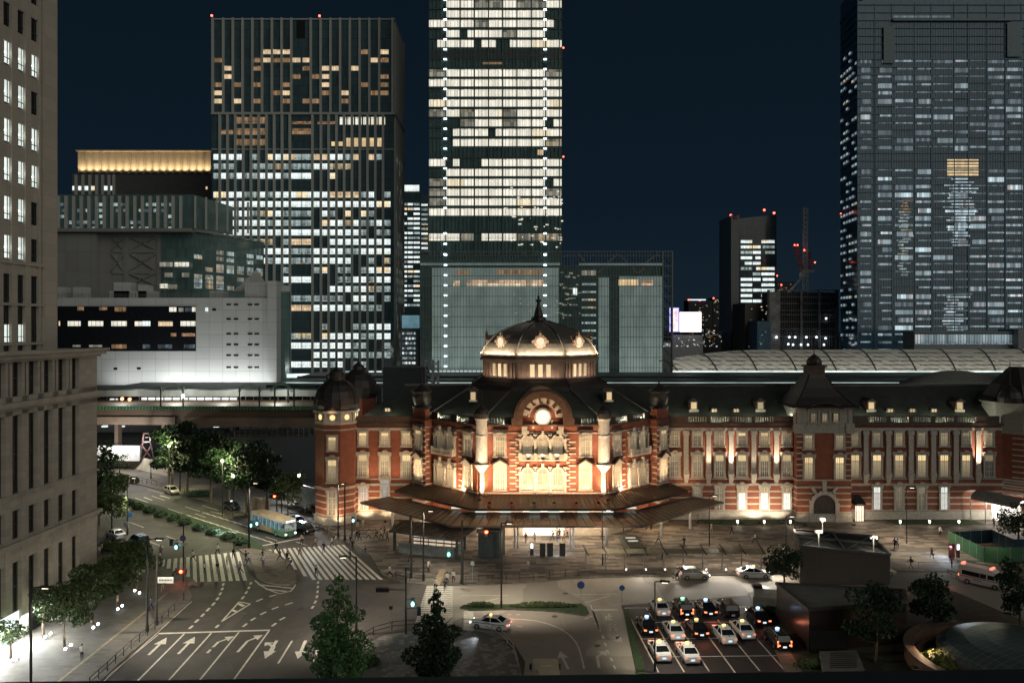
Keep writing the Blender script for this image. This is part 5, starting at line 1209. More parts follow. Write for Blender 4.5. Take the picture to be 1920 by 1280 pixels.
mb.beam((XY(1576, Y+25), Y + 24.5, ZY(45, Y + 25)), (XY(1615, Y), Y - 1, ZY(-2, Y)), 1.4, 1.4, 1)
mb.build('mullion', [plain('blue_mullion', (.065, .135, .185), .4, .3), plain('crown_metal', (.12, .16, .17), .5, .3)], K)
rc = []
prob = [(1613, 1633, .8), (1646, 1672, .6), (1678, 1711, .4), (1715, 1745, .9), (1750, 1786, .4), (1790, 1814, .4), (1818, 1848, .4), (1852, 1882, .92), (1886, 1917, .92)]
for j in range(2, 47):
    z1 = 4 + 3.9 * j + 3.6; py = HZ - (z1 - HC) / Y * F
    if py < 100 and rnd.random() < .8: continue
    if 285 < py < 330 and rnd.random() < .7: continue
    for a, b, p_ in prob:
        pp = p_ * (1.15 if py > 480 else 1.0) + (.15 if py > 540 else 0)
        if rnd.random() < pp:
            key = 'bluish' if rnd.random() < (.35 if py < 350 else .6) else 'blue2'
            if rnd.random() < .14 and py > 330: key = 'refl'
            h = rnd.choice((.9, 1.6, 2.4)) if py < 350 else rnd.choice((.7, 1.1, 2.2)); aa = a + rnd.random() * 8 * (rnd.random() < .4)
            rc.append((XY(aa, Y), XY(b, Y), z1 - h, z1, key))
        elif py > 110 and rnd.random() < .8: rc.append((XY(a, Y), XY(b, Y), z1 - .5, z1, 'blue2'))
for j in range(6):                                     # reflections of other buildings, painted in as glowing gold and bright panes
    z1 = ZY(299 + j * 5.4, Y); rc.append((XY(1776, Y), XY(1834, Y), z1 - .9, z1, 'gold'))
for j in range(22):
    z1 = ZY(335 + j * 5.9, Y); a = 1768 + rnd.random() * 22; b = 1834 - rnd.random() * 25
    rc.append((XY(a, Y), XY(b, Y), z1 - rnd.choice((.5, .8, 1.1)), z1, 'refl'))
for j in range(26):  # another reflected building, painted in as glowing panes
    z1 = ZY(374 + j * 5.6, Y); a = 1681 + rnd.random() * 12; rc.append((XY(a, Y), XY(a + 8 + rnd.random() * 16, Y), z1 - .7, z1, 'warmdim' if j < 4 else rnd.choice(['creamdim', 'bluish', 'cooldim'])))
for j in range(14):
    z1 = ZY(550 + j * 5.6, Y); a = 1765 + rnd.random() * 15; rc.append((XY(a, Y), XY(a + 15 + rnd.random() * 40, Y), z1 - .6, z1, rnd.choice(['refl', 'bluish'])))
rc += [(XY(1675, Y), XY(1782, Y), ZY(34, Y), ZY(30, Y), 'blue2')]
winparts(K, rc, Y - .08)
mb = MB()
for j in range(44):
    for i in range(6):
        if rnd.random() < .5:
            f = (i + .2) / 6; a = Vector((XY(1608, Y), Y - .5, 0)).lerp(Vector((XY(1576, Y + 25), Y + 24.5, 0)), f); b = Vector((XY(1608, Y), Y - .5, 0)).lerp(Vector((XY(1576, Y + 25), Y + 24.5, 0)), f + .11)
            z = 6 + 3.9 * j; a.x -= .45; b.x -= .45; mb.mesh([(b.x, b.y, z), (a.x, a.y, z), (a.x, a.y, z + 1.2), (b.x, b.y, z + 1.2)], [(0, 1, 2, 3)], 0 if rnd.random() < .6 else 1)
o = mb.build('window', [W_['bluish'], W_['cooldim']], K); o['kind'] = 'stuff'
mb = MB()
for i in range(40): x = XY(1716, Y - 60) + 1.15 * i; mb.box(x, x + .85, Y - 60.2, Y - 60, ZY(645, Y - 60), ZY(627, Y - 60))
mb.box(XY(1714, Y - 60), XY(1896, Y - 60), Y - 60, Y - 50, 0, ZY(622, Y - 60), 1); mb.box(XY(1898, Y - 60), XY(1960, Y - 60), Y - 64, Y - 50, 0, ZY(617, Y - 60), 2)
mb.box(XY(1712, Y - 60), XY(1898, Y - 60), Y - 61, Y - 50, ZY(624, Y - 60), ZY(621, Y - 60), 1)
mb.build('podium', [W_['bluish'], plain('podium_metal', (.22, .26, .26), .5), plain('podium_wall', (.26, .27, .27), .6)], K)
redlamp(K, (XY(1577, Y+24), Y + 24, ZY(401, Y+24)), .5)

# H: mid-distance pieces at the right
Y = 470.0
L_ = thing('notched_tower', 'slim tower with a grey side slab, scooped roof and red lamps', 'tower', (XY(1412, Y), Y + 10, 0))
mb = MB(); mb.box(XY(1370, Y), XY(1384.5, Y), Y - 1, Y + 26, ZY(622, Y), ZY(412, Y)); mb.box(XY(1370, Y), XY(1373.5, Y), Y - 1, Y + 26, ZY(412, Y), ZY(404, Y)); mb.box(XY(1382, Y), XY(1385, Y), Y - 1, Y + 26, ZY(412, Y), ZY(404, Y)); mb.build('side_slab', [plain('pale_slab', (.42, .43, .42), .7, var=.1)], L_)
mb = MB(); mb.prism([(XY(1385, Y), Y), (XY(1456, Y), Y), (XY(1456, Y), Y + 26), (XY(1385, Y), Y + 26)], 0, [ZY(410, Y), ZY(402, Y), ZY(402, Y), ZY(410, Y)]); mb.box(XY(1370, Y), XY(1385, Y), Y, Y + 20, 0, ZY(622, Y)); mb.build('wall', [M['glassA']], L_)
rc = []
for j in range(13):
    y = 450.5 + 10.1 * j
    for a, b in ((1389, 1410), (1411.5, 1426), (1427.5, 1452)):
        if rnd.random() < .85: rc.append((XY(a + (8 * rnd.random() if rnd.random() < .3 else 0), Y), XY(b, Y), ZY(y + 5.2, Y), ZY(y, Y), 'cool' if rnd.random() < .7 else 'cooldim'))
for i in range(12): rc.append((XY(1395 + 5 * rnd.random() * 10, Y), XY(1396, Y) + 2 * rnd.random() + 10, ZY(425, Y), ZY(424, Y), 'cooldim')) if False else None
winparts(L_, rc, Y - .1)
for px, py in ((1372, 403), (1385.5, 405), (1435, 393), (1453.5, 398.5)): redlamp(L_, (XY(px, Y), Y + 2, ZY(py, Y)), .75)
Y = 430.0
Q = thing('building_under_construction', 'unfinished grey concrete frame building wrapped in scaffold netting', 'building', (XY(1508, Y), Y + 10, 0))
M['site'] = plain('scaffold_net', (.30, .29, .28), .9, var=.4, sc=.35)
mb = MB(); mb.box(XY(1450, Y), XY(1574, Y), Y + 2, Y + 20, 0, ZY(548, Y)); mb.build('core', [plain('dark_frame', (.06, .06, .062), .9)], Q)
mb = MB()
for px in (1442, 1459, 1503, 1537, 1570): mb.box(XY(px, Y) - .6, XY(px, Y) + .6, Y, Y + 1.5, 0, ZY(543, Y))
for py in (543, 556, 568, 581, 589, 602, 616, 630): mb.box(XY(1442, Y), XY(1574, Y), Y - .1, Y + 1.4, ZY(py + 1.6, Y), ZY(py, Y))
for i in range(32): x = XY(1442, Y) + i * 1.2; mb.box(x - .06, x + .06, Y - .4, Y - .25, 0, ZY(545, Y))
mb.build('scaffold', [M['site']], Q)
mb = MB(); mb.box(XY(1442, Y), XY(1462, Y), Y - .6, Y - .5, 0, ZY(548, Y)); mb.build('net', [M['site']], Q)
for px, py in ((1456, 632), (1480, 632), (1491, 632), (1512, 632), (1531, 632), (1548, 634), (1478, 645), (1487, 646), (1502, 646), (1515, 646), (1545, 646), (1549, 597)):
    mb = MB(); mb.sphere(P(px, py, Y - 1.2), .55, 6); mb.build('site_lamp', [glow('site_lamp', (.8, .92, 1.0), 4)] if 'sl' not in M else [M['sl']], Q); M['sl'] = mb and bpy.data.materials['site_lamp']
U = thing('tower_crane', 'red and white luffing crane with its lattice jib raised upright', 'crane', (XY(1508, Y), Y + 8, 0))
M['cranew'] = plain('crane_white', (.7, .7, .66), .5); M['craner'] = plain('crane_red', (.45, .08, .05), .5)
def lattice(a, b, w_, n, m, mb):
    a, b = Vector(a), Vector(b); d = (b - a); u = Vector((0, 1, 0)); r_ = d.cross(u).normalized() * w_ / 2; q = u * w_ / 2
    cs = [(1, 1), (1, -1), (-1, -1), (-1, 1)]
    for s_, t_ in cs: mb.beam(a + r_*s_ + q*t_, b + r_*s_ + q*t_, .28, .28, m)
    for i in range(n):
        p, p2 = a + d * i / n, a + d * (i + 1) / n
        for e in range(4):
            c0, c1 = cs[e], cs[(e+1) % 4]
            if i % 2: c0, c1 = c1, c0
            mb.beam(p + r_*c0[0] + q*c0[1], p2 + r_*c1[0] + q*c1[1], .2, .2, m)
yc = Y + 8
mb = MB(); lattice(P(1510, 545, yc), P(1510, 510, yc), 2.2, 6, 0, mb); mb.beam(P(1476, 550, yc), P(1504, 520, yc), .8, .8, 0); mb.build('mast', [M['cranew']], U)
mb = MB(); lattice(P(1510, 508, yc), P(1510, 390, yc), 1.9, 26, 0, mb); mb.build('jib', [M['cranew']], U)
mb = MB(); lattice(P(1504, 508, yc), P(1491, 462, yc), 1.8, 9, 0, mb); lattice(P(1517, 506, yc), P(1517, 472, yc), 1.2, 7, 0, mb); mb.box(XY(1488, yc), XY(1496, yc), yc - 1, yc + 1, ZY(463, yc), ZY(460, yc)); mb.build('counter_jib', [M['craner']], U)
mb = MB(); mb.box(XY(1503, yc), XY(1525, yc), yc - 1.5, yc + 1.5, ZY(512, yc), ZY(506, yc)); mb.box(XY(1500, yc), XY(1508, yc), yc - 2, yc + 1, ZY(520, yc), ZY(511, yc)); mb.build('cab', [M['cranew']], U)
for px, py in ((1490, 459.5), (1495.5, 459.5), (1508, 469), (1528, 492)): redlamp(U, P(px, py, yc - 1.2), .5)
# far skyline
def far(px0, px1, pyt, Y, label, name='far_building', key=('cooldim', 'warmdim', 'warm'), n=30, col=(.02, .022, .026), lamps=()):
    o = thing(name, label, 'building', (XY((px0 + px1) / 2, Y), Y + 10, 0)); mb = MB(); mb.box(XY(px0, Y), XY(px1, Y), Y, Y + 25, 0, ZY(pyt, Y)); mb.build('wall', [plain('far_wall', k3(col, 1.5), .8, var=.3)], o)
    rc = []
    for i in range(n):
        x = XY(rnd.uniform(px0 + 1, px1 - 3), Y); z = ZY(rnd.uniform(pyt + 4, 650), Y); rc.append((x, x + XY(960 + rnd.choice((1, 1.5, 3)), Y), z, z + Y / F * 1.2, rnd.choice(key)))
    winparts(o, rc, Y - .1, cap=60)
    for px, py in lamps: redlamp(o, (XY(px, Y), Y, ZY(py, Y)), Y / F * 1.6)
    return o
o = far(1291, 1336, 563, 900, 'dark far office block edged with a white light line on its roof', n=40, lamps=((1291, 562), (1312, 563)))
mb = MB(); mb.box(XY(1293, 900), XY(1323, 900), 899, 899.8, ZY(563, 900), ZY(561, 900)); mb.build('roof_light', [glow('roof_line', (.75, .8, 1), 1.5)], o)
far(1337, 1369, 558, 950, 'dark far apartment block next to the white lit roof line', n=50, lamps=((1338, 559), (1366, 559)))
far(1456, 1490, 528, 1000, 'far apartment tower with red and yellow windows beside the crane', n=60, key=('warmdim', 'warm', 'warmdim'), lamps=((1457, 517), (1465, 534)))
far(1315, 1372, 612, 600, 'low far block with rows of white office windows', n=70, key=('cool', 'cooldim', 'warmdim'), col=(.05, .05, .05))
far(1243, 1262, 640, 420, 'low block with lit windows under the bright sign', n=26, key=('cool', 'cooldim'), col=(.12, .13, .13))
far(1262, 1318, 628, 430, 'pale low block that carries the glowing white billboard', n=24, key=('cooldim', 'cool'), col=(.20, .20, .20))
far(1397, 1444, 568, 440, 'brown mid-rise block in front of the scooped tower', n=18, key=('warm', 'cool', 'cooldim'), col=(.10, .09, .07))
far(1420, 1445, 602, 425, 'narrow blue edged low block beside the unfinished building', n=8, key=('blue2', 'bluish'), col=(.06, .12, .16))
b = thing('billboard', 'large glowing blank white billboard on a low roof', 'billboard', (XY(1295, 428), 428, ZY(623, 428)))
mb = MB(); mb.box(XY(1275, 428), XY(1315, 428), 428, 429, ZY(622, 428), ZY(585, 428)); mb.build('screen', [glow('billboard_white', (1.0, .93, .90), 2.2)], b); mb = MB(); mb.box(XY(1274, 429.2), XY(1316, 429.2), 429.1, 429.8, ZY(624, 428), ZY(584, 428)); mb.build('frame', [M['steel_dark']], b)
b = thing('vertical_sign', 'tall narrow lit sign with a violet border beside the white billboard', 'sign', (XY(1264, 426), 426, ZY(622, 426)))
mb = MB(); mb.box(XY(1256, 426), XY(1273, 426), 426.2, 427, ZY(622, 426), ZY(577, 426)); mb.build('border', [glow('violet_border', (.45, .42, 1.0), 1.6)], b)
mb = MB(); mb.box(XY(1258, 426), XY(1271, 426), 426, 426.2, ZY(620, 426), ZY(579, 426)); mb.build('face', [glow('sign_face', (.95, .75, .80), 1.3, .35, .35)], b)

# ------------------------------------------------------------------ tracks, platform roofs and the white sail roof
M['teal'] = plain('platform_roof', (.014, .035, .032), .45, .2, var=.4, sc=.15); M['trough'] = glow('platform_light', (.85, 1.0, .95), 1.3, .3, .12); M['tracklight'] = glow('lit_platform_edge', (.9, 1.0, 1.0), .35, .6, .06)
pf = thing('platform_roof', 'long dark teal platform roofs with bright gaps of light behind the station', 'roof', (60, 215, 19))
mb = MB(); gp = MB()
ys = [(196, 206), (208, 219), (222.5, 236), (238, 262)]
for (a, b), z in zip(ys, (18.9, 19.3, 19.5, 19.7)):
    mb.box(-64 if a > 200 else -8, 260, a, b, z - .5, z); mb.box(-64 if a > 200 else -8, 260, a + .3, a + .6, z, z + .25, 0)
    for i in range(24): x = -60 + i * 13; mb.box(x, x + .4, (a + b) / 2, (a + b) / 2 + .4, 6, z - .5, 1) if x > -5 or a > 200 else None
mb.build('roof_plate', [M['teal'], M['steel_dark']], pf)
gp.box(XY(540, 265), 260, 263.5, 264, 17.8, 19.1); gp.box(-62, 255, 219.4, 219.7, 19.15, 19.35); gp.box(XY(1270, 207), XY(1620, 207), 206.5, 206.8, 18.9, 19.0)
gp.build('platform_light', [M['trough']], pf)
# sail roof
sl = thing('sail_roof', 'long white membrane roof with dark ribs and a fine grid over the east side', 'roof', (XY(1500, 285), 285, 18))
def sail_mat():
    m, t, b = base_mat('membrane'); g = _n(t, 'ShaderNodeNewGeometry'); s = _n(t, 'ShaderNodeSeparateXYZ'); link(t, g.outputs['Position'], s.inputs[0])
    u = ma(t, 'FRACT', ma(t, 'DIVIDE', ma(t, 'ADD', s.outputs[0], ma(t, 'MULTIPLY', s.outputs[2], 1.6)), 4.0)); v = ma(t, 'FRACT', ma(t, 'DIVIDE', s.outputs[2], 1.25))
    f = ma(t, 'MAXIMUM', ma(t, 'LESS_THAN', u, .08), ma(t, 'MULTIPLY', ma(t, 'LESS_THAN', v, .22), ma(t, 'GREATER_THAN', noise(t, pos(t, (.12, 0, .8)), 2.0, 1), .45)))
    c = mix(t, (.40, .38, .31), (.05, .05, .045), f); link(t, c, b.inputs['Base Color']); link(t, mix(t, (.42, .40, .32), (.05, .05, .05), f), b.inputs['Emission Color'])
    h = ma(t, 'DIVIDE', ma(t, 'SUBTRACT', 26.5, s.outputs[2]), 8.5); link(t, ma(t, 'MULTIPLY_ADD', ma(t, 'POWER', ma(t, 'MAXIMUM', h, 0.0), 1.6), .75, .15), b.inputs['Emission Strength']); m.cycles.emission_sampling = 'NONE'; return m  # glow painted into the membrane: emission fades from bottom to top
mb = MB(); N = 30
def sailpt(px, f):
    # f 0 bottom .. 1 top
    Yb, Yt = 272, 300; yb = 695; yt = 655 + 16 * max(0, (1420 - px) / 160) ** 1.8 + (px - 1650) * -.003; Yy = Yb + (Yt - Yb) * f
    py = yb + (yt - yb) * math.sin(f * PI / 2) ** .9 if f > 0 else yb
    return P(px, py, Yy)
pxs = [1262 + (2010 - 1262) * i / N for i in range(N + 1)]; K6 = 7
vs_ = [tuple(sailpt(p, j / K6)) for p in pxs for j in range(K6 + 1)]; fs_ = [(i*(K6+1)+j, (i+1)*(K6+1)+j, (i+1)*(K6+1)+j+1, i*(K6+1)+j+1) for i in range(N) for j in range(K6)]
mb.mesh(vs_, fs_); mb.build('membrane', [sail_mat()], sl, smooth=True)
for i in range(11):
    b0 = 1270 + i * 74.5; mb = MB()
    for j in range(7): mb.beam(sailpt(b0 - 34 * (j / 7), j / 7) + Vector((0, -.3, .1)), sailpt(b0 - 34 * ((j + 1) / 7), (j + 1) / 7) + Vector((0, -.3, .1)), .36, .36)
    mb.build('rib', [plain('sail_rib', (.05, .055, .055), .5) if 'sr' not in M else M['sr']], sl); M['sr'] = bpy.data.materials['sail_rib']
mb = MB(); mb.box(XY(1262, 271), XY(2010, 271), 270.8, 271.6, ZY(699, 271), ZY(695.5, 271)); mb.build('gutter_light', [M['trough']], sl)
lr = thing('curved_roof', 'low green grey lens shaped roof with fine ribs between platforms and station', 'roof', (XY(1785, 205), 205, 18))
mb = MB(); N = 16
for i in range(N):
    def lp(i, j):
        f = i / N; px = 1683 + 210 * f; h = math.sin(PI * min(1, f * 1.02)) ** .8; return P(px, 720.5 - 3 * f - (24 * h + 1) * (j / 6) ** .8, 198 + 16 * j / 6)
    for j in range(6): mb.mesh([lp(i, j), lp(i + 1, j), lp(i + 1, j + 1), lp(i, j + 1)], [(0, 1, 2, 3)])
for j in range(1, 12):
    for i in range(N): mb.beam(lp(i, j / 2) + Vector((0, 0, .05)), lp(i + 1, j / 2) + Vector((0, 0, .05)), .12, .12, 1)
mb.build('roof_plate', [plain('lens_roof', (.42, .43, .34), .5, .2), M['steel_dark']], lr)
# dark plant boxes on the platform roof behind the left wing
for px0, px1, pyt, pyb, Yb_, lab in ((718, 796, 689, 726, 200, 'big black louvred plant box on the roofs behind the station'), (611, 628, 702, 722, 196, 'small dark roof box between the two left tower domes'), (644, 660, 701, 722, 196, 'green grey roof box just behind the rear tower dome')):
    o = thing('plant_box', lab, 'plant box', (XY((px0 + px1) / 2, Yb_), Yb_, ZY(pyb, Yb_)))
    mb = MB(); mb.box(XY(px0, Yb_), XY(px1, Yb_), Yb_, Yb_ + 8, ZY(pyb, Yb_) - 6, ZY(pyt, Yb_)); mb.build('casing', [plain('plant_black', (.012, .013, .014), .7)], o)
    mb = MB()
    for i in range(10): z = ZY(pyb, Yb_) + (ZY(pyt, Yb_) - ZY(pyb, Yb_)) * i / 10; mb.box(XY(px0, Yb_) + .1, XY(px1, Yb_) - .1, Yb_ - .1, Yb_, z, z + .1)
    mb.build('slat', [plain('plant_slat', (.03, .03, .032), .6)], o)
ms = thing('lattice_mast', 'grey lattice mast beside the black plant box', 'mast', (XY(805, 200), 200, 10))
mb = MB(); lattice((XY(803, 200), 202, 14), (XY(803, 200), 202, ZY(675, 200)), 1.8, 8, 0, mb); lattice((XY(816, 200), 202, 14), (XY(816, 200), 202, ZY(676, 200)), 1.3, 8, 0, mb); mb.build('lattice', [M['steel_grey']], ms)
# viaduct on the left with lit platforms
vd = thing('railway_viaduct', 'brown steel railway viaduct with green railings and a lit platform above the street', 'viaduct', (-70, 205, 0))
M['girder'] = plain('brown_girder', (.10, .065, .042), .7, var=.25, sc=.2); M['vdeck'] = plain('viaduct_concrete', (.20, .15, .11), .8, var=.2, sc=.3)
Yv = 196.0
mb = MB(); mb.box(-150, XY(600, Yv), Yv, Yv + 50, ZY(782, Yv), ZY(768, Yv)); mb.build('girder', [M['girder']], vd)
mb = MB(); mb.mesh([(-150, Yv - .5, ZY(793, Yv)), (XY(330, Yv), Yv - .5, ZY(796, Yv)), (XY(330, Yv), Yv - .5, ZY(781, Yv)), (-150, Yv - .5, ZY(781, Yv)), (-150, Yv + 20, ZY(793, Yv)), (XY(330, Yv), Yv + 20, ZY(796, Yv))], [(0, 1, 2, 3), (0, 4, 5, 1)]); mb.box(XY(330, Yv), XY(600, Yv), Yv + .2, Yv + 20, ZY(800, Yv), ZY(782, Yv)); mb.build('deck_edge', [M['vdeck']], vd)
mb = MB(); mb.box(-150, XY(600, Yv), Yv - .3, Yv - .2, ZY(768, Yv), ZY(761, Yv), 0)
for i in range(120): x = -140 + i * .8; mb.box(x, x + .15, Yv - .42, Yv - .3, ZY(768, Yv), ZY(760.5, Yv), 1) if x < XY(565, Yv) else None
mb.build('railing', [plain('green_panel', (.035, .085, .04), .6), plain('green_post', (.10, .22, .09), .6)], vd)
for px in (218, 306, 352, 440): mb = MB(); mb.box(XY(px, Yv + 3) - .45, XY(px, Yv + 3) + .45, Yv + 3, Yv + 5, 0, ZY(782, Yv)); mb.build('pier', [M['vdeck']], vd)
Yp = 222.0
mb = MB(); mb.box(XY(265, Yp), XY(445, Yp), Yp, Yp + .4, ZY(761, Yp), ZY(745, Yp)); mb.box(XY(206, Yp), XY(220, Yp), Yp, Yp + .4, ZY(760, Yp), ZY(747, Yp)); mb.box(XY(430, Yp), XY(598, Yp), Yp + 12, Yp + 12.4, ZY(752, Yp+12), ZY(743, Yp + 12)); mb.build('platform_wall', [glow('platform_wall_light', (1.0, 1.0, .96), 1.15, .25, .3)], vd)
mb = MB(); mb.box(-150, XY(610, Yp), Yp - 3, Yp + 10, ZY(741, Yp), ZY(728, Yp), 0); mb.box(-150, XY(610, Yp), Yp - 4, Yp + 12, ZY(729, Yp), ZY(727.3, Yp), 1); mb.box(XY(250, Yp + 20), XY(620, Yp + 20), Yp + 14, Yp + 26, ZY(727, Yp + 20), ZY(719, Yp + 20), 1)
mb.build('platform_roof', [plain('canopy_ribbed', (.17, .16, .14), .7, var=.3, sc=.3), M['teal']], vd)
mb = MB()
for i in range(26): px = 200 + i * 15.3; x = XY(px, Yp - 4); mb.box(x - .12, x + .12, Yp - 4, Yp - 3.8, ZY(768, Yp), ZY(741, Yp))
for px in (301, 343, 449, 486, 515, 551): x = XY(px, Yv + 1); mb.box(x - .16, x + .16, Yv + 1, Yv + 1.3, ZY(768, Yv), ZY(726, Yv))
mb.build('post', [M['steel_dark']], vd)
for px in (324, 468, 528):                            # arched catenary frames
    mb = MB(); n = 12; c_ = Vector((XY(px, Yv + 1), Yv + 1, ZY(735, Yv))); r_ = 2.7
    for j in range(n):
        a0, a1 = PI*j/n, PI*(j+1)/n
        for rr_ in (r_, r_ * .86): mb.beam(c_ + Vector((rr_*math.cos(a0), 0, rr_*.72*math.sin(a0))), c_ + Vector((rr_*math.cos(a1), 0, rr_*.72*math.sin(a1))), .14, .14)
        mb.beam(c_ + Vector((r_*math.cos(a0), 0, r_*.72*math.sin(a0))), c_ + Vector((r_*.86*math.cos(a1), 0, r_*.62*math.sin(a1))), .08, .08)
    mb.build('catenary_arch', [plain('pale_green_steel', (.14, .20, .14), .6) if 'pg' not in M else M['pg']], vd); M['pg'] = bpy.data.materials['pale_green_steel']
for px, py in ((229, 747.5), (243, 748.5)): mb = MB(); mb.sphere(P(px, py, Yp - 5), .5, 8); mb.build('signal_lamp', [glow('orange_signal', (1, .45, .22), 3)], vd)
mb = MB(); mb.sphere(P(343, 742, Yv + 1), .45, 8); mb.build('lamp', [glow('white_lamp', (.95, 1, .95), 5)], vd)
for px, pw in ((230, 3000), (330, 5500), (420, 4500), (520, 4500)): point((XY(px, Yp - 9), Yp - 9, 17.6), pw * .7, (.92, 1, .95), 1.0, vd)
for px in (190, 222, 400): mb = MB(); mb.box(XY(px, Yv + 8), XY(px + 9, Yv + 8), Yv + 8, Yv + 9, ZY(800, Yv + 8) - .1, ZY(798, Yv + 8)); mb.build('tube_lamp', [M['trough']], vd)
# arches and walls under the viaduct
ua = thing('site_wall', 'pale construction hoarding and wall lit white under the railway viaduct', 'wall', (XY(250, 185), 185, 0))
mb = MB(); p1, p2, p3 = G(170, 878), G(262, 885), G(352, 905)
def wl2(a, b, h, mb, m=0): mb.beam((a.x, a.y, h / 2), (b.x, b.y, h / 2), .25, h, m)
wl2(G(150, 866), G(255, 880), 3.6, mb); wl2(G(255, 880), G(315, 893), 3.2, mb); mb.build('hoarding', [plain('pale_hoarding', (.42, .38, .30), .8, var=.1)], ua)
mb = MB(); mb.box(XY(150, 192), XY(262, 192), 192, 192.4, 2.5, ZY(835, 192)); mb.build('wall', [plain('grey_wall', (.40, .40, .40), .8)], ua)
point((XY(268, 189), 188, 7.5), 2200, (.95, .98, 1), .3, ua); point((XY(205, 189), 188, 6.5), 4200, (1, .93, .85), .3, ua)
dk = thing('dark_hoarding_building', 'unlit black building and hoarding behind the avenue trees next to the station', 'building', (XY(520, 178), 178, 0))
mb = MB(); mb.box(XY(405, 178), XY(598, 178), 178, 190, 0, ZY(818, 178)); mb.box(XY(300, 190), XY(420, 190), 190, 194, 0, ZY(806, 190)); mb.build('wall', [plain('black_cladding', (.010, .011, .012), .8)], dk)
mb = MB()
for i in range(16): x = XY(440 + i * 10, 178); mb.box(x - .06, x + .06, 177.8, 177.95, ZY(818, 178), ZY(796 + (i % 3) * 4, 178))
for py in (800, 808, 815): mb.box(XY(440, 178), XY(596, 178), 177.8, 177.9, ZY(py + .7, 178), ZY(py, 178))
mb.build('railing', [M['steel_brown']], dk)
rt = thing('red_gantry', 'red braced steel frame at the construction site under the viaduct', 'gantry', (XY(277, 190), 190, 0))
mb = MB()
for a, b in (((267, 835), (270, 812)), ((284, 835), (280, 812)), ((270, 812), (281, 812)), ((267, 828), (284, 828)), ((300, 830), (296, 808)), ((263, 866), (267, 835)), ((290, 866), (284, 835)), ((267, 835), (290, 866)), ((284, 835), (263, 866))): mb.beam(P(*a, 190), P(*b, 190), .3, .3, 0 if a[1] < 836 else 1)
mb.build('frame', [plain('gantry_red', (.045, .012, .010), .6), M['steel_dark']], rt)
# ------------------------------------------------------------------ light on the station
WARM = (1.0, .66, .38); WARMW = (1.0, .80, .58)
fl = MB(); fl.box(-.2, .2, -.15, .15, 0, .3); fl.tube((0, 0, 0), (0, 0, .12), .3, n=8); fl = fl.data('floodlight', [M['steel_dark']])
def flood(loc, aim, power, col=WARM, size=95, blend=.9, r=.15, fx=True):
    loc = Vector(loc)
    if fx: inst(fl, 'floodlight', st, loc - wl(st) - Vector((0, 0, .32)))
    spot(loc + Vector((0, -.0, .02)), aim, power, col, size, blend, r, 'flood_light', st)
for h in (1.6, 5.2, 8.7):
    for sg in (-1, 1): flood((Hp(h, sg), 127.6, 6.95), (Hp(h, sg), 133, 14.2), 3700 if h < 8 else 4200)
for sg in (-1, 1):
    for h in (12.4, 15.2, 18.2):
        x, y = Hp(h, sg) - sg * 2.8, 133 + h - 10.9 - 2.8; flood((x, y, 7.2), (Hp(h, sg), 133 + h - 10.9, 12.6), 3900 if h < 18 else 4600)
    flood((Hp(22.6, sg), 139.9, 7.2), (Hp(21.6, sg), 141.4, 13), 2800)
    flood((Hp(10.15, sg) + sg * .2, 128.6, 7.2), (Hp(10.15, sg), 132.4, 16), 9500, WARMW, 36)
    # bright pillars between the arches
for dx in (-1.25, 1.25): flood((AX + dx, 132.1, 7.35), (AX + dx, 132.6, 10.8), 160, WARMW, 60)
for sg in (-1, 1):
    for d_ in (0, 1.85): flood((Hp(16.6 + d_ - .2, sg) - sg * .9, 138.5 + d_ - .9, 7.3), (Hp(16.6 + d_, sg), 138.7 + d_, 10.8), 190, WARMW, 60)
# second row on the third-floor balcony and the gable
for dx in (-2.4, 0, 2.4): flood((AX + dx, 131.9, 13.2), (AX + dx * .6, 133, 20.5), 700)
for dx in (-2.4, 2.4): flood((AX + dx, 131.4, 17.2), (AX - dx * .2, 133, 21.0), 700)
# dome and drum
for k in (3, 4, 5, 6, 7):
    ang = PI/8 + k*PI/4 + PI/8; v = Vector((math.cos(ang), math.sin(ang), 0)); c_ = Vector((DX, DY, 0))
    p = c_ + v * (ap + 1.15) + Vector((0, 0, 29.95)); area(p, c_ + v * (ap - .9) + Vector((0, 0, 32.4)), 900, WARMW, 8.0, .2, st)
    p = c_ + v * (ap + 1.35) + Vector((0, 0, 25.7)); area(p, c_ + v * ap + Vector((0, 0, 28.6)), 130, (1, .72, .54), 7.5, .2, st)
for k in (5, 6):
    ang = PI/8 + k*PI/4; p = Vector((DX + (ap+1.5)/math.cos(PI/8)*math.cos(ang), DY + (ap+1.5)/math.cos(PI/8)*math.sin(ang), 30.0)); spot(p, (DX + (ap - 1)*math.cos(ang), DY + (ap - 1)*math.sin(ang), 34), 1000, WARMW, 50, .9, .15, 'dome_light', st)
area((AX, 128.4, 7.2), (AX, 133, 15.8), 3600, WARM, 20, .3, st)
for sg in (-1, 1): area((Hp(15.6, sg) - sg * 2.6, 137.7 - 2.6, 7.2), (Hp(15.6, sg), 137.7, 14.5), 2700, WARM, 10, .3, st)
for dx in (-7, 7.4): point((AX + dx, 131.2, 3.6), 420, WARM, .4, st)
# roof wash behind the parapets
for i in range(10):
    x = AX + 25.5 + i * 6.6
    if XY(1490, 144) < x < XY(1600, 144): continue
    point((x, YW + .75, 18.3), 320, (.95, 1, .75), .15, st)
for x in (-27, -22): point((x, YW + .75, 18.3), 320, (.95, 1, .75), .15, st)
for sg in (-1, 1):
    for h in (6.5, 13.5, 17.5): point((Hp(h, sg), 133.9 + max(0, h - 10.9) , 19.1), 320, (.95, 1, .75), .15, st)
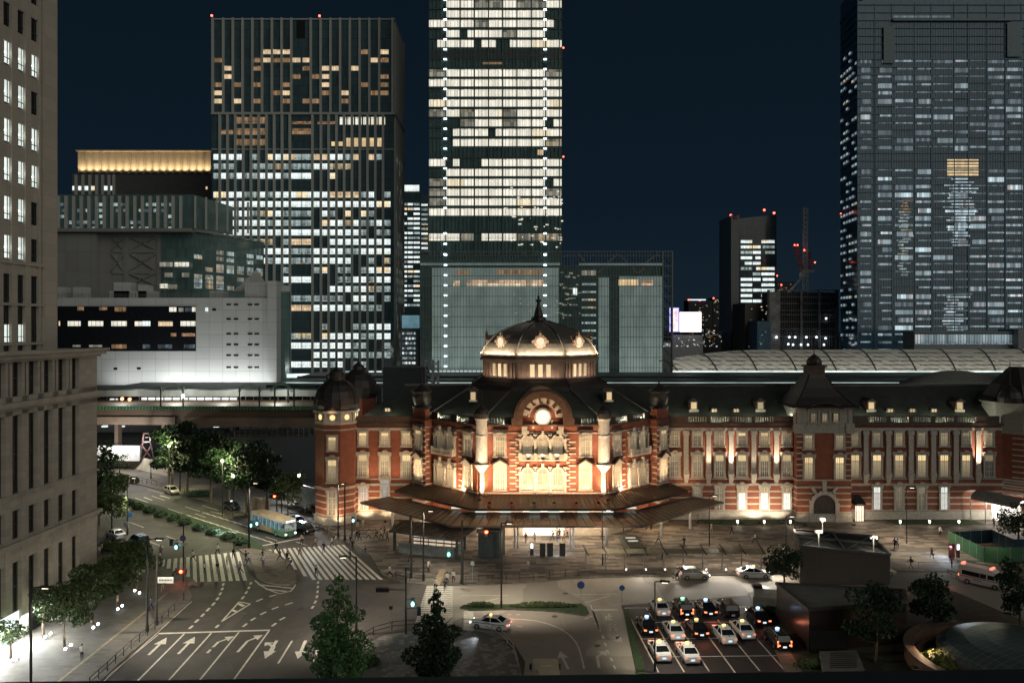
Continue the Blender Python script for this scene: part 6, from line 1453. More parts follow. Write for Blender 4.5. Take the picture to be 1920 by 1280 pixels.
# pilaster up-lights and ground-storey wall washers of the right wing
for px, pw in ((1328, 2600), (1370, 5200), (1412.5, 900), (1455, 4200), (1833, 7000)):
    x = XY(px, YW); flood((x, YW - 2.0, 7.9), (x, YW - .2, 12.8), pw * 1.5, WARMW, 30, .7, fx=False)
for px, pw in ((1381, 900), (1414, 3600), (1454, 2300), (1342, 350)): x = XY(px, YW); flood((x, YW - 3.1, .6), (x, YW, 3.6), pw * .75, WARMW, 110, .5)
for px, pw in ((1500, 450), (1590, 250)): x = XY(px, YT); flood((x, YT - 2.5, .4), (x, YT, 4), pw, WARM, 100)
for x, y, pw in ((TX + 1.5, TY - 5.4, 1500), (TX - 2.2, TY - 5.6, 700), (TX + 5.2, YW - 2.4, 2600), (TX + 9, YW - 2.2, 1100)): flood((x, y, .5), (x, y + 2, 3.0), pw, WARM, 110)
flood((TX, TY - 4.3, 20.6), (TX, TY - 3, 18.4), 90, WARM, 120, fx=False)
for x in (XY(1872, YW) - 1.2,): flood((x, YW - 3.2, 4.8), (x + 1.5, YW, 7), 1500, WARM, 100, fx=False)
for px in (700, 741): x = XY(px, YW); flood((x, YW - 3, 7.4), (x, YW, 11), 500, WARM, 110, fx=False)
for px in (1286,): x = XY(px, YW); flood((x, YW - 4, 6.6), (x, YW, 9), 500, WARM, 110, fx=False)
# light under the entrance canopy
for dx, pw in ((-9, 700), (-3, 1100), (3.5, 1100), (9.5, 700)): area((AX + dx, 129.5, 4.7), (AX + dx, 130.4, 0), pw * .55, WARMW, 3, 1.2, cn)
for sg in (-1, 1): area((Hp(20, sg), 137.0, 4.9), (Hp(20, sg), 137.5, 0), 450, WARM, 2.5, 1.2, cn)
# side porch with the arched glass roof at the right, and the little lit lobby
pc = thing('arched_porch', 'bright white lit porch with a curved grey roof beside the octagon pavilion', 'porch', (XY(1840, 142), 141, 0))
mb = MB(); a0, b0 = G(1815, 972), G(1852, 983); n = 10
dv = (b0 - a0)
mb = MB()
A_ = G(1832, 965); dirv = Vector((3.4, -7.5, 0)); dirv.normalize(); nv = Vector((dirv.y * -1, dirv.x, 0)); L = 8.5
A_ = Vector((XY(1835, YW), YW, 0)); 
for j in range(n):
    t0, t1 = PI*j/n, PI*(j+1)/n
    p0, p1 = [A_ + nv * 2.2 * math.cos(t) + Vector((0, 0, 4.0 + 1.3 * math.sin(t))) for t in (t0, t1)]
    mb.mesh([p0, p1, p1 + dirv * L, p0 + dirv * L, p0 + Vector((0,0,.12)), p1 + Vector((0,0,.12)), p1 + dirv * L + Vector((0,0,.12)), p0 + dirv * L + Vector((0,0,.12))], [(0,1,2,3),(7,6,5,4),(3,2,6,7)])
mb.build('porch_roof', [plain('porch_roof_metal', (.16, .17, .17), .5)], pc)
for f in (.0, .33, .66, 1.0):
    for sx in (-1, 1): p = A_ + nv * 2.15 * sx + dirv * L * f; mb = MB(); mb.tube(p, p + Vector((0, 0, 4)), .09, n=6); mb.build('post', [M['steel_grey']], pc)
mb = MB(); p = A_ + nv * 2.1 + dirv * .2; q = p + dirv * (L * .72); mb.beam(p + Vector((0, 0, 1.9)), q + Vector((0, 0, 1.9)), .06, 3.6); mb.build('lit_wall', [glow('porch_light', (1, .93, .80), 1.8, sample=True)], pc)
mb = MB(); p = A_ - nv * 0 + dirv * (L - .4) + Vector((0, 0, 4.9)); mb.tube(p - nv * 1.6, p + nv * 1.6, .10, n=6); mb.build('tube_lamp', [glow('porch_tube', (1, 1, .95), 3)], pc)
point(A_ + dirv * 4 + Vector((0, 0, 3.4)), 1100, (1, .92, .8), .4, pc); point(A_ + dirv * 9 + Vector((0, 0, 3.2)), 500, (1, .92, .8), .3, pc)
lb = thing('lit_lobby', 'small warm lit glass lobby tucked beside the entrance tower', 'lobby', (XY(1604, 143), 143, 0))
mb = MB(); mb.box(XY(1596, YW) + .1, XY(1612, YW), YW - 1.6, YW - 1.5, .2, 3.0); mb.build('lit_front', [glow('lobby_light', (1, .82, .6), 1.3, .2, .8)], lb)
mb = MB(); mb.box(XY(1596, YW), XY(1615, YW), YW - 2.0, YW - .1, 3.0, 3.3); mb.mesh([(XY(1596, YW), YW - 2, 3.3), (XY(1615, YW), YW - 2, 3.3), (XY(1611, YW), YW - .2, 4.6), (XY(1596, YW), YW - .2, 4.6)], [(0, 1, 2, 3)]); 
for i in range(4): x = XY(1596, YW) + .2 + i * .47; mb.box(x, x + .06, YW - 1.7, YW - 1.6, 0, 3)
mb.build('frame', [M['steel_dark']], lb); point((XY(1606, YW), YW - 2.8, 2.2), 260, (1, .8, .58), .3, lb)

# ------------------------------------------------------------------ left office block
lo_b = thing('stone_office_block', 'tall beige stone office block with deep piers along the sidewalk', 'office building', (-56, 92, 0))
M['beige'] = panels('beige_stone', (.42, .385, .325), (1.35, .72), .02, .60, .10, .85, .20)
M['beige_t'] = panels('beige_tower_stone', (.43, .395, .335), (2.4, 1.5), .03, .60, .07, .85, .15)
M['slot'] = plain('window_slot', (.012, .012, .012), .25); M['slotf'] = plain('window_metal', (.04, .037, .033), .5)
def lx(y, tower=False): return (-61.8 if tower else -58.6) + .0467 * y
def lbox(mb, d0, d1, y0, y1, z0, z1, m=0, tw=False):
    v = []; d0, d1 = (d * .42 if -1.4 < d < 0 else d for d in (d0, d1))
    for z in (z0, z1):
        for d, y in ((d0, y0), (d1, y0), (d1, y1), (d0, y1)): v.append((lx(y, tw) + d, y, z))
    mb.mesh(v, [(0,3,2,1),(4,5,6,7),(0,1,5,4),(1,2,6,5),(2,3,7,6),(3,0,4,7)], m)
cs = [99.0 - 2.72 * i for i in range(14)]
mb = MB(); lbox(mb, -25, -1.3, 58, 103.5, 0, 31.5, 1); lbox(mb, -25, 0, 99.7, 103.6, 0, 31.0); lbox(mb, -25, 0, 58, 60.5, 0, 31)
for c in cs:
    lbox(mb, -1.3, 0, c - 1.92, c - .8, 3.6, 31.0); lbox(mb, -1.3, -.25, c - .8, c + .8, 14.7, 16.4); lbox(mb, -1.3, -.5, c - .25, c + .8, 25.2, 27.2); lbox(mb, -1.3, -.35, c - .8, c + .8, 9.0, 11.5)
    lbox(mb, -1.3, .001, c - 1.45, c - 1.28, 27.3, 30.9, 2)
lbox(mb, -1.3, 0, 58, 103.5, 25.15, 27.2)
for i, c in enumerate(cs):
    if i % 2: lbox(mb, -1.3, 0, c - 1.92, c - .8, 0, 3.6)
for z0, z1, d in ((31.0, 31.3, .35), (31.3, 31.8, .8), (31.8, 32.1, 1.1), (25.7, 26.0, .25), (26.0, 26.6, .55), (10.6, 10.9, .25), (10.9, 11.3, .5), (16.3, 16.5, .15)): lbox(mb, -1.28, d, 58.2, 103.6 + d, z0, z1, 0)
lbox(mb, -25, -.5, 58, 103.4, 31.9, 32.05)
mb.build('podium_wall', [M['beige'], M['slot'], M['slotf']], lo_b)
for i, c in enumerate(cs[:9]):
    for z0, z1 in ((27.4, 30.9), (16.5, 25.1), (11.6, 14.6), (3.4 if i > 0 else 3.2, 9.0)):
        mb = MB(); lbox(mb, -1.26, -1.18, c - .78, c + .78, z0, z1, 0)
        for f in (-.58, 0, .58): lbox(mb, -1.2, -1.05, c + f - .05, c + f + .05, z0, z1, 1)
        lbox(mb, -1.2, -1.05, c - .58, c + .58, (z0 + z1) / 2 - .05, (z0 + z1) / 2 + .05, 1)
        mb.build('window', [M['slot'], M['slotf']], lo_b)
mb = MB(); lbox(mb, -.9, -.8, 84.5, 90.2, .15, 3.4); lbox(mb, -.9, -.8, 70, 84, .15, 3.4); mb.build('shop_window', [glow('shop_light', (.88, 1, 1), 1.2, .25, .6)], lo_b)
mb = MB(); lbox(mb, -.78, -.7, 89.6, 90.2, 1.2, 2.6); mb.build('shop_display', [glow('display_cyan', (.2, .8, .9), 1.2, .4, 2)], lo_b)
for y, p_ in ((88, 1900), (84.5, 2000), (80, 1600)): area((lx(y) + .5, y, 3.3), (lx(y) + 4.2, y, 0), p_, (.93, 1, 1), 3, .6, lo_b)
mb = MB(); lbox(mb, -25, -.9, 55, 97.7, 32, 92, 1, True); lbox(mb, -25, 0, 97.7, 100.5, 32, 92, 0, True)
ct = [96.2 - 2.42 * i for i in range(9)]
for c in ct:
    lbox(mb, -.9, 0, c - 1.8, c - 1.25, 32, 92, 0, True); lbox(mb, -.9, -.12, c - 1.2, c - .72, 32, 92, 2, True); lbox(mb, -.9, -.05, c + .72, c + 1.1, 32, 92, 0, True)
zr = [40.9 + 4.42 * i for i in range(12)]
for i, z in enumerate(zr):
    for c in ct: lbox(mb, -.9, -.35, c - .72, c + .72, z + .02, z + 1.7, 2, True)
for z in (33.0, 37.6, 42.4): lbox(mb, -.88, .1, 58, 97.7, z - .3, z, 0, True)
mb.build('tower_wall', [M['beige_t'], M['slot'], M['beige_t']], lo_b)
M['officeL'] = lit_window('left_office_light', (.90, 1.0, .93), 1.05, (.75, 4.42), .8, z0=40.9, warmf=0, busy=.25, bars=.9)
for j in range(12):
    zt_ = 36.4 if j == 0 else 36.4 + 4.45 * j
    z1 = zt_; z0 = zt_ - (3.3 if j < 2 else 2.55)
    for i, c in enumerate(ct):
        lit = (2 <= j <= 7) and not (i == 0 and j in (2, 3, 6)) or (j == 0 and i > 0)
        mb = MB(); lbox(mb, -.88, -.8, c - .7, c + .7, z0, z1 if j else z0 + 2.0, 0, True)
        for f in (-.32, .28): lbox(mb, -.8, -.62, c + f - .035, c + f + .035, z0, z1 if j else z0 + 2.0, 1, True)
        lbox(mb, -.8, -.62, c - .7, c + .7, z0 + .55, z0 + .63, 1, True); mb.build('window', [M['officeL'] if lit else M['slot'], M['slotf']], lo_b)
        if lit and j > 0 and i < 5: point((lx(c, True) - .25, c, z0 + 1.2), 14, (.9, 1, .95), .1, lo_b)

# ------------------------------------------------------------------ trees
def leaf_mat(name, col, trans=.25):
    m, t, b = base_mat(name); p = pos(t)
    c = ramp(t, noise(t, p, 1.6, 3), (.3, k3(col, .45)), (.7, k3(col, 1.55))); c = mix(t, c, k3(col, 2.0), ma(t, 'MULTIPLY', ma(t, 'GREATER_THAN', noise(t, p, 7, 2), .58), .5))
    link(t, c, b.inputs['Base Color']); b.inputs['Roughness'].default_value = .6; b.inputs['Specular IOR Level'].default_value = .25; return m
M['leafk'] = leaf_mat('black_green_leaf', (.012, .026, .010)); M['leaf'] = leaf_mat('broad_leaf', (.050, .075, .026)); M['leafd'] = leaf_mat('dark_leaf', (.022, .046, .020)); M['leafg'] = leaf_mat('ginkgo_leaf', (.085, .17, .06)); M['leafy'] = leaf_mat('yellow_green_leaf', (.12, .14, .03)); M['leafp'] = leaf_mat('pale_leaf', (.10, .14, .055))
M['bark'] = plain('bark', (.10, .075, .05), .9, var=.4, sc=4, bump=.6)
def rv(r_): 
    while True:
        v = Vector((r_.uniform(-1, 1), r_.uniform(-1, 1), r_.uniform(-1, 1)))
        if .05 < v.length < 1: return v
def crown(seed, kind, H, Rr, n, leaf, z0):
    "local crown mesh of many small folded leaf sprays"
    r_ = random.Random(seed); mb = MB(); lobes = []
    if kind == 'round':
        lobes.append((Vector((0, 0, (z0 + H) / 2)), Rr * .62, (H - z0) * .40))
        for i in range(17):
            a = r_.uniform(0, 2*PI); q = r_.uniform(.35, .85) * Rr; z = r_.uniform(z0 + .12 * (H - z0), H - .18 * (H - z0)); k_ = 1 - .5 * abs((z - z0) / (H - z0) - .45)
            lobes.append((Vector((q * k_ * math.cos(a), q * k_ * math.sin(a), z)), Rr * r_.uniform(.24, .40), Rr * r_.uniform(.18, .30)))
    elif kind == 'cone':
        for i in range(44):
            f = (i + r_.random()) / 44; z = z0 + (H - z0) * f; rad = Rr * (1 - f) ** .75 * r_.uniform(.42, 1.25) * (.72 + .5 * min(1, f * 5)); a = i * 2.4 + r_.uniform(-.4, .4)
            lobes.append((Vector((rad * .66 * math.cos(a), rad * .66 * math.sin(a), z)), max(.28, rad * .36), max(.26, rad * .25)))
        for i in range(9): f = i / 9; lobes.append((Vector((0, 0, z0 + (H - z0) * f)), Rr * (1 - f) * .45 + .15, (H - z0) / 12))
    tot = sum(l[1] ** 2 for l in lobes)
    for c, ra, rh in lobes:
        m_ = int(n * ra ** 2 / tot)
        for i in range(m_):
            v = rv(r_); v = v.normalized() * (v.length ** .35); p = c + Vector((v.x * ra, v.y * ra, v.z * rh)); p += rv(r_) * .12 * ra
            e = rv(r_).normalized(); g_ = e.cross(rv(r_)).normalized(); s_ = leaf * r_.uniform(.55, 1.35)
            a, b = e * s_, g_ * s_ * .62
            mb.face([p - a, p - b * .9, p + a, p + b])
    return mb
def trunk(H, r0, z0, seed, Rr, nb=7):
    r_ = random.Random(seed); mb = MB(); p = Vector((0, 0, 0)); pts = [p.copy()]
    for i in range(5): p = p + Vector((r_.uniform(-.10, .10), r_.uniform(-.10, .10), H * .8 / 5)); pts.append(p.copy())
    for i in range(5): mb.tube(pts[i], pts[i+1], r0 * (1 - i * .16), r0 * (1 - (i + 1) * .16), 7)
    for i in range(nb):
        f = r_.uniform(z0 / H * .9, .72); q = Vector((0, 0, H * f)); a = r_.uniform(0, 2*PI); L = Rr * r_.uniform(.5, .85) * (1 - f * .5)
        e = q + Vector((L * math.cos(a), L * math.sin(a), L * r_.uniform(.35, .8))); mid = q.lerp(e, .5) + Vector((0, 0, -.08 * L)); mb.tube(q, mid, r0 * .38, r0 * .25, 5); mb.tube(mid, e, r0 * .25, r0 * .08, 5)
    return mb
TM = {}
def tree(name, label, px, py, H, Rr, kind='round', leafm='leaf', n=2600, leaf=.165, z0=None, seed=1, group=None, r0=.16, rz=0.0, xy=None):
    z0 = H * .32 if z0 is None else z0; key = (kind, H, Rr, leafm, n, seed)
    g = Vector(xy) if xy else G(px, py); g.z = .12
    o = thing(name, label, 'tree', g, rz, group)
    if key not in TM: TM[key] = (trunk(H, r0, z0, seed, Rr).data('trunk', [M['bark']]), crown(seed, kind, H, Rr, n, leaf, z0).data('crown', [M[leafm]]))
    inst(TM[key][0], 'trunk', o, (0, 0, 0)); inst(TM[key][1], 'crown', o, (0, 0, 0)); return o
gs = 'broadleaf trees along the stone office block'
tree('street_tree', 'bushy street tree with the broadest crown, by the person walking in a pale top', 121, 1219, 7.8, 3.1, seed=3, n=5200, group=gs)
tree('street_tree', 'bushy street tree between the broadest crowned tree and the third lit trunk', 172, 1181, 7.9, 2.9, seed=4, n=5000, group=gs)
tree('street_tree', 'street tree next after the tree with the leaning bright trunk lights', 219, 1145, 7.2, 2.7, seed=5, n=4600, group=gs)
tree('street_tree', 'round street tree nearest the crosswalk at the end of the office block row', 257, 1109, 7.0, 3.2, seed=6, n=5000, group=gs, z0=2.6)
tree('street_tree', 'slim young street tree close to the lit shop window', 82, 1197, 6.0, 1.7, seed=7, n=1800, group=gs)
tree('street_tree', 'smallest sparse street tree beside the glowing shop floor', 20, 1236, 4.4, 1.7, seed=8, n=800, group=gs)
tree('street_tree', 'pale green tree standing over the parked white car', 210, 1003, 11.5, 3.3, leafm='leafp', seed=9, n=4200, z0=2.5, leaf=.24)
tree('street_tree', 'dark tree at the far corner of the stone office block', 186, 985, 15.5, 4.0, leafm='leafd', seed=10, n=3600, z0=3, leaf=.28)
tree('young_tree', 'small open young tree in front of the pale hoarding', 224, 893, 5.2, 2.2, seed=11, n=500, leaf=.2)
ga = 'tall dark trees along the avenue sidewalk'
for i, (px, py, H, Rr, mt, lab) in enumerate(((322, 916, 15.0, 4.6, 'leafk', 'tall dark avenue tree farthest up the street, lit by the upper street lamp'), (352, 925, 16.5, 4.2, 'leafk', 'very tall dark avenue tree second along from the far end'), (395, 940, 15.5, 5.0, 'leafk', 'wide dark avenue tree above the small white car'),
                                          (428, 950, 14.0, 4.6, 'leafk', 'dark avenue tree glowing yellow green where the brightest street lamp touches it'), (462, 962, 14.5, 5.0, 'leafk', 'big dark avenue tree rising behind the black taxi'), (500, 962, 12.0, 3.0, 'leafk', 'narrow dark tree between the avenue and the black hoarding'))):
    tree('avenue_tree', lab, px, py, H, Rr, leafm=mt, seed=20 + i, n=4200, leaf=.30, r0=.3, z0=3.4, group=ga)
tree('ginkgo_tree', 'thin brownish green tree just behind the green bus', 541, 976, 9.5, 3.3, leafm='leaf', seed=31, n=2200, leaf=.22, z0=2.6)
tree('ginkgo_tree', 'low dark tree to the far side of the bus near the white hoarding light', 520, 966, 9.0, 2.6, leafm='leafd', seed=32, n=1600, leaf=.22, z0=2.4)
tree('ginkgo_tree', 'large cone shaped tree in the foreground beside the arrow lanes', 634, 1292, 10.9, 3.7, 'cone', 'leafg', n=9500, leaf=.165, z0=.9, seed=41, r0=.2)
tree('ginkgo_tree', 'dense cone shaped tree in the foreground on the checkered paving', 818, 1284, 9.0, 3.0, 'cone', 'leafd', n=9000, leaf=.155, z0=.8, seed=42, r0=.2)
tree('plaza_tree', 'round dark tree between the white taxi and the big brown vent box', 1472, 1113, 6.7, 2.4, leafm='leafd', seed=51, n=3200, z0=1.7)
tree('plaza_tree', 'dark tree standing right in front of the brown vent box', 1641, 1243, 9.2, 2.9, leafm='leafd', seed=52, n=4200, z0=1.4)
tree('plaza_tree', 'dense dark tree between the vent box and the ambulance', 1752, 1193, 7.7, 2.9, leafm='leafd', seed=53, n=4600, z0=.9)
tree('plaza_tree', 'dark tree by the arched porch beyond the green fence', 1908, 1025, 7.6, 3.4, leafm='leafd', seed=54, n=4200, z0=1.4)
tree('plaza_tree', 'loose tree in front of the ambulance at the picture edge', 1915, 1190, 9.0, 2.9, leafm='leafd', seed=55, n=3200, z0=2.0)
def bush(name, label, px, py, r_, h, leafm, n, seed, group=None, sx=1.0, leaf=.13, cat='shrub'):
    rr_ = random.Random(seed); mb = MB(); g = G(px, py); g.z = .14
    for i in range(n):
        v = rv(rr_).normalized() * rr_.uniform(.75, 1.02); v.z = abs(v.z); p = Vector((v.x * r_ * sx, v.y * r_, v.z * h)); e = rv(rr_).normalized(); q = e.cross(rv(rr_)).normalized(); s_ = leaf * rr_.uniform(.6, 1.3)
        mb.face([p - e * s_, p - q * s_ * .6, p + e * s_, p + q * s_ * .6])
    mb.sphere((0, 0, h * .25), r_ * .82, 8, sz=h / r_ * .75, sx=sx)
    o = mb.build(name, [M[leafm]]); o.location = g; return tag(o, label, cat, group)
gm = 'clipped bushes on the median strip'
med = [(241.6, 946), (259, 953), (280, 960), (302, 968), (325, 975), (346.6, 983), (374, 993), (400, 1001), (427.5, 1010), (451.6, 1020)]
ORD = ['first', 'second', 'third', 'fourth', 'fifth', 'sixth', 'seventh', 'eighth', 'ninth', 'tenth', 'eleventh', 'twelfth', 'thirteenth', 'fourteenth', 'fifteenth', 'sixteenth', 'seventeenth', 'eighteenth', 'nineteenth', 'twentieth']
for i, (px, py) in enumerate(med): bush('clipped_bush', 'round clipped bush on the grass median, %s from the crosswalk' % ORD[len(med) - 1 - i], px, py, 1.25, .95, 'leafd', 420, 60 + i, gm)
bush('hedge', 'rough green hedge beside the parked white and blue cars', 216, 1030, 2.2, 1.3, 'leaf', 900, 80, sx=1.5)
bush('hedge', 'dark shrub mass under the avenue trees behind the white car', 372, 930, 1.8, 1.2, 'leafd', 500, 81, sx=1.8)
bush('hedge', 'bright green hedge behind the big foreground cone tree', 686, 1245, 1.4, .8, 'leaf', 800, 82, sx=1.0)
bush('hedge', 'low hedge bed on the divider nearest the crosswalk', 902, 1138, .55, .6, 'leaf', 500, 83, sx=3.6, leaf=.1)
bush('hedge', 'long low hedge on the divider at its pointed end', 1020, 1139, .6, .65, 'leaf', 1100, 84, sx=7.2, leaf=.1)
bush('shrub', 'yellow green shrub in front of the glass dome roof', 1785, 1262, 2.7, 2.2, 'leafy', 2200, 85, sx=1.5, leaf=.16)
bush('shrub', 'dark shrub beside the taxi pool wall lamps', 1440, 1150, 1.0, .8, 'leafd', 400, 86, sx=2.2)
bush('shrub', 'green shrub under the corner of the dark wedge building', 1530, 1250, 1.0, .7, 'leaf', 400, 87, sx=2.4)

# ------------------------------------------------------------------ street furniture
POLES = []
def lamp_post(name, label, px, py, H, arm=0.0, lit=0, col=(1, .84, .62), r_=.09, group=None, head='arm', cat='street lamp', aimd=(0, 0)):
    g = G(px, py); g.z = .1; o = thing(name, label, cat, g, 0, group); mb = MB(); mb.tube(g, g + Vector((0, 0, H)), r_ * 1.35, r_, 8); mb.tube(g, g + Vector((0, 0, .9)), r_ * 1.9, r_ * 1.8, 8); mb.build('pole', [M['steel_dark']], o)
    if arm:
        mb = MB(); t_ = g + Vector((0, 0, H)); e = t_ + Vector((arm, 0, .05)); mb.tube(t_, e, .06, .05, 6); mb.build('arm', [M['steel_dark']], o)
        mb = MB(); s_ = 1 if arm > 0 else -1; mb.mesh([(e.x, e.y - .16, e.z + .12), (e.x + s_ * 1.0, e.y - .2, e.z + .06), (e.x + s_ * 1.0, e.y + .2, e.z + .06), (e.x, e.y + .16, e.z + .12), (e.x, e.y - .12, e.z - .08), (e.x + s_ * .9, e.y - .16, e.z - .1), (e.x + s_ * .9, e.y + .16, e.z - .1), (e.x, e.y + .12, e.z - .08)], [(0,1,2,3),(7,6,5,4),(0,4,5,1),(1,5,6,2),(2,6,7,3),(3,7,4,0)]); mb.build('lamp_head', [M['steel_dark']], o)
        if lit:
            mb = MB(); mb.box(e.x + s_ * .2, e.x + s_ * .8, e.y - .12, e.y + .12, e.z - .14, e.z - .11); mb.build('lamp_glass', [glow('street_lamp_glass', (1, .85, .62), 4) if 'slg' not in M else M['slg']], o); M['slg'] = bpy.data.materials['street_lamp_glass']
            c_ = e + Vector((s_ * .5, 0, -.22)); spot(c_, c_ + Vector((aimd[0], aimd[1], -8)), lit, col, 132, .5, .25, 'street_light', o)
    elif lit: point(g + Vector((0, 0, H + .2)), lit, col, .2, o)
    return o
LW = (1.0, .90, .73)
lamp_post('street_lamp', 'tall dark lamp post with a short arm, on the kerb beside the sidewalk railing', 276, 1187, 10.6, .9, 5880, LW, .11, aimd=(4, 2))
lamp_post('street_lamp', 'lamp post at the lower corner of the sidewalk with a second small lamp', 58, 1300, 10.0, .9, 2184, (1, .95, .85), .10, aimd=(2, 3))
lamp_post('street_lamp', 'lamp post behind the big foreground cone tree', 668, 1187, 8.6, -1.0, 4830, LW, .09, aimd=(-3, 2))
lamp_post('street_lamp', 'thin lamp post by the parked blue car', 239, 1003, 9.5, .6, 4620, LW, .09, aimd=(4, 3))
lamp_post('street_lamp', 'tall lamp post at the tip of the grass median', 467, 1028, 10.2, .5, 5460, LW, .13, aimd=(1, 2))
lamp_post('street_lamp', 'tall thin lamp post on the divider in front of the plaza kiosk', 940, 1141, 10.5, .5, 5880, LW, .08, aimd=(1, 4))
lamp_post('street_lamp', 'thin post in front of the taxi pool verge', 1228, 1259, 9.0, .5, 3600, LW, .06, aimd=(4, 2))
lamp_post('street_lamp', 'dark pole nearest the entrance steps on the plaza kerb', 866, 1094, 8.5, 0, 0, LW, .10)
lamp_post('street_lamp', 'second dark pole before the stair shelter', 794, 1090, 9.6, .5, 3990, LW, .10, aimd=(-3, 0))
lamp_post('street_lamp', 'first dark pole before the stair shelter, closer to the crosswalk', 771, 1085, 8.0, 0, 0, LW, .10)
lamp_post('street_lamp', 'dark pole beside the corner tower, nearest the bus', 634, 1010, 9.0, .4, 2310, LW, .11, aimd=(-4, -3))
lamp_post('street_lamp', 'dark pole beside the corner tower, nearest its lit window', 646.5, 1014, 9.4, 0, 0, LW, .11)
lamp_post('street_lamp', 'grey pole on the left kerb that carries a white panel sign', 294, 1173, 8.3, 0, 0, LW, .09)
lamp_post('street_lamp', 'avenue lamp post glowing in the first dark tree', 338, 918, 6.8, -.6, 900, (1, 1, .62), .08)
lamp_post('street_lamp', 'avenue lamp post glowing brightest in the dark trees', 426, 949, 8.6, -.8, 1300, (1, 1, .62), .08)
lamp_post('street_lamp', 'avenue lamp post above the pale green tree', 200, 930, 9.2, .6, 3780, LW, .08, aimd=(5, 0))
lamp_post('street_lamp', 'avenue lamp post near the site wall', 283, 898, 9.5, -.5, 2310, LW, .08, aimd=(0, -4))
# glowing lanterns deep in the foliage light the leaves around them
for px, py, Yl, pw in ((317, 836, 168.5, 3400), (417, 864, 147, 5600), (437, 893, 146, 1100), (337, 869, 168, 900)): 
    p = P(px, py, Yl); o = thing('tree_lantern', {317: 'upper street lantern shining inside the farthest dark tree', 417: 'brightest street lantern shining inside the dark avenue tree', 437: 'lower lantern under the bright lit foliage', 337: 'lower lantern under the farthest dark tree'}[px], 'lantern', (p.x, p.y, 0))
    mb = MB(); mb.tube((p.x, p.y, 0), (p.x, p.y, p.z - .3), .09, n=6); mb.build('pole', [M['steel_dark']], o); mb = MB(); mb.sphere(p, .32, 8); mb.build('globe', [glow('lantern_glow', (1, 1, .55), 4) if 'lg' not in M else M['lg']], o); M['lg'] = bpy.data.materials['lantern_glow']
    point(p + Vector((0, -.6, .5)), pw, (1, 1, .55), .3, o)
def twin_lamp(label, px, py, H, pw, g=None):
    g = g or G(px, py); o = thing('twin_lamp_post', label, 'lamp post', g, 0, 'pale twin headed lamp posts round the vent box'); mb = MB(); mb.tube(g, g + Vector((0, 0, H)), .08, n=6); mb.build('pole', [M['white_metal']], o)
    for sx in (-1, 1): mb = MB(); mb.tube(g + Vector((sx * .45, 0, H - .35)), g + Vector((sx * .45, 0, H)), .17, n=8); mb.beam(g + Vector((0, 0, H - .1)), g + Vector((sx * .45, 0, H - .1)), .05, .05); mb.build('lamp_head', [M['white_metal']], o)
    spot(g + Vector((0, -.1, H + .1)), g + Vector((0, .6, -5)), pw, (1, .86, .66), 140, .8, .3, 'plaza_light', o)
twin_lamp('twin headed pale lamp post on the open vent box, nearest the round plaza tree', 0, 0, 2.2, 700, Vector((XY(1535, 108.6), 108.6, 5.0))); twin_lamp('twin headed pale lamp post on the open vent box, nearest its plain end', 0, 0, 2.2, 700, Vector((XY(1638, 108.6), 108.6, 4.2))); twin_lamp('twin headed pale lamp post behind the vent box', 1542, 1015, 3.8, 1500)
for px, py, H, pw, lab in ((1474, 1058, 7.0, 1900, 'thin dark post rising behind the round plaza tree'), (1700, 1020, 9, 8500, 'thin plaza lamp post between the vent box and the second lawn'), (1130, 1060, 8, 2300, 'thin plaza lamp post beside the glass walkway'), (1330, 1025, 8, 1900, 'thin plaza lamp post on the wide paving before the right wing')):
    lamp_post('street_lamp', lab, px, py, H, .35, pw, (1, .80, .58), .06)
# traffic signals
M['sigbox'] = plain('signal_housing', (.015, .016, .016), .6)
def sig_glow(n_, c, s_): 
    if n_ not in M: M[n_] = glow(n_, c, s_)
    return M[n_]
def signal(name, label, px, py, H, arms, group=None):
    "arms: list of (dx, z, kind, colour) ; kind 'h' long car signal, 'p' pedestrian signal"
    g = G(px, py); g.z = .1; o = thing(name, label, 'traffic signal', g, 0, group); mb = MB(); mb.tube(g, g + Vector((0, 0, H)), .12, .09, 8); mb.build('pole', [M['steel_dark']], o)
    for dx, z, kd, col in arms:
        p = g + Vector((0, 0, z)); e = p + Vector((dx, -.1, .1)); mb = MB(); mb.tube(p, e, .05, n=6)
        if kd == 'h': s_ = 1 if dx > 0 else -1; mb.box(e.x, e.x + s_ * 1.45, e.y - .15, e.y + .15, e.z - .28, e.z + .2); mb.box(e.x, e.x + s_ * 1.45, e.y - .5, e.y - .1, e.z + .2, e.z + .24)
        elif kd == 'b': mb.box(e.x - .7, e.x + .7, e.y - .15, e.y + .15, e.z - .5, e.z + .2)
        else: mb.box(e.x - .2, e.x + .2, e.y - .14, e.y + .14, e.z - .8, e.z + .1); mb.box(e.x - .22, e.x + .22, e.y - .4, e.y, e.z + .1, e.z + .13)
        h_ = mb.build('signal_head', [M['sigbox']], o)
        if col:
            c_, s_, zz = {'r': ((1, .08, .03), 14, -.1), 'g': ((.12, 1, .75), 8, -.55), 'c': ((.3, .9, 1), 4, -.5)}[col]; mb = MB(); q = e + Vector((0, -.17, zz)); mb.sphere(q, .24 if col == 'r' else .2, 8, sz=1.0 if col == 'r' else 1.5); mb.build('lit_lens', [sig_glow('signal_' + col, c_, s_)], h_)
            point(q + Vector((0, -.35, 0)), {'r': 60, 'g': 45, 'c': 25}[col], c_, .12, o)
    return o
s1 = signal('traffic_signal', 'dark signal mast on the sidewalk corner with a round sign and a glowing red light', 344, 1092, 8.2, [(-1.6, 5.7, 'p', None), (-.9, 5.2, 'p', 'c'), (-.25, .9 + .6, 'b', 'r')])
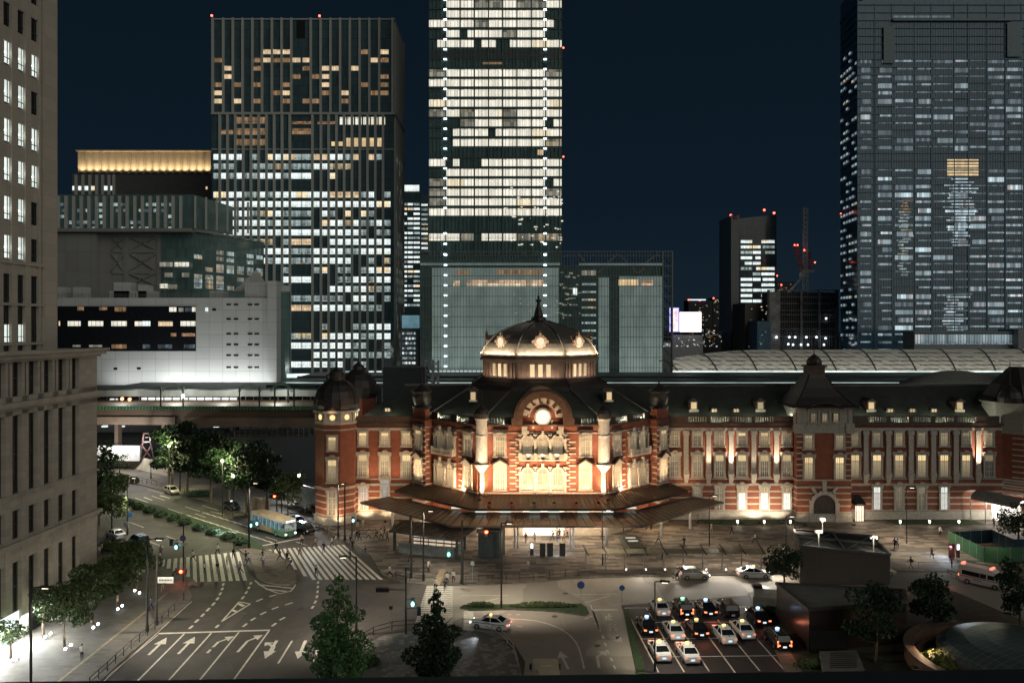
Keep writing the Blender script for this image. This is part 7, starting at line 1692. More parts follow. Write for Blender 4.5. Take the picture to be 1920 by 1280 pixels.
mb = MB(); g = G(344, 1092); mb.tube(g + Vector((0, -.2, 6.1)), g + Vector((0, -.15, 6.1)), .42, n=16); mb.build('round_sign', [plain('purple_sign', (.06, .04, .12), .5)], s1)
mb = MB(); mb.box(g.x - .55, g.x + .55, g.y - .22, g.y - .16, 5.1, 5.45); mb.build('name_plate', [plain('pale_plate', (.30, .24, .2), .5)], s1)
s2 = signal('traffic_signal', 'tall dark signal mast between the two foreground cone trees, long arm and car signal', 761, 1190, 7.6, [(-1.9, 5.0, 'h', None), (1.5, 2.9, 'p', None), (.8, 3.9, 'p', 'c')])
s3 = signal('traffic_signal', 'signal pole with a bright green walking light before the stair shelter', 868, 1097, 5.2, [(-1.9, 4.6, 'p', 'g')])
s4 = signal('traffic_signal', 'signal pole with a red light in front of the dark kiosk', 941, 1092, 7.0, [(-2.0, 6.9, 'h', None), (-2.1, 6.9, 'p', 'r')])
s5 = signal('traffic_signal', 'pedestrian signal glowing pale cyan beside the corner tower', 660, 1004, 3.2, [(.25, 2.9, 'p', 'c')])
s6 = signal('traffic_signal', 'pair of cyan crossing lights at the rear of the green bus', 468, 1003, 3.2, [(.3, 2.0, 'p', 'c'), (1.3, 2.3, 'p', 'c')])
s7 = signal('traffic_signal', 'signal glowing red above the bus roof beside the avenue', 528, 975, 5.0, [(-.6, 4.2, 'h', None), (-1.2, 4.3, 'b', 'r')])
# small signs
def sign(label, px, py, H, kind, col, w_=.6, cat='sign'):
    g = G(px, py); g.z = .1; o = thing('road_sign', label, cat, g); mb = MB(); mb.tube(g, g + Vector((0, 0, H)), .045, n=6); mb.build('pole', [M['steel_grey']], o)
    mb = MB(); m = plain('sign_face_' + kind, col, .5)
    if kind == 'round': mb.tube(g + Vector((0, -.1, H - .3)), g + Vector((0, -.05, H - .3)), w_ / 2, n=16)
    else: mb.box(g.x - w_/2, g.x + w_/2, g.y - .1, g.y - .05, H - w_, H)
    mb.build('panel', [m], o); return o
sign('round blue sign at the pointed end of the divider hedge', 1089, 1133, 2.7, 'round', (.03, .06, .22), .95); sign('round blue sign at the corner of the taxi pool', 1166, 1131, 2.2, 'round', (.03, .09, .25), .7)
sign('small pale square sign by the plaza railing', 886, 1092, 2.9, 'square', (.25, .3, .32), .5); sign('blue square sign on the thin lamp post near the blue car', 243, 1000, 3.6, 'square', (.03, .12, .3), .8); sign('pale upright sign beside the parked blue car', 236, 1013, 3.0, 'square', (.4, .42, .42), .8)
sign('short bracket sign before the forecourt paving', 733, 1188, 3.2, 'square', (.05, .05, .05), .4)
o = thing('banner_sign', 'white printed panel on the grey kerb pole beside the red signal', 'sign', G(297, 1150)); g = G(294, 1173); mb = MB(); mb.box(g.x + .15, g.x + 2.0, g.y - .15, g.y - .1, 5.05, 5.75); mb.build('panel', [plain('banner_white', (.50, .50, .48), .5)], o)
mb = MB()
for i in range(9): mb.box(g.x + .32 + i * .18, g.x + .42 + i * .18, g.y - .16, g.y - .151, 5.3, 5.5)
mb.build('lettering', [M['steel_dark']], o)
# railings
def railing(label, pts, h=.95, mat_='steel_dark', step=2.0, name='railing', bars=2, z0=.1, group=None):
    pts = [G(*p) for p in pts]; o = thing(name, label, 'railing', (pts[0].x, pts[0].y, 0), 0, group); mb = MB()
    for a, b in zip(pts, pts[1:]):
        for k in range(bars): z = z0 + h * (1 - k * .5 / max(1, bars - 1) * 1.0) if bars > 1 else z0 + h; mb.beam((a.x, a.y, z), (b.x, b.y, z), .055, .055)
    mb.build('rail', [M[mat_]], o)
    for a, b in zip(pts, pts[1:]):
        n = max(1, round((b - a).length / step))
        for i in range(n): p = a.lerp(b, i / n); q = MB(); q.tube((p.x, p.y, z0), (p.x, p.y, z0 + h + .05), .045, n=5); q.build('post', [M[mat_]], o)
    return o
railing('long dark railing along the kerb of the tree lined sidewalk', [(168, 1290), (246, 1218), (304, 1170), (338, 1136)])
railing('short railing round the signal corner of the sidewalk', [(344, 1126), (342, 1108), (350, 1100), (362, 1093)])
railing('dark railing along the plaza kerb before the ring road', [(872, 1094), (1000, 1089), (1060, 1082), (1110, 1078)]); railing('railing between the crosswalk poles before the stair shelter', [(742, 1084), (768, 1090), (798, 1093)])
railing('curved railing round the forecourt paving beside the passing taxi', [(868, 1176), (905, 1179), (940, 1197), (962, 1224), (972, 1256)], mat_='steel_grey'); railing('curved railing at the other edge of the forecourt paving', [(676, 1208), (700, 1192), (735, 1182), (778, 1178)])
railing('low railing by the corner tower and waiting cars', [(598, 992), (614, 1000), (628, 1006)]); railing('railing along the avenue sidewalk under the trees', [(258, 903), (330, 920), (380, 936)])
railing('long thin rail at the far edge of the plaza road', [(1668, 1066), (1776, 1068)], mat_='steel_grey', bars=1, step=4)
M['barrier'] = plain('barrier_white', (.42, .40, .38), .5)
bf = railing('white barred barrier fence behind the ambulance', [(1776, 1081), (1792, 1086), (1811, 1090)], h=1.0, mat_='barrier', step=.35, name='barrier_fence')
# uplights at tree feet
ul = MB(); ul.tube((0, 0, 0), (0, 0, .25), .12, n=8); ulm = ul.data('ground_spotlight', [M['steel_grey']]); ug = MB(); ug.sphere((0, 0, .33), .17, 8); ugm = ug.data('lens', [glow('spot_lens', (.95, .96, 1.0), 7)])
for i, (u, v, lab) in enumerate(((110, 1110, 'nearer one at the smallest tree'), (160, 1078, 'farther one at the smallest tree'), (388, 910, 'nearer one at the slim young tree'), (433, 883, 'farther one at the slim young tree'), (560, 1015, 'nearer one at the broadest crowned tree'), (608, 982, 'farther one at the broadest crowned tree'), (800, 830, 'nearer one at the second broad tree'), (840, 800, 'farther one at the second broad tree'),
                              (1010, 670, 'nearer one at the fourth lit trunk'), (1047, 642, 'farther one at the fourth lit trunk'), (1155, 510, 'nearer the office block at the last tree'), (1195, 530, 'nearer the kerb at the last tree'), (668, 715, 'single one behind the broadest crowned tree'))):
    g = G(u / 4.571, 1000 + v / 4.571 + 1.5); g.z = .14; o = thing('ground_spotlight', 'small white ground spotlight, ' + lab, 'spotlight', g, 0, 'ground spotlights at the sidewalk trees'); inst(ulm, 'housing', o, (0, 0, 0)); inst(ugm, 'lens', o, (0, 0, 0))
    spot(g + Vector((0, 0, .55)), g + Vector((-.35 if i % 2 else .2, .6, 3)), 330, (1, .88, .68), 95, .8, .08, 'tree_uplight', o)
# bollard lamps on the lawns
bl = MB(); bl.tube((0, 0, 0), (0, 0, .55), .09, n=8); blm = bl.data('post', [M['steel_grey']]); bg2 = MB(); bg2.tube((0, 0, .55), (0, 0, .95), .15, .19, n=8); bgm = bg2.data('lantern', [glow('bollard_light', (1, .9, .68), 5)])
for px, py, lab in ((1383, 987, 'the one of the first lawn nearest the canopy'), (1433, 987, 'the middle one of the first lawn'), (1482, 987, 'the one of the first lawn nearest the entrance tower'), (1688, 987, 'the one of the second lawn nearest the entrance tower'), (1743, 987, 'the middle one of the second lawn'), (1798, 987, 'the one of the second lawn nearest the arched porch'), (1298, 972, 'the lone low one by the canopy tip'), (1376, 971, 'the lone one beside the lit plinth')):
    g = G(px, py); g.z = .13; o = thing('bollard_lamp', 'small glowing bollard lamp, ' + lab, 'bollard lamp', g, 0, 'bollard lamps along the lawns'); k_ = .55 if py < 980 else 1; inst(blm, 'post', o, (0, 0, 0)); inst(bgm, 'lantern', o, (0, 0, 0)); o.scale = (k_, k_, k_); point(g + Vector((0, -.35, .75)), 28 * k_, (1, .88, .62), .1, o)
for i, px in enumerate((1515, 1522, 1586, 1594)):
    g = G(px, 977.5 - .5); g.z = .125; mb = MB(); mb.box(-.28, .28, -.28, .28, 0, .03); o = mb.build('floor_light', [glow('floor_light', (1, .85, .55), 4) if 'flg' not in M else M['flg']]); M['flg'] = bpy.data.materials['floor_light']; o.location = g; tag(o, 'square warm floor light before the entrance arch, %s from the canopy' % ORD[i], 'floor light', 'floor lights before the entrance arch')
# ------------------------------------------------------------------ plaza pieces
# stair shelter
sh = thing('stair_shelter', 'dark flat roofed shelter over subway stairs with a lit slatted side', 'shelter', G(800, 1035))
def mass(mb, pts, z0, z1, m=0): mb.prism([G(*p)[:2] for p in pts], z0, z1, m)
a, b, c, d_ = G(739, 1037), G(861, 1046), G(884, 1027), G(764, 1020)
mb = MB(); e1 = (a - d_).normalized() * .6; z = 4.35
r4 = [P(729, 994, 0.0 + 35 * 0 + (HC - 4.4) * F / (994 - HZ)), P(858, 1012, (HC - 4.4) * F / (1012 - HZ)), P(893, 988, (HC - 4.4) * F / (988 - HZ)), P(752, 977, (HC - 4.4) * F / (977 - HZ))]
mb.prism([(p.x, p.y) for p in r4], 4.15, [4.4, 4.4, 4.55, 4.55]); 
for i in range(15):
    f = (i + .5) / 15; p, q = r4[0].lerp(r4[1], f), r4[3].lerp(r4[2], f); mb.beam((p.x, p.y, 4.45), (q.x, q.y, 4.6), .06, .08, 1)
mb.build('shelter_roof', [plain('shelter_roof', (.035, .040, .040), .5, .2), M['seam']], sh)
for p in (G(740, 1033), G(857, 1048), G(871, 1031), G(770, 1017)): mb = MB(); mb.box(p.x - .22, p.x + .22, p.y - .22, p.y + .22, 0, 4.2); mb.build('pillar', [plain('shelter_steel', (.05, .055, .055), .5) if 'shs' not in M else M['shs']], sh); M['shs'] = bpy.data.materials['shelter_steel']
mb = MB(); p, q = G(748, 1037), G(852, 1047); mb.beam((p.x, p.y, .85), (q.x, q.y, .85), .2, 1.6); q2 = G(868, 1034); mb.beam((q.x, q.y, .85), (q2.x, q2.y, .85), .2, 1.6); mb.build('parapet', [plain('shelter_wall', (.17, .19, .185), .6)], sh)
mb = MB(); p, q = G(775, 1026), G(862, 1034); mb.beam((p.x, p.y, 1.8), (q.x, q.y, 1.8), .1, 3.3); mb.build('lit_back_wall', [glow('stair_light', (1, .80, .58), .62, .2, .8)], sh)
mb = MB()
for k_ in range(6): mb.beam((p.x, p.y - .2, .6 + k_ * .55), (q.x, q.y - .2, .6 + k_ * .55), .08, .2)
for k_ in range(7): w_ = p.lerp(q, k_ / 6); mb.box(w_.x - .06, w_.x + .06, w_.y - .3, w_.y - .2, 0, 4)
mb.build('slat', [M['shs']], sh); point(G(820, 1034) + Vector((0, 0, 3.3)), 230, (1, .85, .65), .3, sh)
kk = thing('kiosk', 'dark ribbed metal kiosk box with a slanted roof before the canopy', 'kiosk', G(920, 1048))
A4 = [G(897, 1044), G(936, 1049), G(947, 1040), G(909, 1036)]; mb = MB(); mb.prism([(p.x, p.y) for p in A4], 0, [3.8, 3.9, 4.3, 4.2]); 
for i in range(14): p = A4[0].lerp(A4[1], i / 13); mb.beam((p.x, p.y - .02, .1), (p.x, p.y - .02, 3.8), .08, .06, 1, up=(0, 1, 0))
mb.build('casing', [plain('kiosk_metal', (.045, .055, .055), .5, .2), plain('kiosk_rib', (.065, .08, .08), .5, .2)], kk)
for i, (px0, px1) in enumerate(((1012, 1022.5), (1026, 1037), (1049, 1060))):
    p, q = G(px0, 1043), G(px1, 1043); mb = MB(); mb.box(p.x, q.x, p.y - .12, p.y + .12, 0.1, 2.05); mb.box(p.x + .1, q.x - .1, p.y + .12, p.y + .14, .9, 1.9, 1)
    tag(mb.build('notice_board', [plain('board_black', (.02, .022, .022), .5), glow('board_back_light', (.6, .8, .9), .8)], base=((p.x + q.x) / 2, p.y, 0)), 'black standing notice board on the plaza, %s' % ('nearest the lit sign', 'middle of the three', 'nearest the canopy post')[i], 'notice board', 'black notice boards on the plaza')
area(G(1036, 1043) + Vector((0, .3, 1.8)), G(1036, 1036), 190, (.75, .88, 1), 3.5, .4)
o = thing('totem_sign', 'slim black totem sign with a glowing white face on the plaza', 'sign', G(997, 1042)); g = G(997, 1042); mb = MB(); mb.box(g.x - .26, g.x + .26, g.y - .1, g.y + .1, .1, 2.1); mb.build('casing', [M['steel_dark']], o); mb = MB(); mb.box(g.x - .16, g.x + .2, g.y - .13, g.y - .1, 1.2, 1.95); mb.build('face', [glow('totem_face', (.85, .95, 1), 2.2, .3, 2)], o)
o = thing('red_notice_board', 'dark red standing board at the end of the green fence', 'notice board', G(1784, 1047)); p, q = G(1779, 1047), G(1789.5, 1047); mb = MB(); mb.box(p.x, q.x, p.y - .1, p.y + .1, .1, 2.3); mb.build('panel', [plain('board_red', (.14, .025, .02), .6)], o)
o = thing('totem_sign', 'dark red totem with a small glowing white face beside the green fence', 'sign', G(1796, 1046)); g = G(1796, 1046); mb = MB(); mb.box(g.x - .26, g.x + .26, g.y - .1, g.y + .1, .1, 2.2); mb.build('casing', [plain('totem_red', (.12, .025, .02), .6)], o); mb = MB(); mb.box(g.x - .2, g.x + .2, g.y - .13, g.y - .1, 1.3, 2.1); mb.build('face', [glow('totem_face_cool', (.8, .92, 1), 2.5)], o); area(g + Vector((-1.4, .4, 1.9)), g + Vector((-3, 0, 0)), 260, (.6, .75, 1), 2.0, .3, o)
# glass walkway roof
wk = thing('walkway_canopy', 'long narrow glass walkway roof on slim posts beside the ring road', 'canopy', G(1260, 1066)); zc = 2.75
def CZ(px, py, z): return P(px, py, (HC - z) * F / (py - HZ))
fa, fb, fc, fd = CZ(1098, 1037.5, zc), CZ(1470, 1036, zc), CZ(1470, 1027, zc + .12), CZ(1098, 1028.5, zc + .12)
mb = MB(); mb.prism([(p.x, p.y) for p in (fa, fb, fc, fd)], zc - .06, [zc, zc, zc + .12, zc + .12]); mb.build('glass_roof', [plain('canopy_glass', (.15, .16, .12), .2, .1, var=.2)], wk)
for i in range(11):
    px = 1098 + i * 36.8; t_ = i * 36.8 / 372; p = fa.lerp(fb, t_); q = fd.lerp(fc, t_); mb = MB(); mb.beam(p + Vector((.35, -.3, -.1)), q + Vector((-.35, .6, .45)), .12, .16); mb.build('rafter', [M['steel_dark']], wk)
    b_ = Vector((p.x + .1, (p.y * .5 + q.y * .5), 0)); mb = MB(); mb.tube(b_, b_ + Vector((0, 0, zc)), .09, n=6); mb.build('post', [M['steel_grey']], wk)
for px in (1174, 1211, 1247, 1324, 1361): g = G(px, 1069); mb = MB(); mb.sphere(g + Vector((0, -.1, .2)), .11, 6); mb.build('foot_lamp', [glow('foot_lamp', (1, .95, .85), 5) if 'ftl' not in M else M['ftl']], wk); M['ftl'] = bpy.data.materials['foot_lamp']
for px in (1280, 1325, 1365, 1400): g = G(px, 1060); area(g + Vector((0, 0, 2.6)), g, 95, WARMW, 1.2, .3, wk)
for px, pw in ((1210, 420), (1290, 900), (1350, 800), (1400, 1100), (1455, 900)): g = G(px, 1086); spot(g + Vector((0, 2.2, 2.5)), g + Vector((0, -1.5, 0)), pw * 1.3, (1, .92, .80), 120, .9, .3, 'kerb_light', wk)
o = thing('stair_glass_roof', 'low dark framed glass roof with lit gaps over stairs on the plaza', 'roof', G(1190, 1030)); mb = MB(); q4 = [CZ(1181, 1025, 1.4), CZ(1210, 1023, 1.4), CZ(1194, 1001, 1.4), CZ(1162, 1001, 1.4)]; mb.prism([(p.x, p.y) for p in q4], .1, 1.3); mb.build('frame', [plain('stair_frame', (.05, .06, .055), .4)], o)
mb = MB()
for fx0, fy0 in ((.2, .45), (.45, .45), (.2, .7), (.45, .7)): p = q4[0].lerp(q4[1], fx0).lerp(q4[3].lerp(q4[2], fx0), fy0); mb.box(p.x, p.x + .9, p.y, p.y + .7, 1.3, 1.33)
mb.build('glass', [glow('stair_gap_light', (.9, .85, .7), .6)], o)
# big ventilation box, wedge building, low walls
M['ventb'] = panels('brown_ribbed_panel', (.075, .060, .050), (.28, 30), .05, .72, .06, .8, .1)
vt = thing('vent_box', 'big brown ribbed ventilation box, slanted open top with steel bracing', 'ventilation building', G(1585, 1120))
def Zat(px, py, Y): return ZY(py, Y)
Yf = 108.0; xl, xr = XY(1500, Yf), XY(1669, Yf); zl, zrr = ZY(1023, Yf), ZY(1039, Yf)
tl, tr = (XY(1515, Yf + 9), Yf + 9), (XY(1667, Yf + 9), Yf + 9)
mb = MB(); mb.prism([(xl, Yf), (xr, Yf), (xr + 1.2, Yf + 8.5), (xl + 2.2, Yf + 8.5)], 0, [zl, zrr, zrr, zl], 0, 1); mb.build('wall', [M['ventb'], plain('vent_inside', (.012, .013, .013), .8)], vt)
mb = MB(); zL, zR = ZY(993, Yf + 8.5), ZY(1004, Yf + 8.5)
fl_ = Vector((xl, Yf, zl)); fr_ = Vector((xr, Yf, zrr)); bl_ = Vector((xl + 2.2, Yf + 8.5, zl)); br_ = Vector((xr + 1.2, Yf + 8.5, zrr))
blt = Vector((xl + 2.2, Yf + 8.5, zL)); brt = Vector((xr + 1.2, Yf + 8.5, zR))
for a_, b_ in ((fl_, blt), (fr_, brt), (blt, brt), (bl_, blt), (br_, brt), (fl_, fr_), (fl_.lerp(fr_, .5), blt.lerp(brt, .5)), (fl_.lerp(blt, .55), fr_.lerp(brt, .55)), (bl_, br_)): mb.beam(a_, b_, .28, .32)
mb.beam(fl_, blt.lerp(brt, .5), .1, .1); mb.beam(fl_.lerp(fr_, .5), blt, .1, .1); mb.beam(fl_.lerp(fr_, .5), brt, .1, .1); mb.beam(fr_, blt.lerp(brt, .5), .1, .1)
for i in range(7): f = i / 6; mb.beam(bl_.lerp(br_, f), blt.lerp(brt, f), .15, .15)
mb.build('open_frame', [plain('vent_frame', (.075, .09, .09), .5, .2)], vt)
mb = MB(); mb.prism([(xl + 2.4, Yf + 8.7), (xr + 1, Yf + 8.7), (xr + 1, Yf + 9), (xl + 2.4, Yf + 9)], 0, [zL, zR, zR, zL]); mb.build('back_panel', [plain('vent_back', (.03, .035, .036), .7)], vt)
wd = thing('wedge_building', 'low dark wedge shaped building with a sloping grey roof behind the taxi pool', 'building', G(1560, 1200))
zt_ = 4.3
w4 = [CZ(1456, 1094, zt_), CZ(1517, 1143, 4.6), CZ(1700, 1128, 4.6), CZ(1695, 1107, zt_)]
mb = MB(); mb.prism([(p.x, p.y) for p in w4], 0, [zt_, 4.6, 4.6, zt_], 0, 1)
for i in range(4): mb.beam(w4[i] + Vector((0, 0, .05)), w4[(i+1) % 4] + Vector((0, 0, .05)), .35, .3, 2)
mb.build('wall', [panels('dark_brown_stone', (.040, .027, .025), (3, 1.4), .03, .6, .15, .25, .1), plain('grey_flat_roof', (.115, .12, .105), .85, var=.2, sc=.6), plain('roof_edge', (.05, .042, .038), .6)], wd)
mb = MB(); mb.box(XY(1520, 84), XY(1590, 84), 84, 84.1, .6, 3); mb.build('recess', [M['slot']], wd)
o = thing('planter_wall', 'low pale concrete block with a dark lid beside the wedge building', 'planter', G(1430, 1135)); mb = MB(); mb.prism([G(1412, 1140)[:2], G(1458, 1146)[:2], G(1458, 1128)[:2], G(1412, 1122)[:2]], 0, 1.5, 0); mb.box(*(lambda g: (g.x - .2, g.x + .9, g.y, g.y + .9))(G(1416, 1125)), 1.5, 1.9, 1); mb.build('block', [plain('pale_concrete', (.20, .20, .17), .85), M['slot']], o)
o = thing('planter_wall', 'low grey louvred concrete block beside the yellow shrub', 'planter', G(1580, 1255)); mb = MB(); mb.prism([G(1536, 1238)[:2], G(1606, 1236)[:2], G(1622, 1275)[:2], G(1545, 1285)[:2]], 0, 1.0, 0)
for i in range(8): p, q = G(1556, 1242 + i * 4), G(1606, 1241 + i * 4); mb.beam((p.x, p.y, 1.03), (q.x, q.y, 1.03), .12, .05, 1)
mb.build('block', [plain('louvre_block', (.10, .10, .09), .85), M['steel_dark']], o)
dr_ = thing('round_glass_roof', 'wide low round roof of green grey glass panes at the lower corner', 'roof', G(1885, 1260))
def dome_glass():
    m, t, b = base_mat('round_roof_glass'); g_ = _n(t, 'ShaderNodeNewGeometry'); s_ = _n(t, 'ShaderNodeSeparateXYZ'); link(t, g_.outputs['Position'], s_.inputs[0])
    u = ma(t, 'FRACT', ma(t, 'DIVIDE', ma(t, 'ADD', s_.outputs[0], ma(t, 'MULTIPLY', s_.outputs[1], .35)), 1.5)); v = ma(t, 'FRACT', ma(t, 'DIVIDE', ma(t, 'SUBTRACT', s_.outputs[1], ma(t, 'MULTIPLY', s_.outputs[0], .35)), .75))
    f = ma(t, 'MAXIMUM', ma(t, 'LESS_THAN', u, .04), ma(t, 'LESS_THAN', v, .08)); c = mix(t, mix(t, (.045, .065, .058), (.10, .135, .12), noise(t, pos(t, (1, .4, 1)), 1.2, 4)), (.20, .24, .21), f); link(t, c, b.inputs['Base Color']); b.inputs['Roughness'].default_value = .3; return m
cx_, cy_ = XY(1885, 84), 80.5; mb = MB(); mb.lathe(cx_, cy_, [(8.1, .1), (8.1, 1.9), (7.9, 2.1), (7.2, 2.55), (5.5, 3.0), (3.5, 3.25), (.2, 3.35)], 40, ms=[1, 1, 0, 0, 0, 0]); mb.build('glass_shell', [dome_glass(), plain('round_roof_edge', (.10, .11, .10), .5)], dr_)
cw = thing('curved_wall', 'curved brown stone wall round a sunken terrace beside the glass roof', 'wall', G(1700, 1230)); mb = MB(); n = 16
for i in range(n):
    a0, a1 = R(98 + 100 * i / n), R(98 + 100 * (i + 1) / n)
    for r0_, r1_, z0_, z1_, mm in ((10.7, 11.2, 0, 1.5, 0), (10.3, 11.3, 1.5, 1.7, 1), (9.6, 10.1, 0, .7, 0)):
        q = [(cx_ + r_*math.cos(a), cy_ + r_*.95*math.sin(a), z) for z in (z0_, z1_) for r_, a in ((r0_, a0), (r1_, a0), (r1_, a1), (r0_, a1))]
        mb.mesh(q, [(0,3,2,1),(4,5,6,7),(0,1,5,4),(1,2,6,5),(2,3,7,6),(3,0,4,7)], mm)
mb.build('wall', [plain('terrace_brick', (.20, .12, .08), .8, var=.2), plain('wall_coping', (.12, .08, .06), .6)], cw)
mb = MB(); mb.lathe(cx_, cy_, [(10.3, .13), (10.3, .15)], 32); mb.build('terrace_floor', [plain('terrace_floor', (.17, .11, .08), .8)], cw); area((cx_ - 9, cy_ + 2, 2.2), (cx_ - 10, cy_, 0), 160, WARM, 1, 1, cw)
# green construction fence
gf = thing('construction_fence', 'green and blue netted construction fence round a work site on the plaza', 'fence', G(1840, 1040))
def net_mat(name, col, e):
    m, t, b = base_mat(name); b.inputs['Base Color'].default_value = (*col, 1); b.inputs['Roughness'].default_value = .9
    c = mix(t, k3(col, .5), k3(col, 1.5), noise(t, pos(t, (1, 1, 1.6)), 1.4, 5, .7)); link(t, c, b.inputs['Base Color']); return m
def fence_panel(a, b, h, m, name='net_panel'):
    a, b = G(*a), G(*b); mb = MB(); mb.beam((a.x, a.y, h / 2 + .1), (b.x, b.y, h / 2 + .1), .05, h); n = max(2, int((b - a).length / 1.8))
    o = mb.build(name, [m], gf)
    for i in range(n + 1): p = a.lerp(b, i / n); q = MB(); q.tube((p.x, p.y - .05, 0), (p.x, p.y - .05, h + .2), .04, n=5); q.build('post', [M['steel_grey']], gf)
gn, bn_ = net_mat('green_net', (.028, .095, .05), 0), net_mat('blue_net', (.012, .035, .06), 0)
fence_panel((1779, 1022), (1845, 1055), 2.2, gn); fence_panel((1845, 1055), (1990, 1054), 2.2, gn); fence_panel((1779, 1022), (1860, 1017), 2.0, bn_); fence_panel((1860, 1017), (1900, 1036), 2.0, bn_); fence_panel((1900, 1036), (1990, 1036), 2.0, bn_)
point(G(1800, 1046) + Vector((0, 0, 3.2)), 160, (.75, 1, .8), .3, gf); point(G(1880, 1062) + Vector((0, 0, 3.5)), 140, (1, .9, .5), .3, gf)
# white lit hoarding beside the corner tower
o = thing('white_hoarding', 'white lit hoarding with a floodlight squeezed beside the corner tower', 'hoarding', G(580, 960)); p, q = G(556, 948), G(600, 962); mb = MB(); mb.beam((p.x, p.y, 2.2), (q.x, q.y, 2.2), .15, 4.4); mb.build('panel', [plain('hoarding_white', (.42, .45, .48), .7, var=.3, sc=1.2)], o)
pl_ = P(560, 892, 156); mb = MB(); mb.sphere(pl_, .4, 8); mb.build('flood_lamp', [glow('white_flood', (.85, .97, 1), 20)], o); mb = MB(); mb.tube((pl_.x, pl_.y, 0), pl_, .08, n=6); mb.build('pole', [M['steel_dark']], o); point(pl_ + Vector((.9, -1.0, -.6)), 6500, (.85, .95, 1), .25, o)
o = thing('site_wall', 'low tan wall panel between the avenue trees and the bus', 'wall', G(510, 950)); p, q = G(474, 957), G(505, 962); mb = MB(); mb.beam((p.x, p.y, 1.3), (q.x, q.y, 1.3), .2, 2.6); mb.build('panel', [plain('tan_wall', (.26, .20, .14), .8)], o)
o = thing('stone_planter', 'row wall of dark stone planters at the top of the avenue', 'planter', G(235, 905)); mb = MB(); p, q = G(208, 900), G(256, 906)
for i in range(6): w_ = p.lerp(q, i / 5); mb.box(w_.x - .35, w_.x + .35, w_.y, w_.y + .7, .1, 1.1)
mb.beam((p.x, p.y + .3, 1.15), (q.x, q.y + .3, 1.15), .7, .12); mb.build('block', [plain('planter_stone', (.12, .11, .09), .9)], o)
# terrace parapet right below the camera
tp = thing('terrace_parapet', 'dark metal parapet edge of the viewing terrace along the bottom', 'parapet', (0, 4, 33))
mb = MB(); yl, yr_ = 4.0, 4.16; zl_ = HC - 667 * 4.0 / F; 
mb.prism([(-3.2, yl - .35), (3.2, yr_ - .35), (3.2, yr_), (-3.2, yl)], zl_ - .6, [HC - (1281 - HZ) * yl / F, HC - (1251 - HZ) * yr_ / F, HC - (1251 - HZ) * yr_ / F, HC - (1281 - HZ) * yl / F]); mb.build('coping', [plain('terrace_metal', (.020, .022, .022), .6)], tp)
mb = MB()
for px in (938, 1088, 1385, 1690): x = XY(px, 4.1); mb.box(x - .006, x + .006, 4.02, 4.125, HC - 1.9, HC - (1268 - HZ) * 4.1 / F)
mb.build('bracket', [M['steel_dark']], tp)

# ------------------------------------------------------------------ vehicles
M['wht'] = plain('white_car_paint', (.72, .72, .70), .25, 0, .03, coat=.6); M['blk'] = plain('black_car_paint', (.008, .008, .009), .15, 0, .05, coat=.8); M['blu'] = plain('blue_car_paint', (.03, .13, .20), .25, .2, .05, coat=.6); M['sil'] = plain('cream_car_paint', (.48, .45, .36), .25, .1, .05, coat=.6)
M['cglass'] = plain('car_glass', (.010, .012, .014), .06, 0, .1, spec=.8); M['tyre'] = plain('tyre', (.012, .012, .012), .9); M['rim'] = plain('rim', (.35, .35, .36), .35, .6); M['plate'] = plain('number_plate', (.55, .60, .60), .4); M['trim'] = plain('dark_trim', (.015, .015, .018), .5)
G_TAIL = glow('tail_light_on', (1, .22, .08), 3.0); G_TAILD = glow('tail_light_dim', (1, .28, .16), 1.0); G_HEAD = glow('head_light_on', (.9, .95, 1), 9); G_HEADD = plain('head_light_off', (.5, .5, .5), .2); G_PLATE = glow('plate_light', (.75, .88, 1), 1.1)
CARP = {}
def loft(stn, mb, m=0):
    "stations: (y, half width, z low, z mid, z top, top half width)"
    k = len(mb.v); n = 8
    for y, w_, zl_, zm_, zt_, wt in stn:
        for x, z in ((-w_*.9, zl_), (-w_, zm_*.55 + zl_*.45), (-w_, zm_), (-wt, zt_), (wt, zt_), (w_, zm_), (w_, zm_*.55 + zl_*.45), (w_*.9, zl_)): mb.v.append((x, y, z))
    for i in range(len(stn) - 1):
        for j in range(n): mb.f.append((k + i*n + j, k + i*n + (j+1) % n, k + (i+1)*n + (j+1) % n, k + (i+1)*n + j)); mb.m.append(m)
    mb.f.append(tuple(k + j for j in range(n - 1, -1, -1))); mb.m.append(m); mb.f.append(tuple(k + (len(stn)-1)*n + j for j in range(n))); mb.m.append(m)
WH = {}
def wheel(parent, x, y, r_=.32):
    if r_ not in WH:
        a = MB(); a.tube((-.11, 0, 0), (.11, 0, 0), r_, n=16); b = MB(); b.tube((-.125, 0, 0), (.125, 0, 0), r_ * .62, n=10)
        WH[r_] = (a.data('tyre', [M['tyre']]), b.data('rim', [M['rim']]))
    w_ = inst(WH[r_][0], 'wheel', parent, (x, y, r_)); inst(WH[r_][1], 'rim', w_, (0, 0, 0))
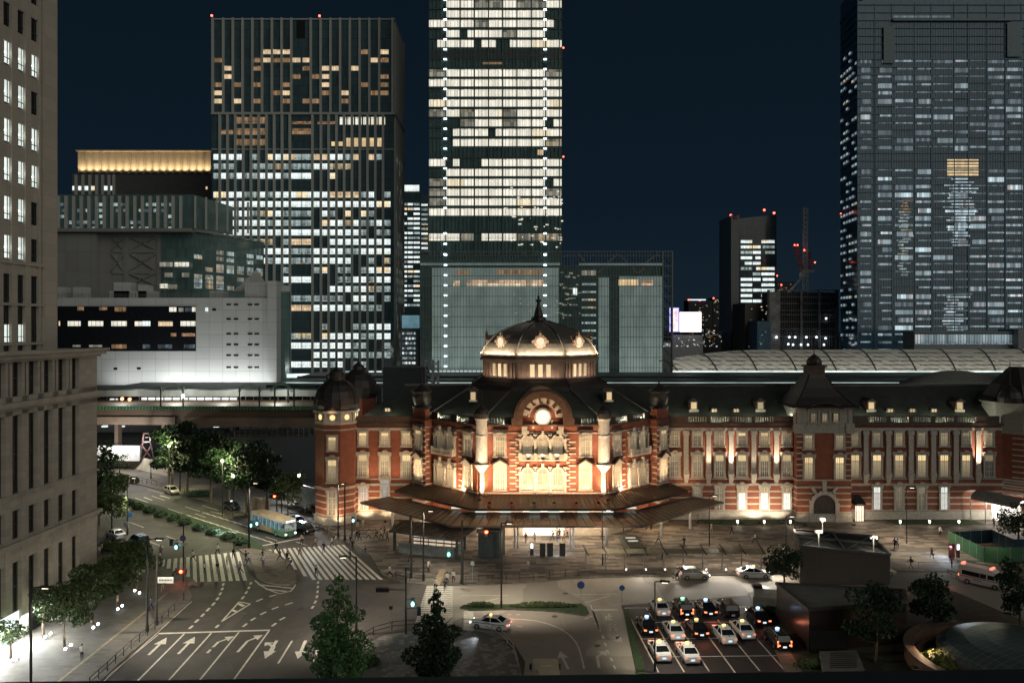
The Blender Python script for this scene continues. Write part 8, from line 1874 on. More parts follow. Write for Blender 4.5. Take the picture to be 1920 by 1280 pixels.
def car(name, label, cat, gx, rz, paint='wht', kind='sedan', tail='dim', head=False, taxi=None, stripe=False, group=None, sign_c=None):
    "nose towards local +y"
    o = thing(name, label, cat, (gx[0], gx[1], gx[2] if len(gx) > 2 else .01), rz, group)
    key = (kind, paint, tail, head, taxi, stripe)
    def add(nm, mbs, mats, par): 
        x = bpy.data.objects.new(nm, mbs.data(nm, mats)); C.objects.link(x); x.parent = par; return x
    if key in CARP:
        for c, sub in CARP[key]: copy_tree(c, sub, o)
        return o
    mb = MB()
    if kind == 'sedan':
        loft([(-2.30, .70, .42, .72, .92, .62), (-2.22, .80, .28, .78, 1.00, .72), (-1.6, .85, .2, .85, 1.04, .76), (-.6, .86, .18, .86, .98, .80), (.9, .86, .18, .84, .96, .80), (1.5, .85, .2, .76, .90, .74), (2.1, .80, .24, .66, .78, .66), (2.32, .66, .34, .58, .66, .56)], mb)
        gh = [(-1.75, -1.0, 1.25, .38)]; yb0, yb1, yt0, yt1, zb_, zt_, wb, wt = -1.78, 1.12, -1.02, .42, .98, 1.44, .78, .60; Lh = 2.3
    elif kind == 'hatch':
        loft([(-2.0, .72, .38, .8, .98, .66), (-1.92, .80, .26, .84, 1.04, .72), (-1.0, .84, .2, .86, 1.02, .78), (.8, .84, .18, .86, .98, .78), (1.4, .82, .2, .78, .92, .72), (1.85, .76, .26, .68, .78, .62), (2.0, .64, .34, .58, .66, .54)], mb)
        yb0, yb1, yt0, yt1, zb_, zt_, wb, wt = -1.92, 1.1, -1.55, .25, 1.0, 1.52, .77, .62; Lh = 2.0
    elif kind == 'van':
        loft([(-2.2, .80, .36, .95, 1.1, .76), (-2.1, .86, .26, .98, 1.12, .80), (0, .87, .2, .98, 1.12, .82), (1.4, .87, .2, .95, 1.08, .80), (1.9, .84, .25, .8, .95, .74), (2.2, .74, .36, .66, .78, .66)], mb)
        yb0, yb1, yt0, yt1, zb_, zt_, wb, wt = -2.1, 1.45, -1.85, .55, 1.08, 1.72, .80, .68; Lh = 2.2
    # arches
    if stripe:
        for sx in (-1, 1): mb.box(sx * .862, sx * .872, -2.0, 1.9, .74, .82, 1)
        mb.box(-.05, .05, -2.15, -1.8, 1.035, 1.045, 1)
    body = add('body', mb, [M[paint], M['trim']], o)
    # cabin: pillars and roof in paint, glass between
    B_ = [(-wb, yb0, zb_), (wb, yb0, zb_), (wb, yb1, zb_), (-wb, yb1, zb_)]; T_ = [(-wt, yt0, zt_ - .04), (wt, yt0, zt_ - .04), (wt, yt1, zt_ - .04), (-wt, yt1, zt_ - .04)]
    r_ = MB(); r_.mesh([(-wt, yt0, zt_ - .05), (wt, yt0, zt_ - .05), (wt, yt1, zt_ - .05), (-wt, yt1, zt_ - .05), (-wt*.88, yt0 + .12, zt_ + .02), (wt*.88, yt0 + .12, zt_ + .02), (wt*.88, yt1 - .12, zt_ + .02), (-wt*.88, yt1 - .12, zt_ + .02)], [(0,1,5,4),(1,2,6,5),(2,3,7,6),(3,0,4,7),(4,5,6,7)])
    for i in range(4): r_.beam(B_[i], T_[i], .09, .09)
    for sx in (-1, 1):
        ym = (yb0 + yb1) / 2 + .1; r_.beam((sx * wb, ym, zb_), (sx * (wt + .01), (yt0 + yt1) / 2 + .1, zt_ - .04), .08, .07)
        if kind == 'van': r_.beam((sx * wb, ym - 1.1, zb_), (sx * (wt + .01), ym - 1.1, zt_ - .04), .08, .07)
    if stripe: r_.box(-.045, .045, yt0 + .1, yt1 - .1, zt_ + .02, zt_ + .03, 1)
    add('roof', r_, [M[paint], M['trim']], o)
    e = .03
    for nm, idx in (('rear_window', (0, 1)), ('windshield', (2, 3)), ('side_window', (1, 2)), ('side_window', (3, 0))):
        i, j = idx; q = MB(); q.face([B_[i], B_[j], T_[j], T_[i]]); add(nm, q, [M['cglass']], o)
    for sx in (-1, 1):
        for yy in (-Lh * .58, Lh * .60): wheel(o, sx * .76, yy, .32)
        q = MB(); q.box(sx * .48, sx * .78, -Lh - .02, -Lh + .12, .70, .86) if kind != 'hatch' else q.box(sx * .58, sx * .78, -Lh - .02, -Lh + .14, .75, 1.05)
        if kind == 'tall' or paint == 'blk' and tail == 'tallon': q.box(sx * .66, sx * .80, -Lh, -Lh + .1, .6, 1.25)
        add('tail_light', q, [{'on': G_TAIL, 'dim': G_TAILD, 'tallon': G_TAIL, 'off': plain('tail_lens', (.12, .01, .01), .2)}[tail]], o)
        q = MB(); q.box(sx * .44, sx * .72, Lh - .22, Lh - .02, .56, .70); add('headlight', q, [G_HEAD if head else G_HEADD], o)
        q = MB(); q.box(sx * .88, sx * 1.02, .62, .80, .92, 1.06); add('mirror', q, [M[paint]], o)
    q = MB(); q.box(-.2, .2, -Lh - .03, -Lh + .02, .52, .70); add('number_plate', q, [G_PLATE if tail in ('on', 'tallon', 'dim') else M['plate']], o)
    if taxi:
        c_ = {'y': ((1, .75, .25), 2.2), 'b': ((.35, .6, 1), 4), 'g': ((.3, 1, .55), 3), 'w': ((.95, 1, .95), 1.6)}[taxi]; q = MB(); q.tube((-.2, -.05, zt_ + .02), (.2, -.05, zt_ + .02), .02, n=6); q.sphere((0, -.05, zt_ + .12), .16, 8, sx=1.6, sz=.8); add('roof_light', q, [sig_glow('taxi_' + taxi, *c_)], o)
    CARP[key] = protokids(o)
    return o
gt = 'taxis waiting in the pool'
TX_ = [((455, 264), 'wht', 'sedan', 'dim', 'y', 'white taxi in the far row, parked ahead of the other white ones'), ((690, 278), 'blk', 'van', 'tallon', 'g', 'black taxi with tall glowing tail lights and a green roof lamp'), ((925, 267), 'blk', 'sedan', 'on', 'b', 'black taxi with a blue roof lamp in the far row, between two black cars'), ((1150, 287), 'blk', 'van', 'off', None, 'large black unlit taxi van at the end of the far row'),
       ((325, 452), 'blk', 'sedan', 'on', 'b', 'black taxi with a blue roof lamp beside the grass verge'), ((598, 507), 'wht', 'sedan', 'on', 'y', 'white taxi with its whole tail glowing in the middle row'), ((835, 484), 'blk', 'sedan', 'on', 'y', 'black taxi with a yellow roof lamp between two white taxis'), ((1118, 548), 'wht', 'sedan', 'dim', 'y', 'white taxi with a dark side stripe right of the black one with yellow lamp'),
       ((1305, 497), 'wht', 'sedan', 'dim', 'y', 'white taxi in the middle row nearest the wedge building'), ((1462, 358), 'blk', 'sedan', 'on', 'b', 'black taxi with a blue roof lamp next to the planter wall'), ((458, 722), 'wht', 'sedan', 'dim', 'y', 'white taxi in the near row beside the thin post'), ((745, 742), 'wht', 'sedan', 'dim', 'y', 'white taxi in the near row, second from the verge'), ((1668, 612), 'blk', 'van', 'tallon', 'b', 'black taxi van with tall tail lights, alone at the outer corner')]
taxi_roots = []
for (u, v), pt, kd, tl_, tx_, lab in TX_:
    g = G(*c7(u, v)); o = car('taxi', lab, 'taxi', (g.x - .12, g.y + 2.35, .022), R(3), pt, kd, tl_, False, tx_, pt == 'wht' and lab.find('stripe') > 0, gt)
    taxi_roots.append(o)
    if tl_ in ('on', 'tallon'): area((g.x, g.y - .3, .75), (g.x, g.y - 2, .1), 9, (1, .25, .12), 1.2, .15, o) 
def ang(a, b): d = G(*b) - G(*a); return math.atan2(d.y, d.x) - PI/2
def mid(a, b): return (G(*a) + G(*b)) / 2
LD = ang((470, 990), (525, 1008))
h = ang((941, 1184), (898, 1178.5)); g = mid((941, 1184), (898, 1178.5)); o = car('taxi', 'white taxi with dark stripes and lights on, turning on the exit lane', 'taxi', (g.x, g.y + .7, .03), h, 'wht', 'sedan', 'on', True, 'y', True)
spot(Vector((g.x - 2.6, g.y + 1.0, .7)), (g.x - 9, g.y + 2.5, 0), 500, (.8, .9, 1), 60, .8, .1, 'beam_light', o); area((g.x + 2.6, g.y, .8), (g.x + 5, g.y - 2, 0), 40, (1, .2, .12), 1, .3, o)
g = mid((1286, 1088), (1323, 1087)); car('hatchback', 'white hatchback stopped at the plaza kerb with people at its open back', 'car', (g.x, g.y + .8, .03), R(-91), 'sil', 'hatch', 'dim', True)
g = mid((1398, 1086), (1436, 1085)); o = car('taxi', 'white taxi with dark side stripe standing behind the white hatchback', 'taxi', (g.x, g.y + .8, .03), R(-91), 'wht', 'sedan', 'on', True, 'y', True); spot(Vector((g.x + 2.7, g.y + .8, .8)), (g.x + 8, g.y + .6, 0), 900, (.85, .93, 1), 90, .9, .15, 'beam_light', o)
g = G(1672, 1080); car('taxi', 'pale car mostly hidden behind the brown vent box', 'taxi', (g.x - 1.6, g.y + .8, .03), R(-91), 'sil', 'sedan', 'dim', False, 'b', False)
g = G(318, 927); car('hatchback', 'small cream car driving alone down the avenue', 'car', (g.x, g.y + 1, .03), ang((253, 933), (350, 965)), 'sil', 'hatch', 'off', False)
g = G(430, 957); car('taxi', 'black taxi waiting on the avenue beside the dark trees', 'taxi', (g.x, g.y + 1.2, .03), LD, 'blk', 'sedan', 'off', False, 'w')
g = G(566, 1003); o = car('sedan_car', 'dark car with headlights on beside the green bus, nearest the crosswalk', 'car', (g.x, g.y + 1.6, .03), LD, 'blk', 'van', 'off', True); spot(Vector((g.x + 1.6, g.y - 1.2, .8)), (g.x + 6, g.y - 7, 0), 3600, (.85, .93, 1), 80, .9, .15, 'beam_light', o)
g = G(556, 992); car('taxi', 'black taxi just behind the dark car with headlights on', 'taxi', (g.x - .8, g.y + 3.2, .03), LD, 'blk', 'sedan', 'off', True, 'b')
g = G(583, 966); car('minivan', 'dark van with a red tail lamp parked against the corner tower', 'van', (g.x, g.y + 1.5, .03), LD + PI, 'blk', 'van', 'on', False)
g = G(208, 1014); car('hatchback', 'white car parked by the hedge under the pale green tree', 'car', (g.x, g.y + 1.5, .15), LD + PI, 'wht', 'sedan', 'off', False)
g = G(252, 1028); car('hatchback', 'blue car parked at the corner of the hedge', 'car', (g.x, g.y + 1.5, .15), LD + PI, 'blu', 'van', 'dim', False)
# city bus
def bus(label, gx, rz, paint, L=10.5, front=True):
    o = thing('city_bus', label, 'bus', gx, rz); W2 = 1.22
    def add(nm, q, mats, par=o): x = bpy.data.objects.new(nm, q.data(nm, mats)); C.objects.link(x); x.parent = par; return x
    q = MB(); h_ = L / 2
    q.prism([(-W2, -h_), (W2, -h_), (W2, h_ - .25), (W2 - .15, h_), (-W2 + .15, h_), (-W2, h_ - .25)], .35, 1.25, 1)
    q.prism([(-W2 + .05, -h_ + .1), (W2 - .05, -h_ + .1), (W2 - .05, h_ - .3), (W2 - .2, h_ - .08), (-W2 + .2, h_ - .08), (-W2 + .05, h_ - .3)], 1.25, 2.55, 2)
    q.prism([(-W2, -h_), (W2, -h_), (W2, h_ - .3), (W2 - .2, h_ - .05), (-W2 + .2, h_ - .05), (-W2, h_ - .3)], 2.55, 2.95, 0)
    q.prism([(-W2 + .15, -h_ + .15), (W2 - .15, -h_ + .15), (W2 - .15, h_ - .5), (-W2 + .15, h_ - .5)], 2.95, 3.05, 0)
    for i in range(9):
        y = -h_ + .05 + i * (L - .4) / 8
        for sx in (-1, 1): q.box(sx * (W2 - .06), sx * (W2 + .002), y - .05, y + .05, 1.2, 2.6, 0)
    q.box(-.75, .75, -.2, 2.2, 3.05, 3.28, 0); q.box(-.6, .6, 3.2, 4.2, 3.05, 3.15, 0)
    q.prism([(-W2 - .002, -2.5), (-W2 - .006, 1.5), (-W2, 1.5), (-W2, -2.5)], .5, 1.2, 3); q.prism([(W2 + .002, -2.5), (W2 + .006, 1.5), (W2, 1.5), (W2, -2.5)], .5, 1.2, 3)
    add('body', q, [M['bus_roof'], M[paint], M['bus_int'], M['bus_panel']])
    q = MB(); q.box(-W2 + .15, W2 - .15, h_ - .06, h_ - .02, 1.1, 2.5); add('windshield', q, [M['bus_glass']])
    q = MB(); q.box(-.85, .85, h_ - .04, h_ + .02, 2.58, 2.88); add('route_display', q, [sig_glow('bus_display', (.95, 1, 1), 1.6)])
    for sx in (-1, 1):
        for yy in (-h_ * .52, h_ * .52): wheel(o, sx * (W2 - .1), yy, .46)
        q = MB(); q.box(sx * .75, sx * 1.02, h_ - .05, h_ + .03, .6, .82); add('headlight', q, [G_HEAD])
        q = MB(); q.box(sx * 1.3, sx * 1.5, h_ - .1, h_ + .15, 1.9, 2.4); q.beam((sx * 1.2, h_ - .1, 2.5), (sx * 1.4, h_, 2.4), .05, .05); add('mirror', q, [M['trim']])
        q = MB(); q.box(sx * .9, sx * 1.1, -h_ - .02, -h_ + .03, 1.0, 1.3); add('tail_light', q, [G_TAILD])
    return o
M['bus_roof'] = plain('bus_roof', (.50, .42, .28), .5, var=.08); M['busg'] = plain('bus_green', (.09, .20, .11), .4, var=.08); M['bus_panel'] = plain('bus_advert_panel', (.34, .21, .12), .5, var=.3, sc=1.2); M['bus_int'] = glow('bus_interior', (.05, .13, .17), .9, .85, 1.4); M['bus_glass'] = glow('bus_windshield', (.35, .38, .34), .55, .8, 1.8)
g = mid((484, 995), (515, 1007)); nb = Vector((-math.sin(LD), math.cos(LD), 0)); o = bus('green and cream city bus with lit windows waiting at the wide crosswalk', (g.x + .9, g.y + 1.0, .03), LD, 'busg')
c_ = Vector((g.x + .9, g.y + 1, .8)) + nb * 5.6; 
for sx in (-.8, .8): spot(c_ + Vector((sx, 0, 0)), c_ + nb * 8 - Vector((0, 0, 1.0)), 3200, (.85, .95, 1), 75, .9, .1, 'beam_light', o)
point(Vector((g.x - 2.9, g.y - .3, .7)), 70, (.4, .9, .95), .3, o)
M['busc'] = plain('bus_cream', (.42, .38, .26), .5)
bus('cream bus seen from above at the bottom edge, mostly cut off', (XY(1022, 77), 77.2 - 5.4, .03), 0, 'busc')
# ambulance
def ambulance():
    a, b = (1823, 1096), (1873, 1107.5); g = mid(a, b); rz = ang(a, b); o = thing('ambulance', 'white ambulance with a red stripe and flashing red roof lights', 'ambulance', (g.x + .2, g.y + .9, .03), rz)
    def add(nm, q, mats, par=o): x = bpy.data.objects.new(nm, q.data(nm, mats)); C.objects.link(x); x.parent = par; return x
    q = MB(); loft([(-2.75, .86, .36, 1.0, 2.30, .70), (-2.6, .93, .28, 1.05, 2.45, .76), (0, .95, .25, 1.08, 2.50, .78), (1.3, .95, .25, 1.08, 2.45, .76), (1.75, .94, .25, 1.08, 2.15, .74), (2.35, .92, .28, 1.0, 1.25, .80), (2.7, .80, .36, .8, .95, .68)], q, 0)
    for sx in (-1, 1): q.box(sx * .945, sx * .962, -2.6, 2.2, 1.0, 1.10, 1)
    add('body', q, [M['wht'], plain('red_stripe', (.35, .03, .03), .4)])
    for sx in (-1, 1):
        for y0_, y1_, nm in ((-2.3, -.1, 'side_window'), (-.05, .7, 'side_window'), (.85, 1.55, 'door_window')):
            q = MB(); x1_ = .955; q.mesh([(sx * x1_, y0_, 1.22), (sx * x1_, y1_ + (.25 if nm[0] == 'd' else 0), 1.22), (sx * .88, y1_, 1.80), (sx * .88, y0_, 1.80), (sx * .8, y0_, 1.22), (sx * .8, y1_, 1.22)], [(0, 1, 2, 3)]); add(nm, q, [M['cglass']])
        for yy in (-1.65, 1.75): wheel(o, sx * .84, yy, .36)
        q = MB(); q.box(sx * .55, sx * .8, 2.55, 2.72, .72, .9); add('headlight', q, [G_HEADD])
        q = MB(); q.box(sx * .8, sx * .9, -2.78, -2.7, .9, 1.2); add('tail_light', q, [G_TAIL])
    q = MB(); q.mesh([(-.70, 1.82, 2.08), (.70, 1.82, 2.08), (.76, 2.38, 1.30), (-.76, 2.38, 1.30)], [(0, 3, 2, 1)]); add('windshield', q, [M['cglass']])
    for y_, n_ in ((1.15, 1.3), (-2.45, 1.0)): q = MB(); q.box(-n_ / 2, n_ / 2, y_ - .14, y_ + .14, 2.46, 2.66); add('beacon', q, [sig_glow('beacon_red', (1, .22, .14), 1.8)])
    for i in range(5): q = MB(); q.box(.957, .962, -.9 + i * .22, -.76 + i * .22, .72, .86); add('lettering', q, [M['trim']])
    point(Vector((g.x + 1.6, g.y + .3, 3.3)), 2.5, (1, .25, .15), .2, o); point(Vector((g.x + 4.4, g.y - 2.2, .8)), 12, (1, .22, .12), .2, o)
ambulance()

# ------------------------------------------------------------------ people
PM = {}
def cloth(n_, c): PM[n_] = plain('cloth_' + n_, c, .85, var=.12, sc=6)
for n_, c in (('white', (.55, .54, .50)), ('black', (.010, .010, .012)), ('navy', (.016, .022, .045)), ('grey', (.16, .16, .16)), ('beige', (.33, .27, .19)), ('khaki', (.28, .23, .15)), ('pink', (.38, .20, .18)), ('blue', (.06, .10, .18)), ('red', (.22, .04, .03))): cloth(n_, c)
PM['skin'] = plain('skin', (.42, .26, .18), .6, var=.05); PM['hair'] = plain('hair', (.012, .010, .009), .5); PM['shoe'] = plain('shoe', (.02, .018, .016), .5)
BODY = {}
def body(pose):
    "one continuous skinned body; pose: stride, lean, arm swing, arm bend, sitting"
    if pose in BODY: return BODY[pose]
    st_, sw, bend, lean = {'walk': (.30, .28, .10, .04), 'stride': (.42, .38, .22, .07), 'stand': (.06, .03, .03, 0), 'phone': (.08, .05, .35, .02), 'slow': (.18, .14, .06, .02), 'bend': (.16, .35, .3, .38), 'sit': (0, 0, .2, 0)}[pose]
    me = bpy.data.meshes.new('b'); bm = bmesh.new(); sk = bm.verts.layers.skin.verify(); V = {}
    def v(n_, p, r_, par=None):
        x = bm.verts.new(p); x[sk].radius = (r_, r_ * (.78 if n_ in ('chest', 'pelvis', 'waist', 'shoulder') else 1)); V[n_] = x
        if par: bm.edges.new((V[par], x))
    dz = -.48 if pose == 'sit' else 0; pz = .95 + dz - (.03 if st_ > .25 else 0)
    v('pelvis', (0, 0, pz), .150); v('waist', (0, lean * .3, pz + .17), .125, 'pelvis'); v('chest', (0, lean * .7, pz + .36), .155, 'waist'); v('neck0', (0, lean * .95, pz + .52), .085, 'chest'); v('neck', (0, lean * 1.05 + .01, pz + .58), .055, 'neck0'); v('head', (0, lean * 1.15 + .02, pz + .66), .085, 'neck'); v('crown', (0, lean * 1.2 + .01, pz + .76), .078, 'head')
    v('nose', (0, lean * 1.15 + .115, pz + .665), .016, 'head')
    for s_, nm in ((-1, 'l'), (1, 'r')):
        f = st_ * s_
        if pose == 'sit': kn = (s_ * .11, .42, pz - .02); an = (s_ * .11, .44, .10); toe = (s_ * .11, .60, .05)
        else: kn = (s_ * .095, f * .62 + .03 * (s_ > 0), .50); an = (s_ * .09, f * (1.0 if s_ > 0 else 1.15), .09 + (.10 if s_ < 0 and st_ > .25 else 0)); toe = (s_ * .10, an[1] + .17, an[2] - .05)
        v('hip' + nm, (s_ * .095, 0, pz - .08), .098, 'pelvis'); v('knee' + nm, kn, .062, 'hip' + nm); v('ankle' + nm, an, .042, 'knee' + nm); v('toe' + nm, toe, .038, 'ankle' + nm)
        a = -sw * s_; v('sh' + nm, (s_ * .19, lean * .85, pz + .47), .062, 'neck0'); el = (s_ * .235, lean * .85 + a * .5 - .02, pz + .20); v('elb' + nm, el, .045, 'sh' + nm)
        b_ = bend if (pose != 'phone' or s_ > 0) else .04; wr = (s_ * (.23 - b_ * .15), el[1] + .06 + a * .5 + b_ * .75, pz - .04 + b_ * .75); v('wr' + nm, wr, .030, 'elb' + nm)
        d = (Vector(wr) - Vector(el)).normalized(); pa = Vector(wr) + d * .06; v('palm' + nm, pa, .034, 'wr' + nm)
        for k in range(4): v('f%d%s' % (k, nm), pa + d * (.085 - .008 * abs(k - 1)) + Vector((0, (k - 1.5) * .022, -.01)), .009, 'palm' + nm)
        v('th' + nm, pa + d * .03 + Vector((0, .05, 0)), .010, 'palm' + nm)
    for x in V.values(): x[sk].use_root = False
    V['pelvis'][sk].use_root = True
    bm.to_mesh(me); bm.free(); o = bpy.data.objects.new('tmp', me); C.objects.link(o); o.modifiers.new('s', 'SKIN'); q = o.modifiers.new('u', 'SUBSURF'); q.levels = 1; q.render_levels = 1
    dg = bpy.context.evaluated_depsgraph_get(); m2 = bpy.data.meshes.new_from_object(o.evaluated_get(dg)); bpy.data.objects.remove(o); m2.name = 'body'; m2.materials.clear()
    for k in ('skin', 'white', 'navy', 'shoe'): m2.materials.append(PM[k])
    for p in m2.polygons:
        c = p.center; r_ = abs(c.x)
        p.material_index = 3 if c.z < .13 else 2 if c.z < pz + .03 and r_ < .185 else 0 if c.z > pz + .545 else 1
        p.use_smooth = True
    # hands: beyond the wrists
    for s_ in (-1, 1):
        a = -sw * s_; el = Vector((s_ * .235, lean * .85 + a * .5 - .02, pz + .20)); b_ = bend if (pose != 'phone' or s_ > 0) else .04; wr = Vector((s_ * (.23 - b_ * .15), el.y + .06 + a * .5 + b_ * .75, pz - .04 + b_ * .75)); d = (wr - el).normalized()
        for p in m2.polygons:
            if p.center.x * s_ > .08 and (p.center - wr).dot(d) > -.02 and (p.center - wr).length < .22: p.material_index = 0
    hair = MB(); hc = (0, lean * 1.2 - .012, pz + .735); hair.sphere(hc, .118, 12, sz=1.02, sy=1.08)
    hm = hair.data('hair', [PM['hair']], smooth=True)
    bag = MB(); bag.box(-.15, .15, -.30, -.12, pz + .12, pz + .50); bag = bag.data('bag', [PM['black']])
    tb = MB(); tb.box(.20, .30, -.16, .16, pz - .30, pz - .04); tb.tube((.24, -.1, pz - .04), (.24, .0, pz + .12), .012, n=5); tb = tb.data('bag', [PM['black']])
    BODY[pose] = (m2, hm, bag, tb); return BODY[pose]
HANDS = {}
PPL = []
def person(px, py, top, bot, pose='walk', face=0, bagk=None, region='', z=.12, s_=1.0):
    m2, hm, bag, tb = body(pose); g = G(px, py); g.z = z
    o = bpy.data.objects.new('person', m2); C.objects.link(o); o.location = g; o.rotation_euler = (0, 0, R(face)); o.scale = (s_, s_, s_)
    for i, k in ((1, top), (2, bot)): o.material_slots[i].link = 'OBJECT'; o.material_slots[i].material = PM[k]
    inst(hm, 'hair', o, (0, 0, 0)) 
    if bagk == 'back': inst(bag, 'backpack', o, (0, 0, 0))
    if bagk == 'hand': inst(tb, 'handbag', o, (0, 0, 0))
    o['category'] = 'person'; PPL.append((o, region, top, bot, pose, bagk)); return o
# facing: 0 walks away from the camera, 180 towards it, 90 to the left, -90 to the right
def cA_(u, v): return (300 + u / 6.857, 960 + v / 6.857)
def cB_(u, v): return (560 + u / 5.647, 960 + v / 5.647)
def cD_(u, v): return (900 + u / 4.8, 960 + v / 4.8)
def cE_(u, v): return (1260 + u / 4.364, 960 + v / 4.364)
def cF_(u, v): return (1650 + u / 4.92, 860 + v / 4.92)
def cG_(u, v): return (u / 4.571, 1000 + v / 4.571)
LST = [
 (cA_, 425, 635, 'white', 'black', 'stride', 90, 'hand', 'n'), (cA_, 572, 795, 'white', 'black', 'walk', -120, None, 'n'), (cA_, 737, 790, 'black', 'khaki', 'slow', 180, 'back', 'n'), (cA_, 740, 545, 'white', 'black', 'walk', -60, None, 'n'), (cA_, 860, 680, 'white', 'grey', 'stand', 150, None, 'n'), (cA_, 945, 600, 'black', 'navy', 'walk', 0, 'back', 'n'), (cA_, 1035, 790, 'grey', 'navy', 'stride', 90, None, 'n'),
 (cA_, 1105, 655, 'navy', 'black', 'slow', 90, None, 'i'), (cA_, 1140, 680, 'white', 'navy', 'walk', 90, None, 'i'), (cA_, 1320, 632, 'black', 'black', 'walk', 90, None, 'i'), (cA_, 1325, 705, 'white', 'blue', 'stand', 0, None, 'i'), (cA_, 1490, 530, 'black', 'black', 'stride', 90, 'back', 'i'), (cA_, 1545, 630, 'navy', 'black', 'stride', 100, None, 'i'), (cA_, 1635, 660, 'black', 'black', 'walk', 170, None, 'i'), (cA_, 1668, 750, 'grey', 'navy', 'stride', 90, 'back', 'i'),
 (cB_, 15, 460, 'grey', 'black', 'walk', 150, None, 'w'), (cB_, 32, 345, 'beige', 'black', 'slow', 0, 'hand', 'w'), (cB_, 175, 380, 'beige', 'black', 'stride', -90, None, 'w'), (cB_, 265, 432, 'black', 'black', 'slow', 180, None, 'w'), (cB_, 185, 690, 'grey', 'black', 'walk', 0, 'back', 'w'), (cB_, 352, 372, 'white', 'navy', 'walk', 140, None, 'w'), (cB_, 392, 345, 'white', 'khaki', 'walk', -90, 'back', 'w'), (cB_, 575, 405, 'black', 'black', 'slow', 0, None, 'w'), (cB_, 552, 350, 'navy', 'black', 'walk', 0, 'back', 'w'), (cB_, 545, 520, 'black', 'navy', 'slow', 90, None, 'w'), (cB_, 710, 476, 'black', 'blue', 'stride', 90, None, 'w'), (cB_, 965, 690, 'beige', 'black', 'stride', 90, None, 'w'),
 (cB_, 615, 300, 'black', 'black', 'walk', 90, 'back', 't'), (cB_, 645, 315, 'black', 'navy', 'walk', 100, None, 't'), (cB_, 625, 168, 'black', 'white', 'slow', 180, None, 't'), (cB_, 682, 180, 'white', 'beige', 'stand', 180, None, 't'), (cB_, 740, 300, 'white', 'black', 'stride', -90, None, 't'), (cB_, 820, 300, 'grey', 'black', 'stride', 90, 'back', 't'), (cB_, 875, 292, 'white', 'black', 'walk', 90, None, 't'), (cB_, 910, 270, 'black', 'black', 'walk', 90, None, 't'), (cB_, 938, 322, 'grey', 'black', 'slow', 150, None, 't'),
 (cB_, 1180, 612, 'blue', 'grey', 'stand', -90, 'back', 's'), (cB_, 1375, 642, 'white', 'black', 'slow', -120, None, 's'), (cB_, 1445, 842, 'white', 'black', 'walk', 0, 'hand', 's'), (cB_, 1550, 850, 'navy', 'black', 'walk', 0, None, 's'), (cB_, 1572, 776, 'white', 'black', 'walk', 0, None, 's'), (cB_, 1638, 752, 'white', 'black', 'walk', 180, None, 's'), (cB_, 1465, 350, 'black', 'navy', 'slow', 0, 'hand', 's'),
 (cD_, 412, 288, 'black', 'grey', 'slow', 0, 'back', 'e'), (cD_, 492, 288, 'white', 'grey', 'walk', 0, None, 'e'), (cD_, 652, 266, 'white', 'black', 'walk', 90, 'back', 'e'), (cD_, 693, 240, 'beige', 'black', 'walk', 0, None, 'e'), (cD_, 715, 250, 'black', 'black', 'walk', 0, None, 'e'), (cD_, 755, 270, 'red', 'black', 'slow', -90, None, 'e'), (cD_, 787, 236, 'pink', 'black', 'slow', 0, None, 'e'), (cD_, 700, 308, 'grey', 'white', 'stand', 180, None, 'e'), (cD_, 1095, 246, 'grey', 'black', 'slow', 180, None, 'e'), (cD_, 215, 388, 'grey', 'black', 'stand', 90, 'hand', 'e'), (cD_, 435, 540, 'beige', 'grey', 'stride', 160, None, 'e'),
 (cD_, 1292, 188, 'black', 'black', 'stand', 90, None, 'r'), (cD_, 1368, 160, 'grey', 'black', 'stand', 90, None, 'r'), (cD_, 1498, 160, 'black', 'black', 'stand', 90, None, 'r'), (cD_, 1540, 168, 'black', 'black', 'stand', 0, None, 'r'), (cD_, 1605, 292, 'grey', 'black', 'stride', -90, None, 'r'), (cD_, 1836, 322, 'black', 'navy', 'slow', 180, None, 'r'), (cD_, 1640, 440, 'black', 'black', 'slow', 180, None, 'r'),
 (cE_, 212, 106, 'beige', 'black', 'slow', 180, None, 'q'), (cE_, 322, 175, 'beige', 'khaki', 'walk', -60, None, 'q'), (cE_, 490, 192, 'black', 'black', 'walk', 90, None, 'q'), (cE_, 682, 262, 'white', 'black', 'stride', 90, None, 'q'), (cE_, 1008, 195, 'black', 'black', 'stride', 100, None, 'q'), (cE_, 1042, 216, 'beige', 'khaki', 'stride', -100, None, 'q'),
 (cE_, 20, 562, 'white', 'grey', 'bend', -70, None, 'h'), (cE_, 42, 560, 'pink', 'black', 'bend', -60, None, 'h'),
 (cF_, 136, 838, 'black', 'black', 'walk', 0, 'back', 'v'), (cF_, 162, 842, 'white', 'grey', 'walk', -30, None, 'v'), (cF_, 552, 722, 'white', 'black', 'slow', 180, None, 'v'), (cF_, 476, 932, 'pink', 'white', 'walk', -60, 'hand', 'v'), (cF_, 286, 1022, 'navy', 'grey', 'walk', 30, 'back', 'v'), (cF_, 664, 1012, 'pink', 'black', 'slow', 0, None, 'v'), (cF_, 1050, 636, 'black', 'black', 'slow', 150, None, 'v'),
 (cG_, 702, 1096, 'white', 'black', 'walk', 30, None, 'l'), (cG_, 1294, 676, 'blue', 'black', 'walk', 160, None, 'l'), (cG_, 1394, 506, 'black', 'khaki', 'slow', 0, None, 'l'), (cG_, 1480, 416, 'black', 'black', 'bend', -90, None, 'l'), (cG_, 1376, 210, 'grey', 'black', 'slow', 180, 'back', 'l'), (cG_, 1372, 260, 'white', 'black', 'slow', 90, None, 'l'), (cG_, 848, 205, 'white', 'grey', 'stand', 180, None, 'l'), (cG_, 872, 180, 'beige', 'black', 'stand', 90, None, 'l'),
]
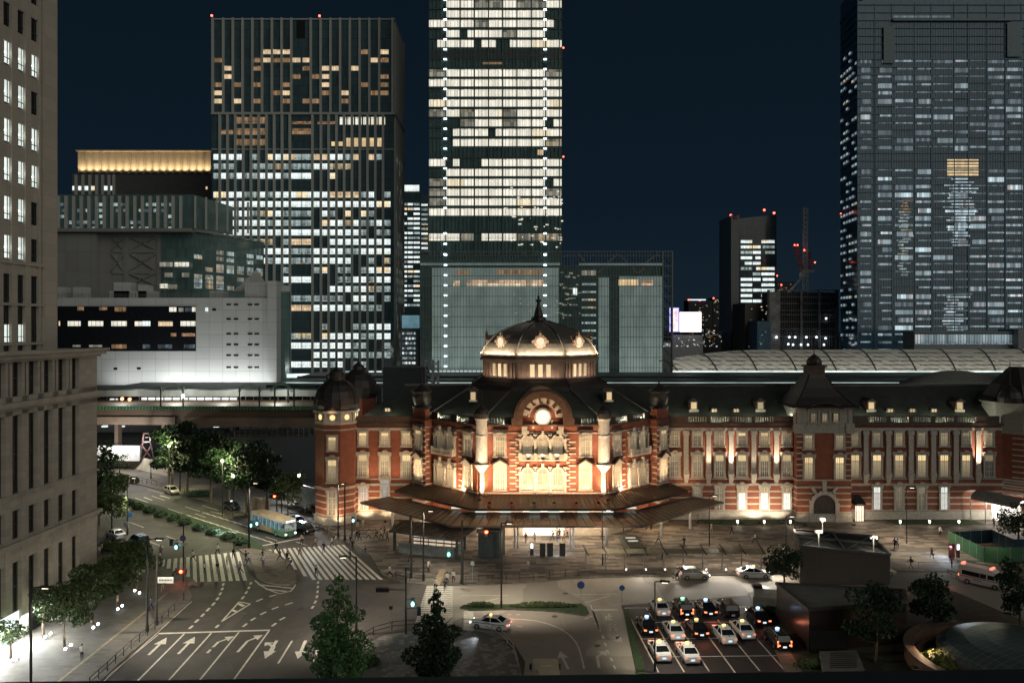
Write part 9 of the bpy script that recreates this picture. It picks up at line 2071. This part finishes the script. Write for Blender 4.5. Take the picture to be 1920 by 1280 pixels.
for f_, u, v, a, b, p_, fc, bk, rg in LST: person(*f_(u, v), a, b, p_, fc, bk, rg, .03 if rg in 'nwh' else .13, .78 if (u, v) == (860, 680) else 1.0)
WHERE = {'n': ('on the narrow crosswalk', (344, 1092), 'red signal'), 'i': ('at the traffic island', (467, 1028), 'median lamp post'), 'w': ('on the wide crosswalk', (520, 1005), 'bus'), 't': ('beside the corner tower', (634, 1010), 'tower poles'), 's': ('by the stair shelter', (839, 1060), 'green signal'), 'e': ('before the lit entrance', (997, 1042), 'glowing totem'), 'r': ('near the canopy posts', (1180, 1000), 'stair glass roof'),
         'q': ('on the lawn paving', (1240, 1000), 'canopy'), 'h': ('at the white hatchback', (1300, 1085), 'hatchback'), 'v': ('past the vent box', (1669, 1040), 'vent box'), 'l': ('on the tree sidewalk', (344, 1092), 'red signal')}
DO = {'walk': 'walking', 'stride': 'striding', 'stand': 'standing', 'phone': 'standing', 'slow': 'strolling', 'bend': 'stooping', 'sit': 'sitting'}
for rg, (wh, an, nm) in WHERE.items():
    L_p = [t_ for t_ in PPL if t_[1] == rg]; ga_ = G(*an); L_p.sort(key=lambda t_: (t_[0].location - ga_).length)
    for i, (o, _, a, b, p_, bk) in enumerate(L_p):
        rank = 'nearest' if i == 0 else ORD[i] + ' nearest'
        o['label'] = '%s person in %s over %s, %s, %s the %s' % (DO[p_], a, b, wh, rank, nm); o['group'] = 'people ' + wh

mh = MB(); mh.lathe(0, 0, [(.36, .0), (.36, .012)], 16, 0); mh.lathe(0, 0, [(.30, .0), (.30, .016)], 16, 1); mh = mh.data('manhole_cover', [M['steel_dark'], plain('cast_iron', (.05, .045, .04), .5, .4)])
for px, py, lab in ((640, 1155, 'past the end of the curved dashes'), (1040, 1155, 'on the exit lane under the divider hedge'), (560, 1140, 'left of the big foreground cone tree'), (300, 985, 'on the avenue lane beside the median'), (458, 1150, 'between the dashed lanes and the island tip'), (1060, 1112, 'on the ring road before the blue sign'), (400, 1215, 'between two lane arrows'), (1120, 1210, 'beside the painted characters')):
    o = inst(mh, 'manhole_cover', None, G(px, py) + Vector((0, 0, .022))); tag(o, 'round iron manhole cover ' + lab, 'manhole cover', 'manhole covers in the roads')
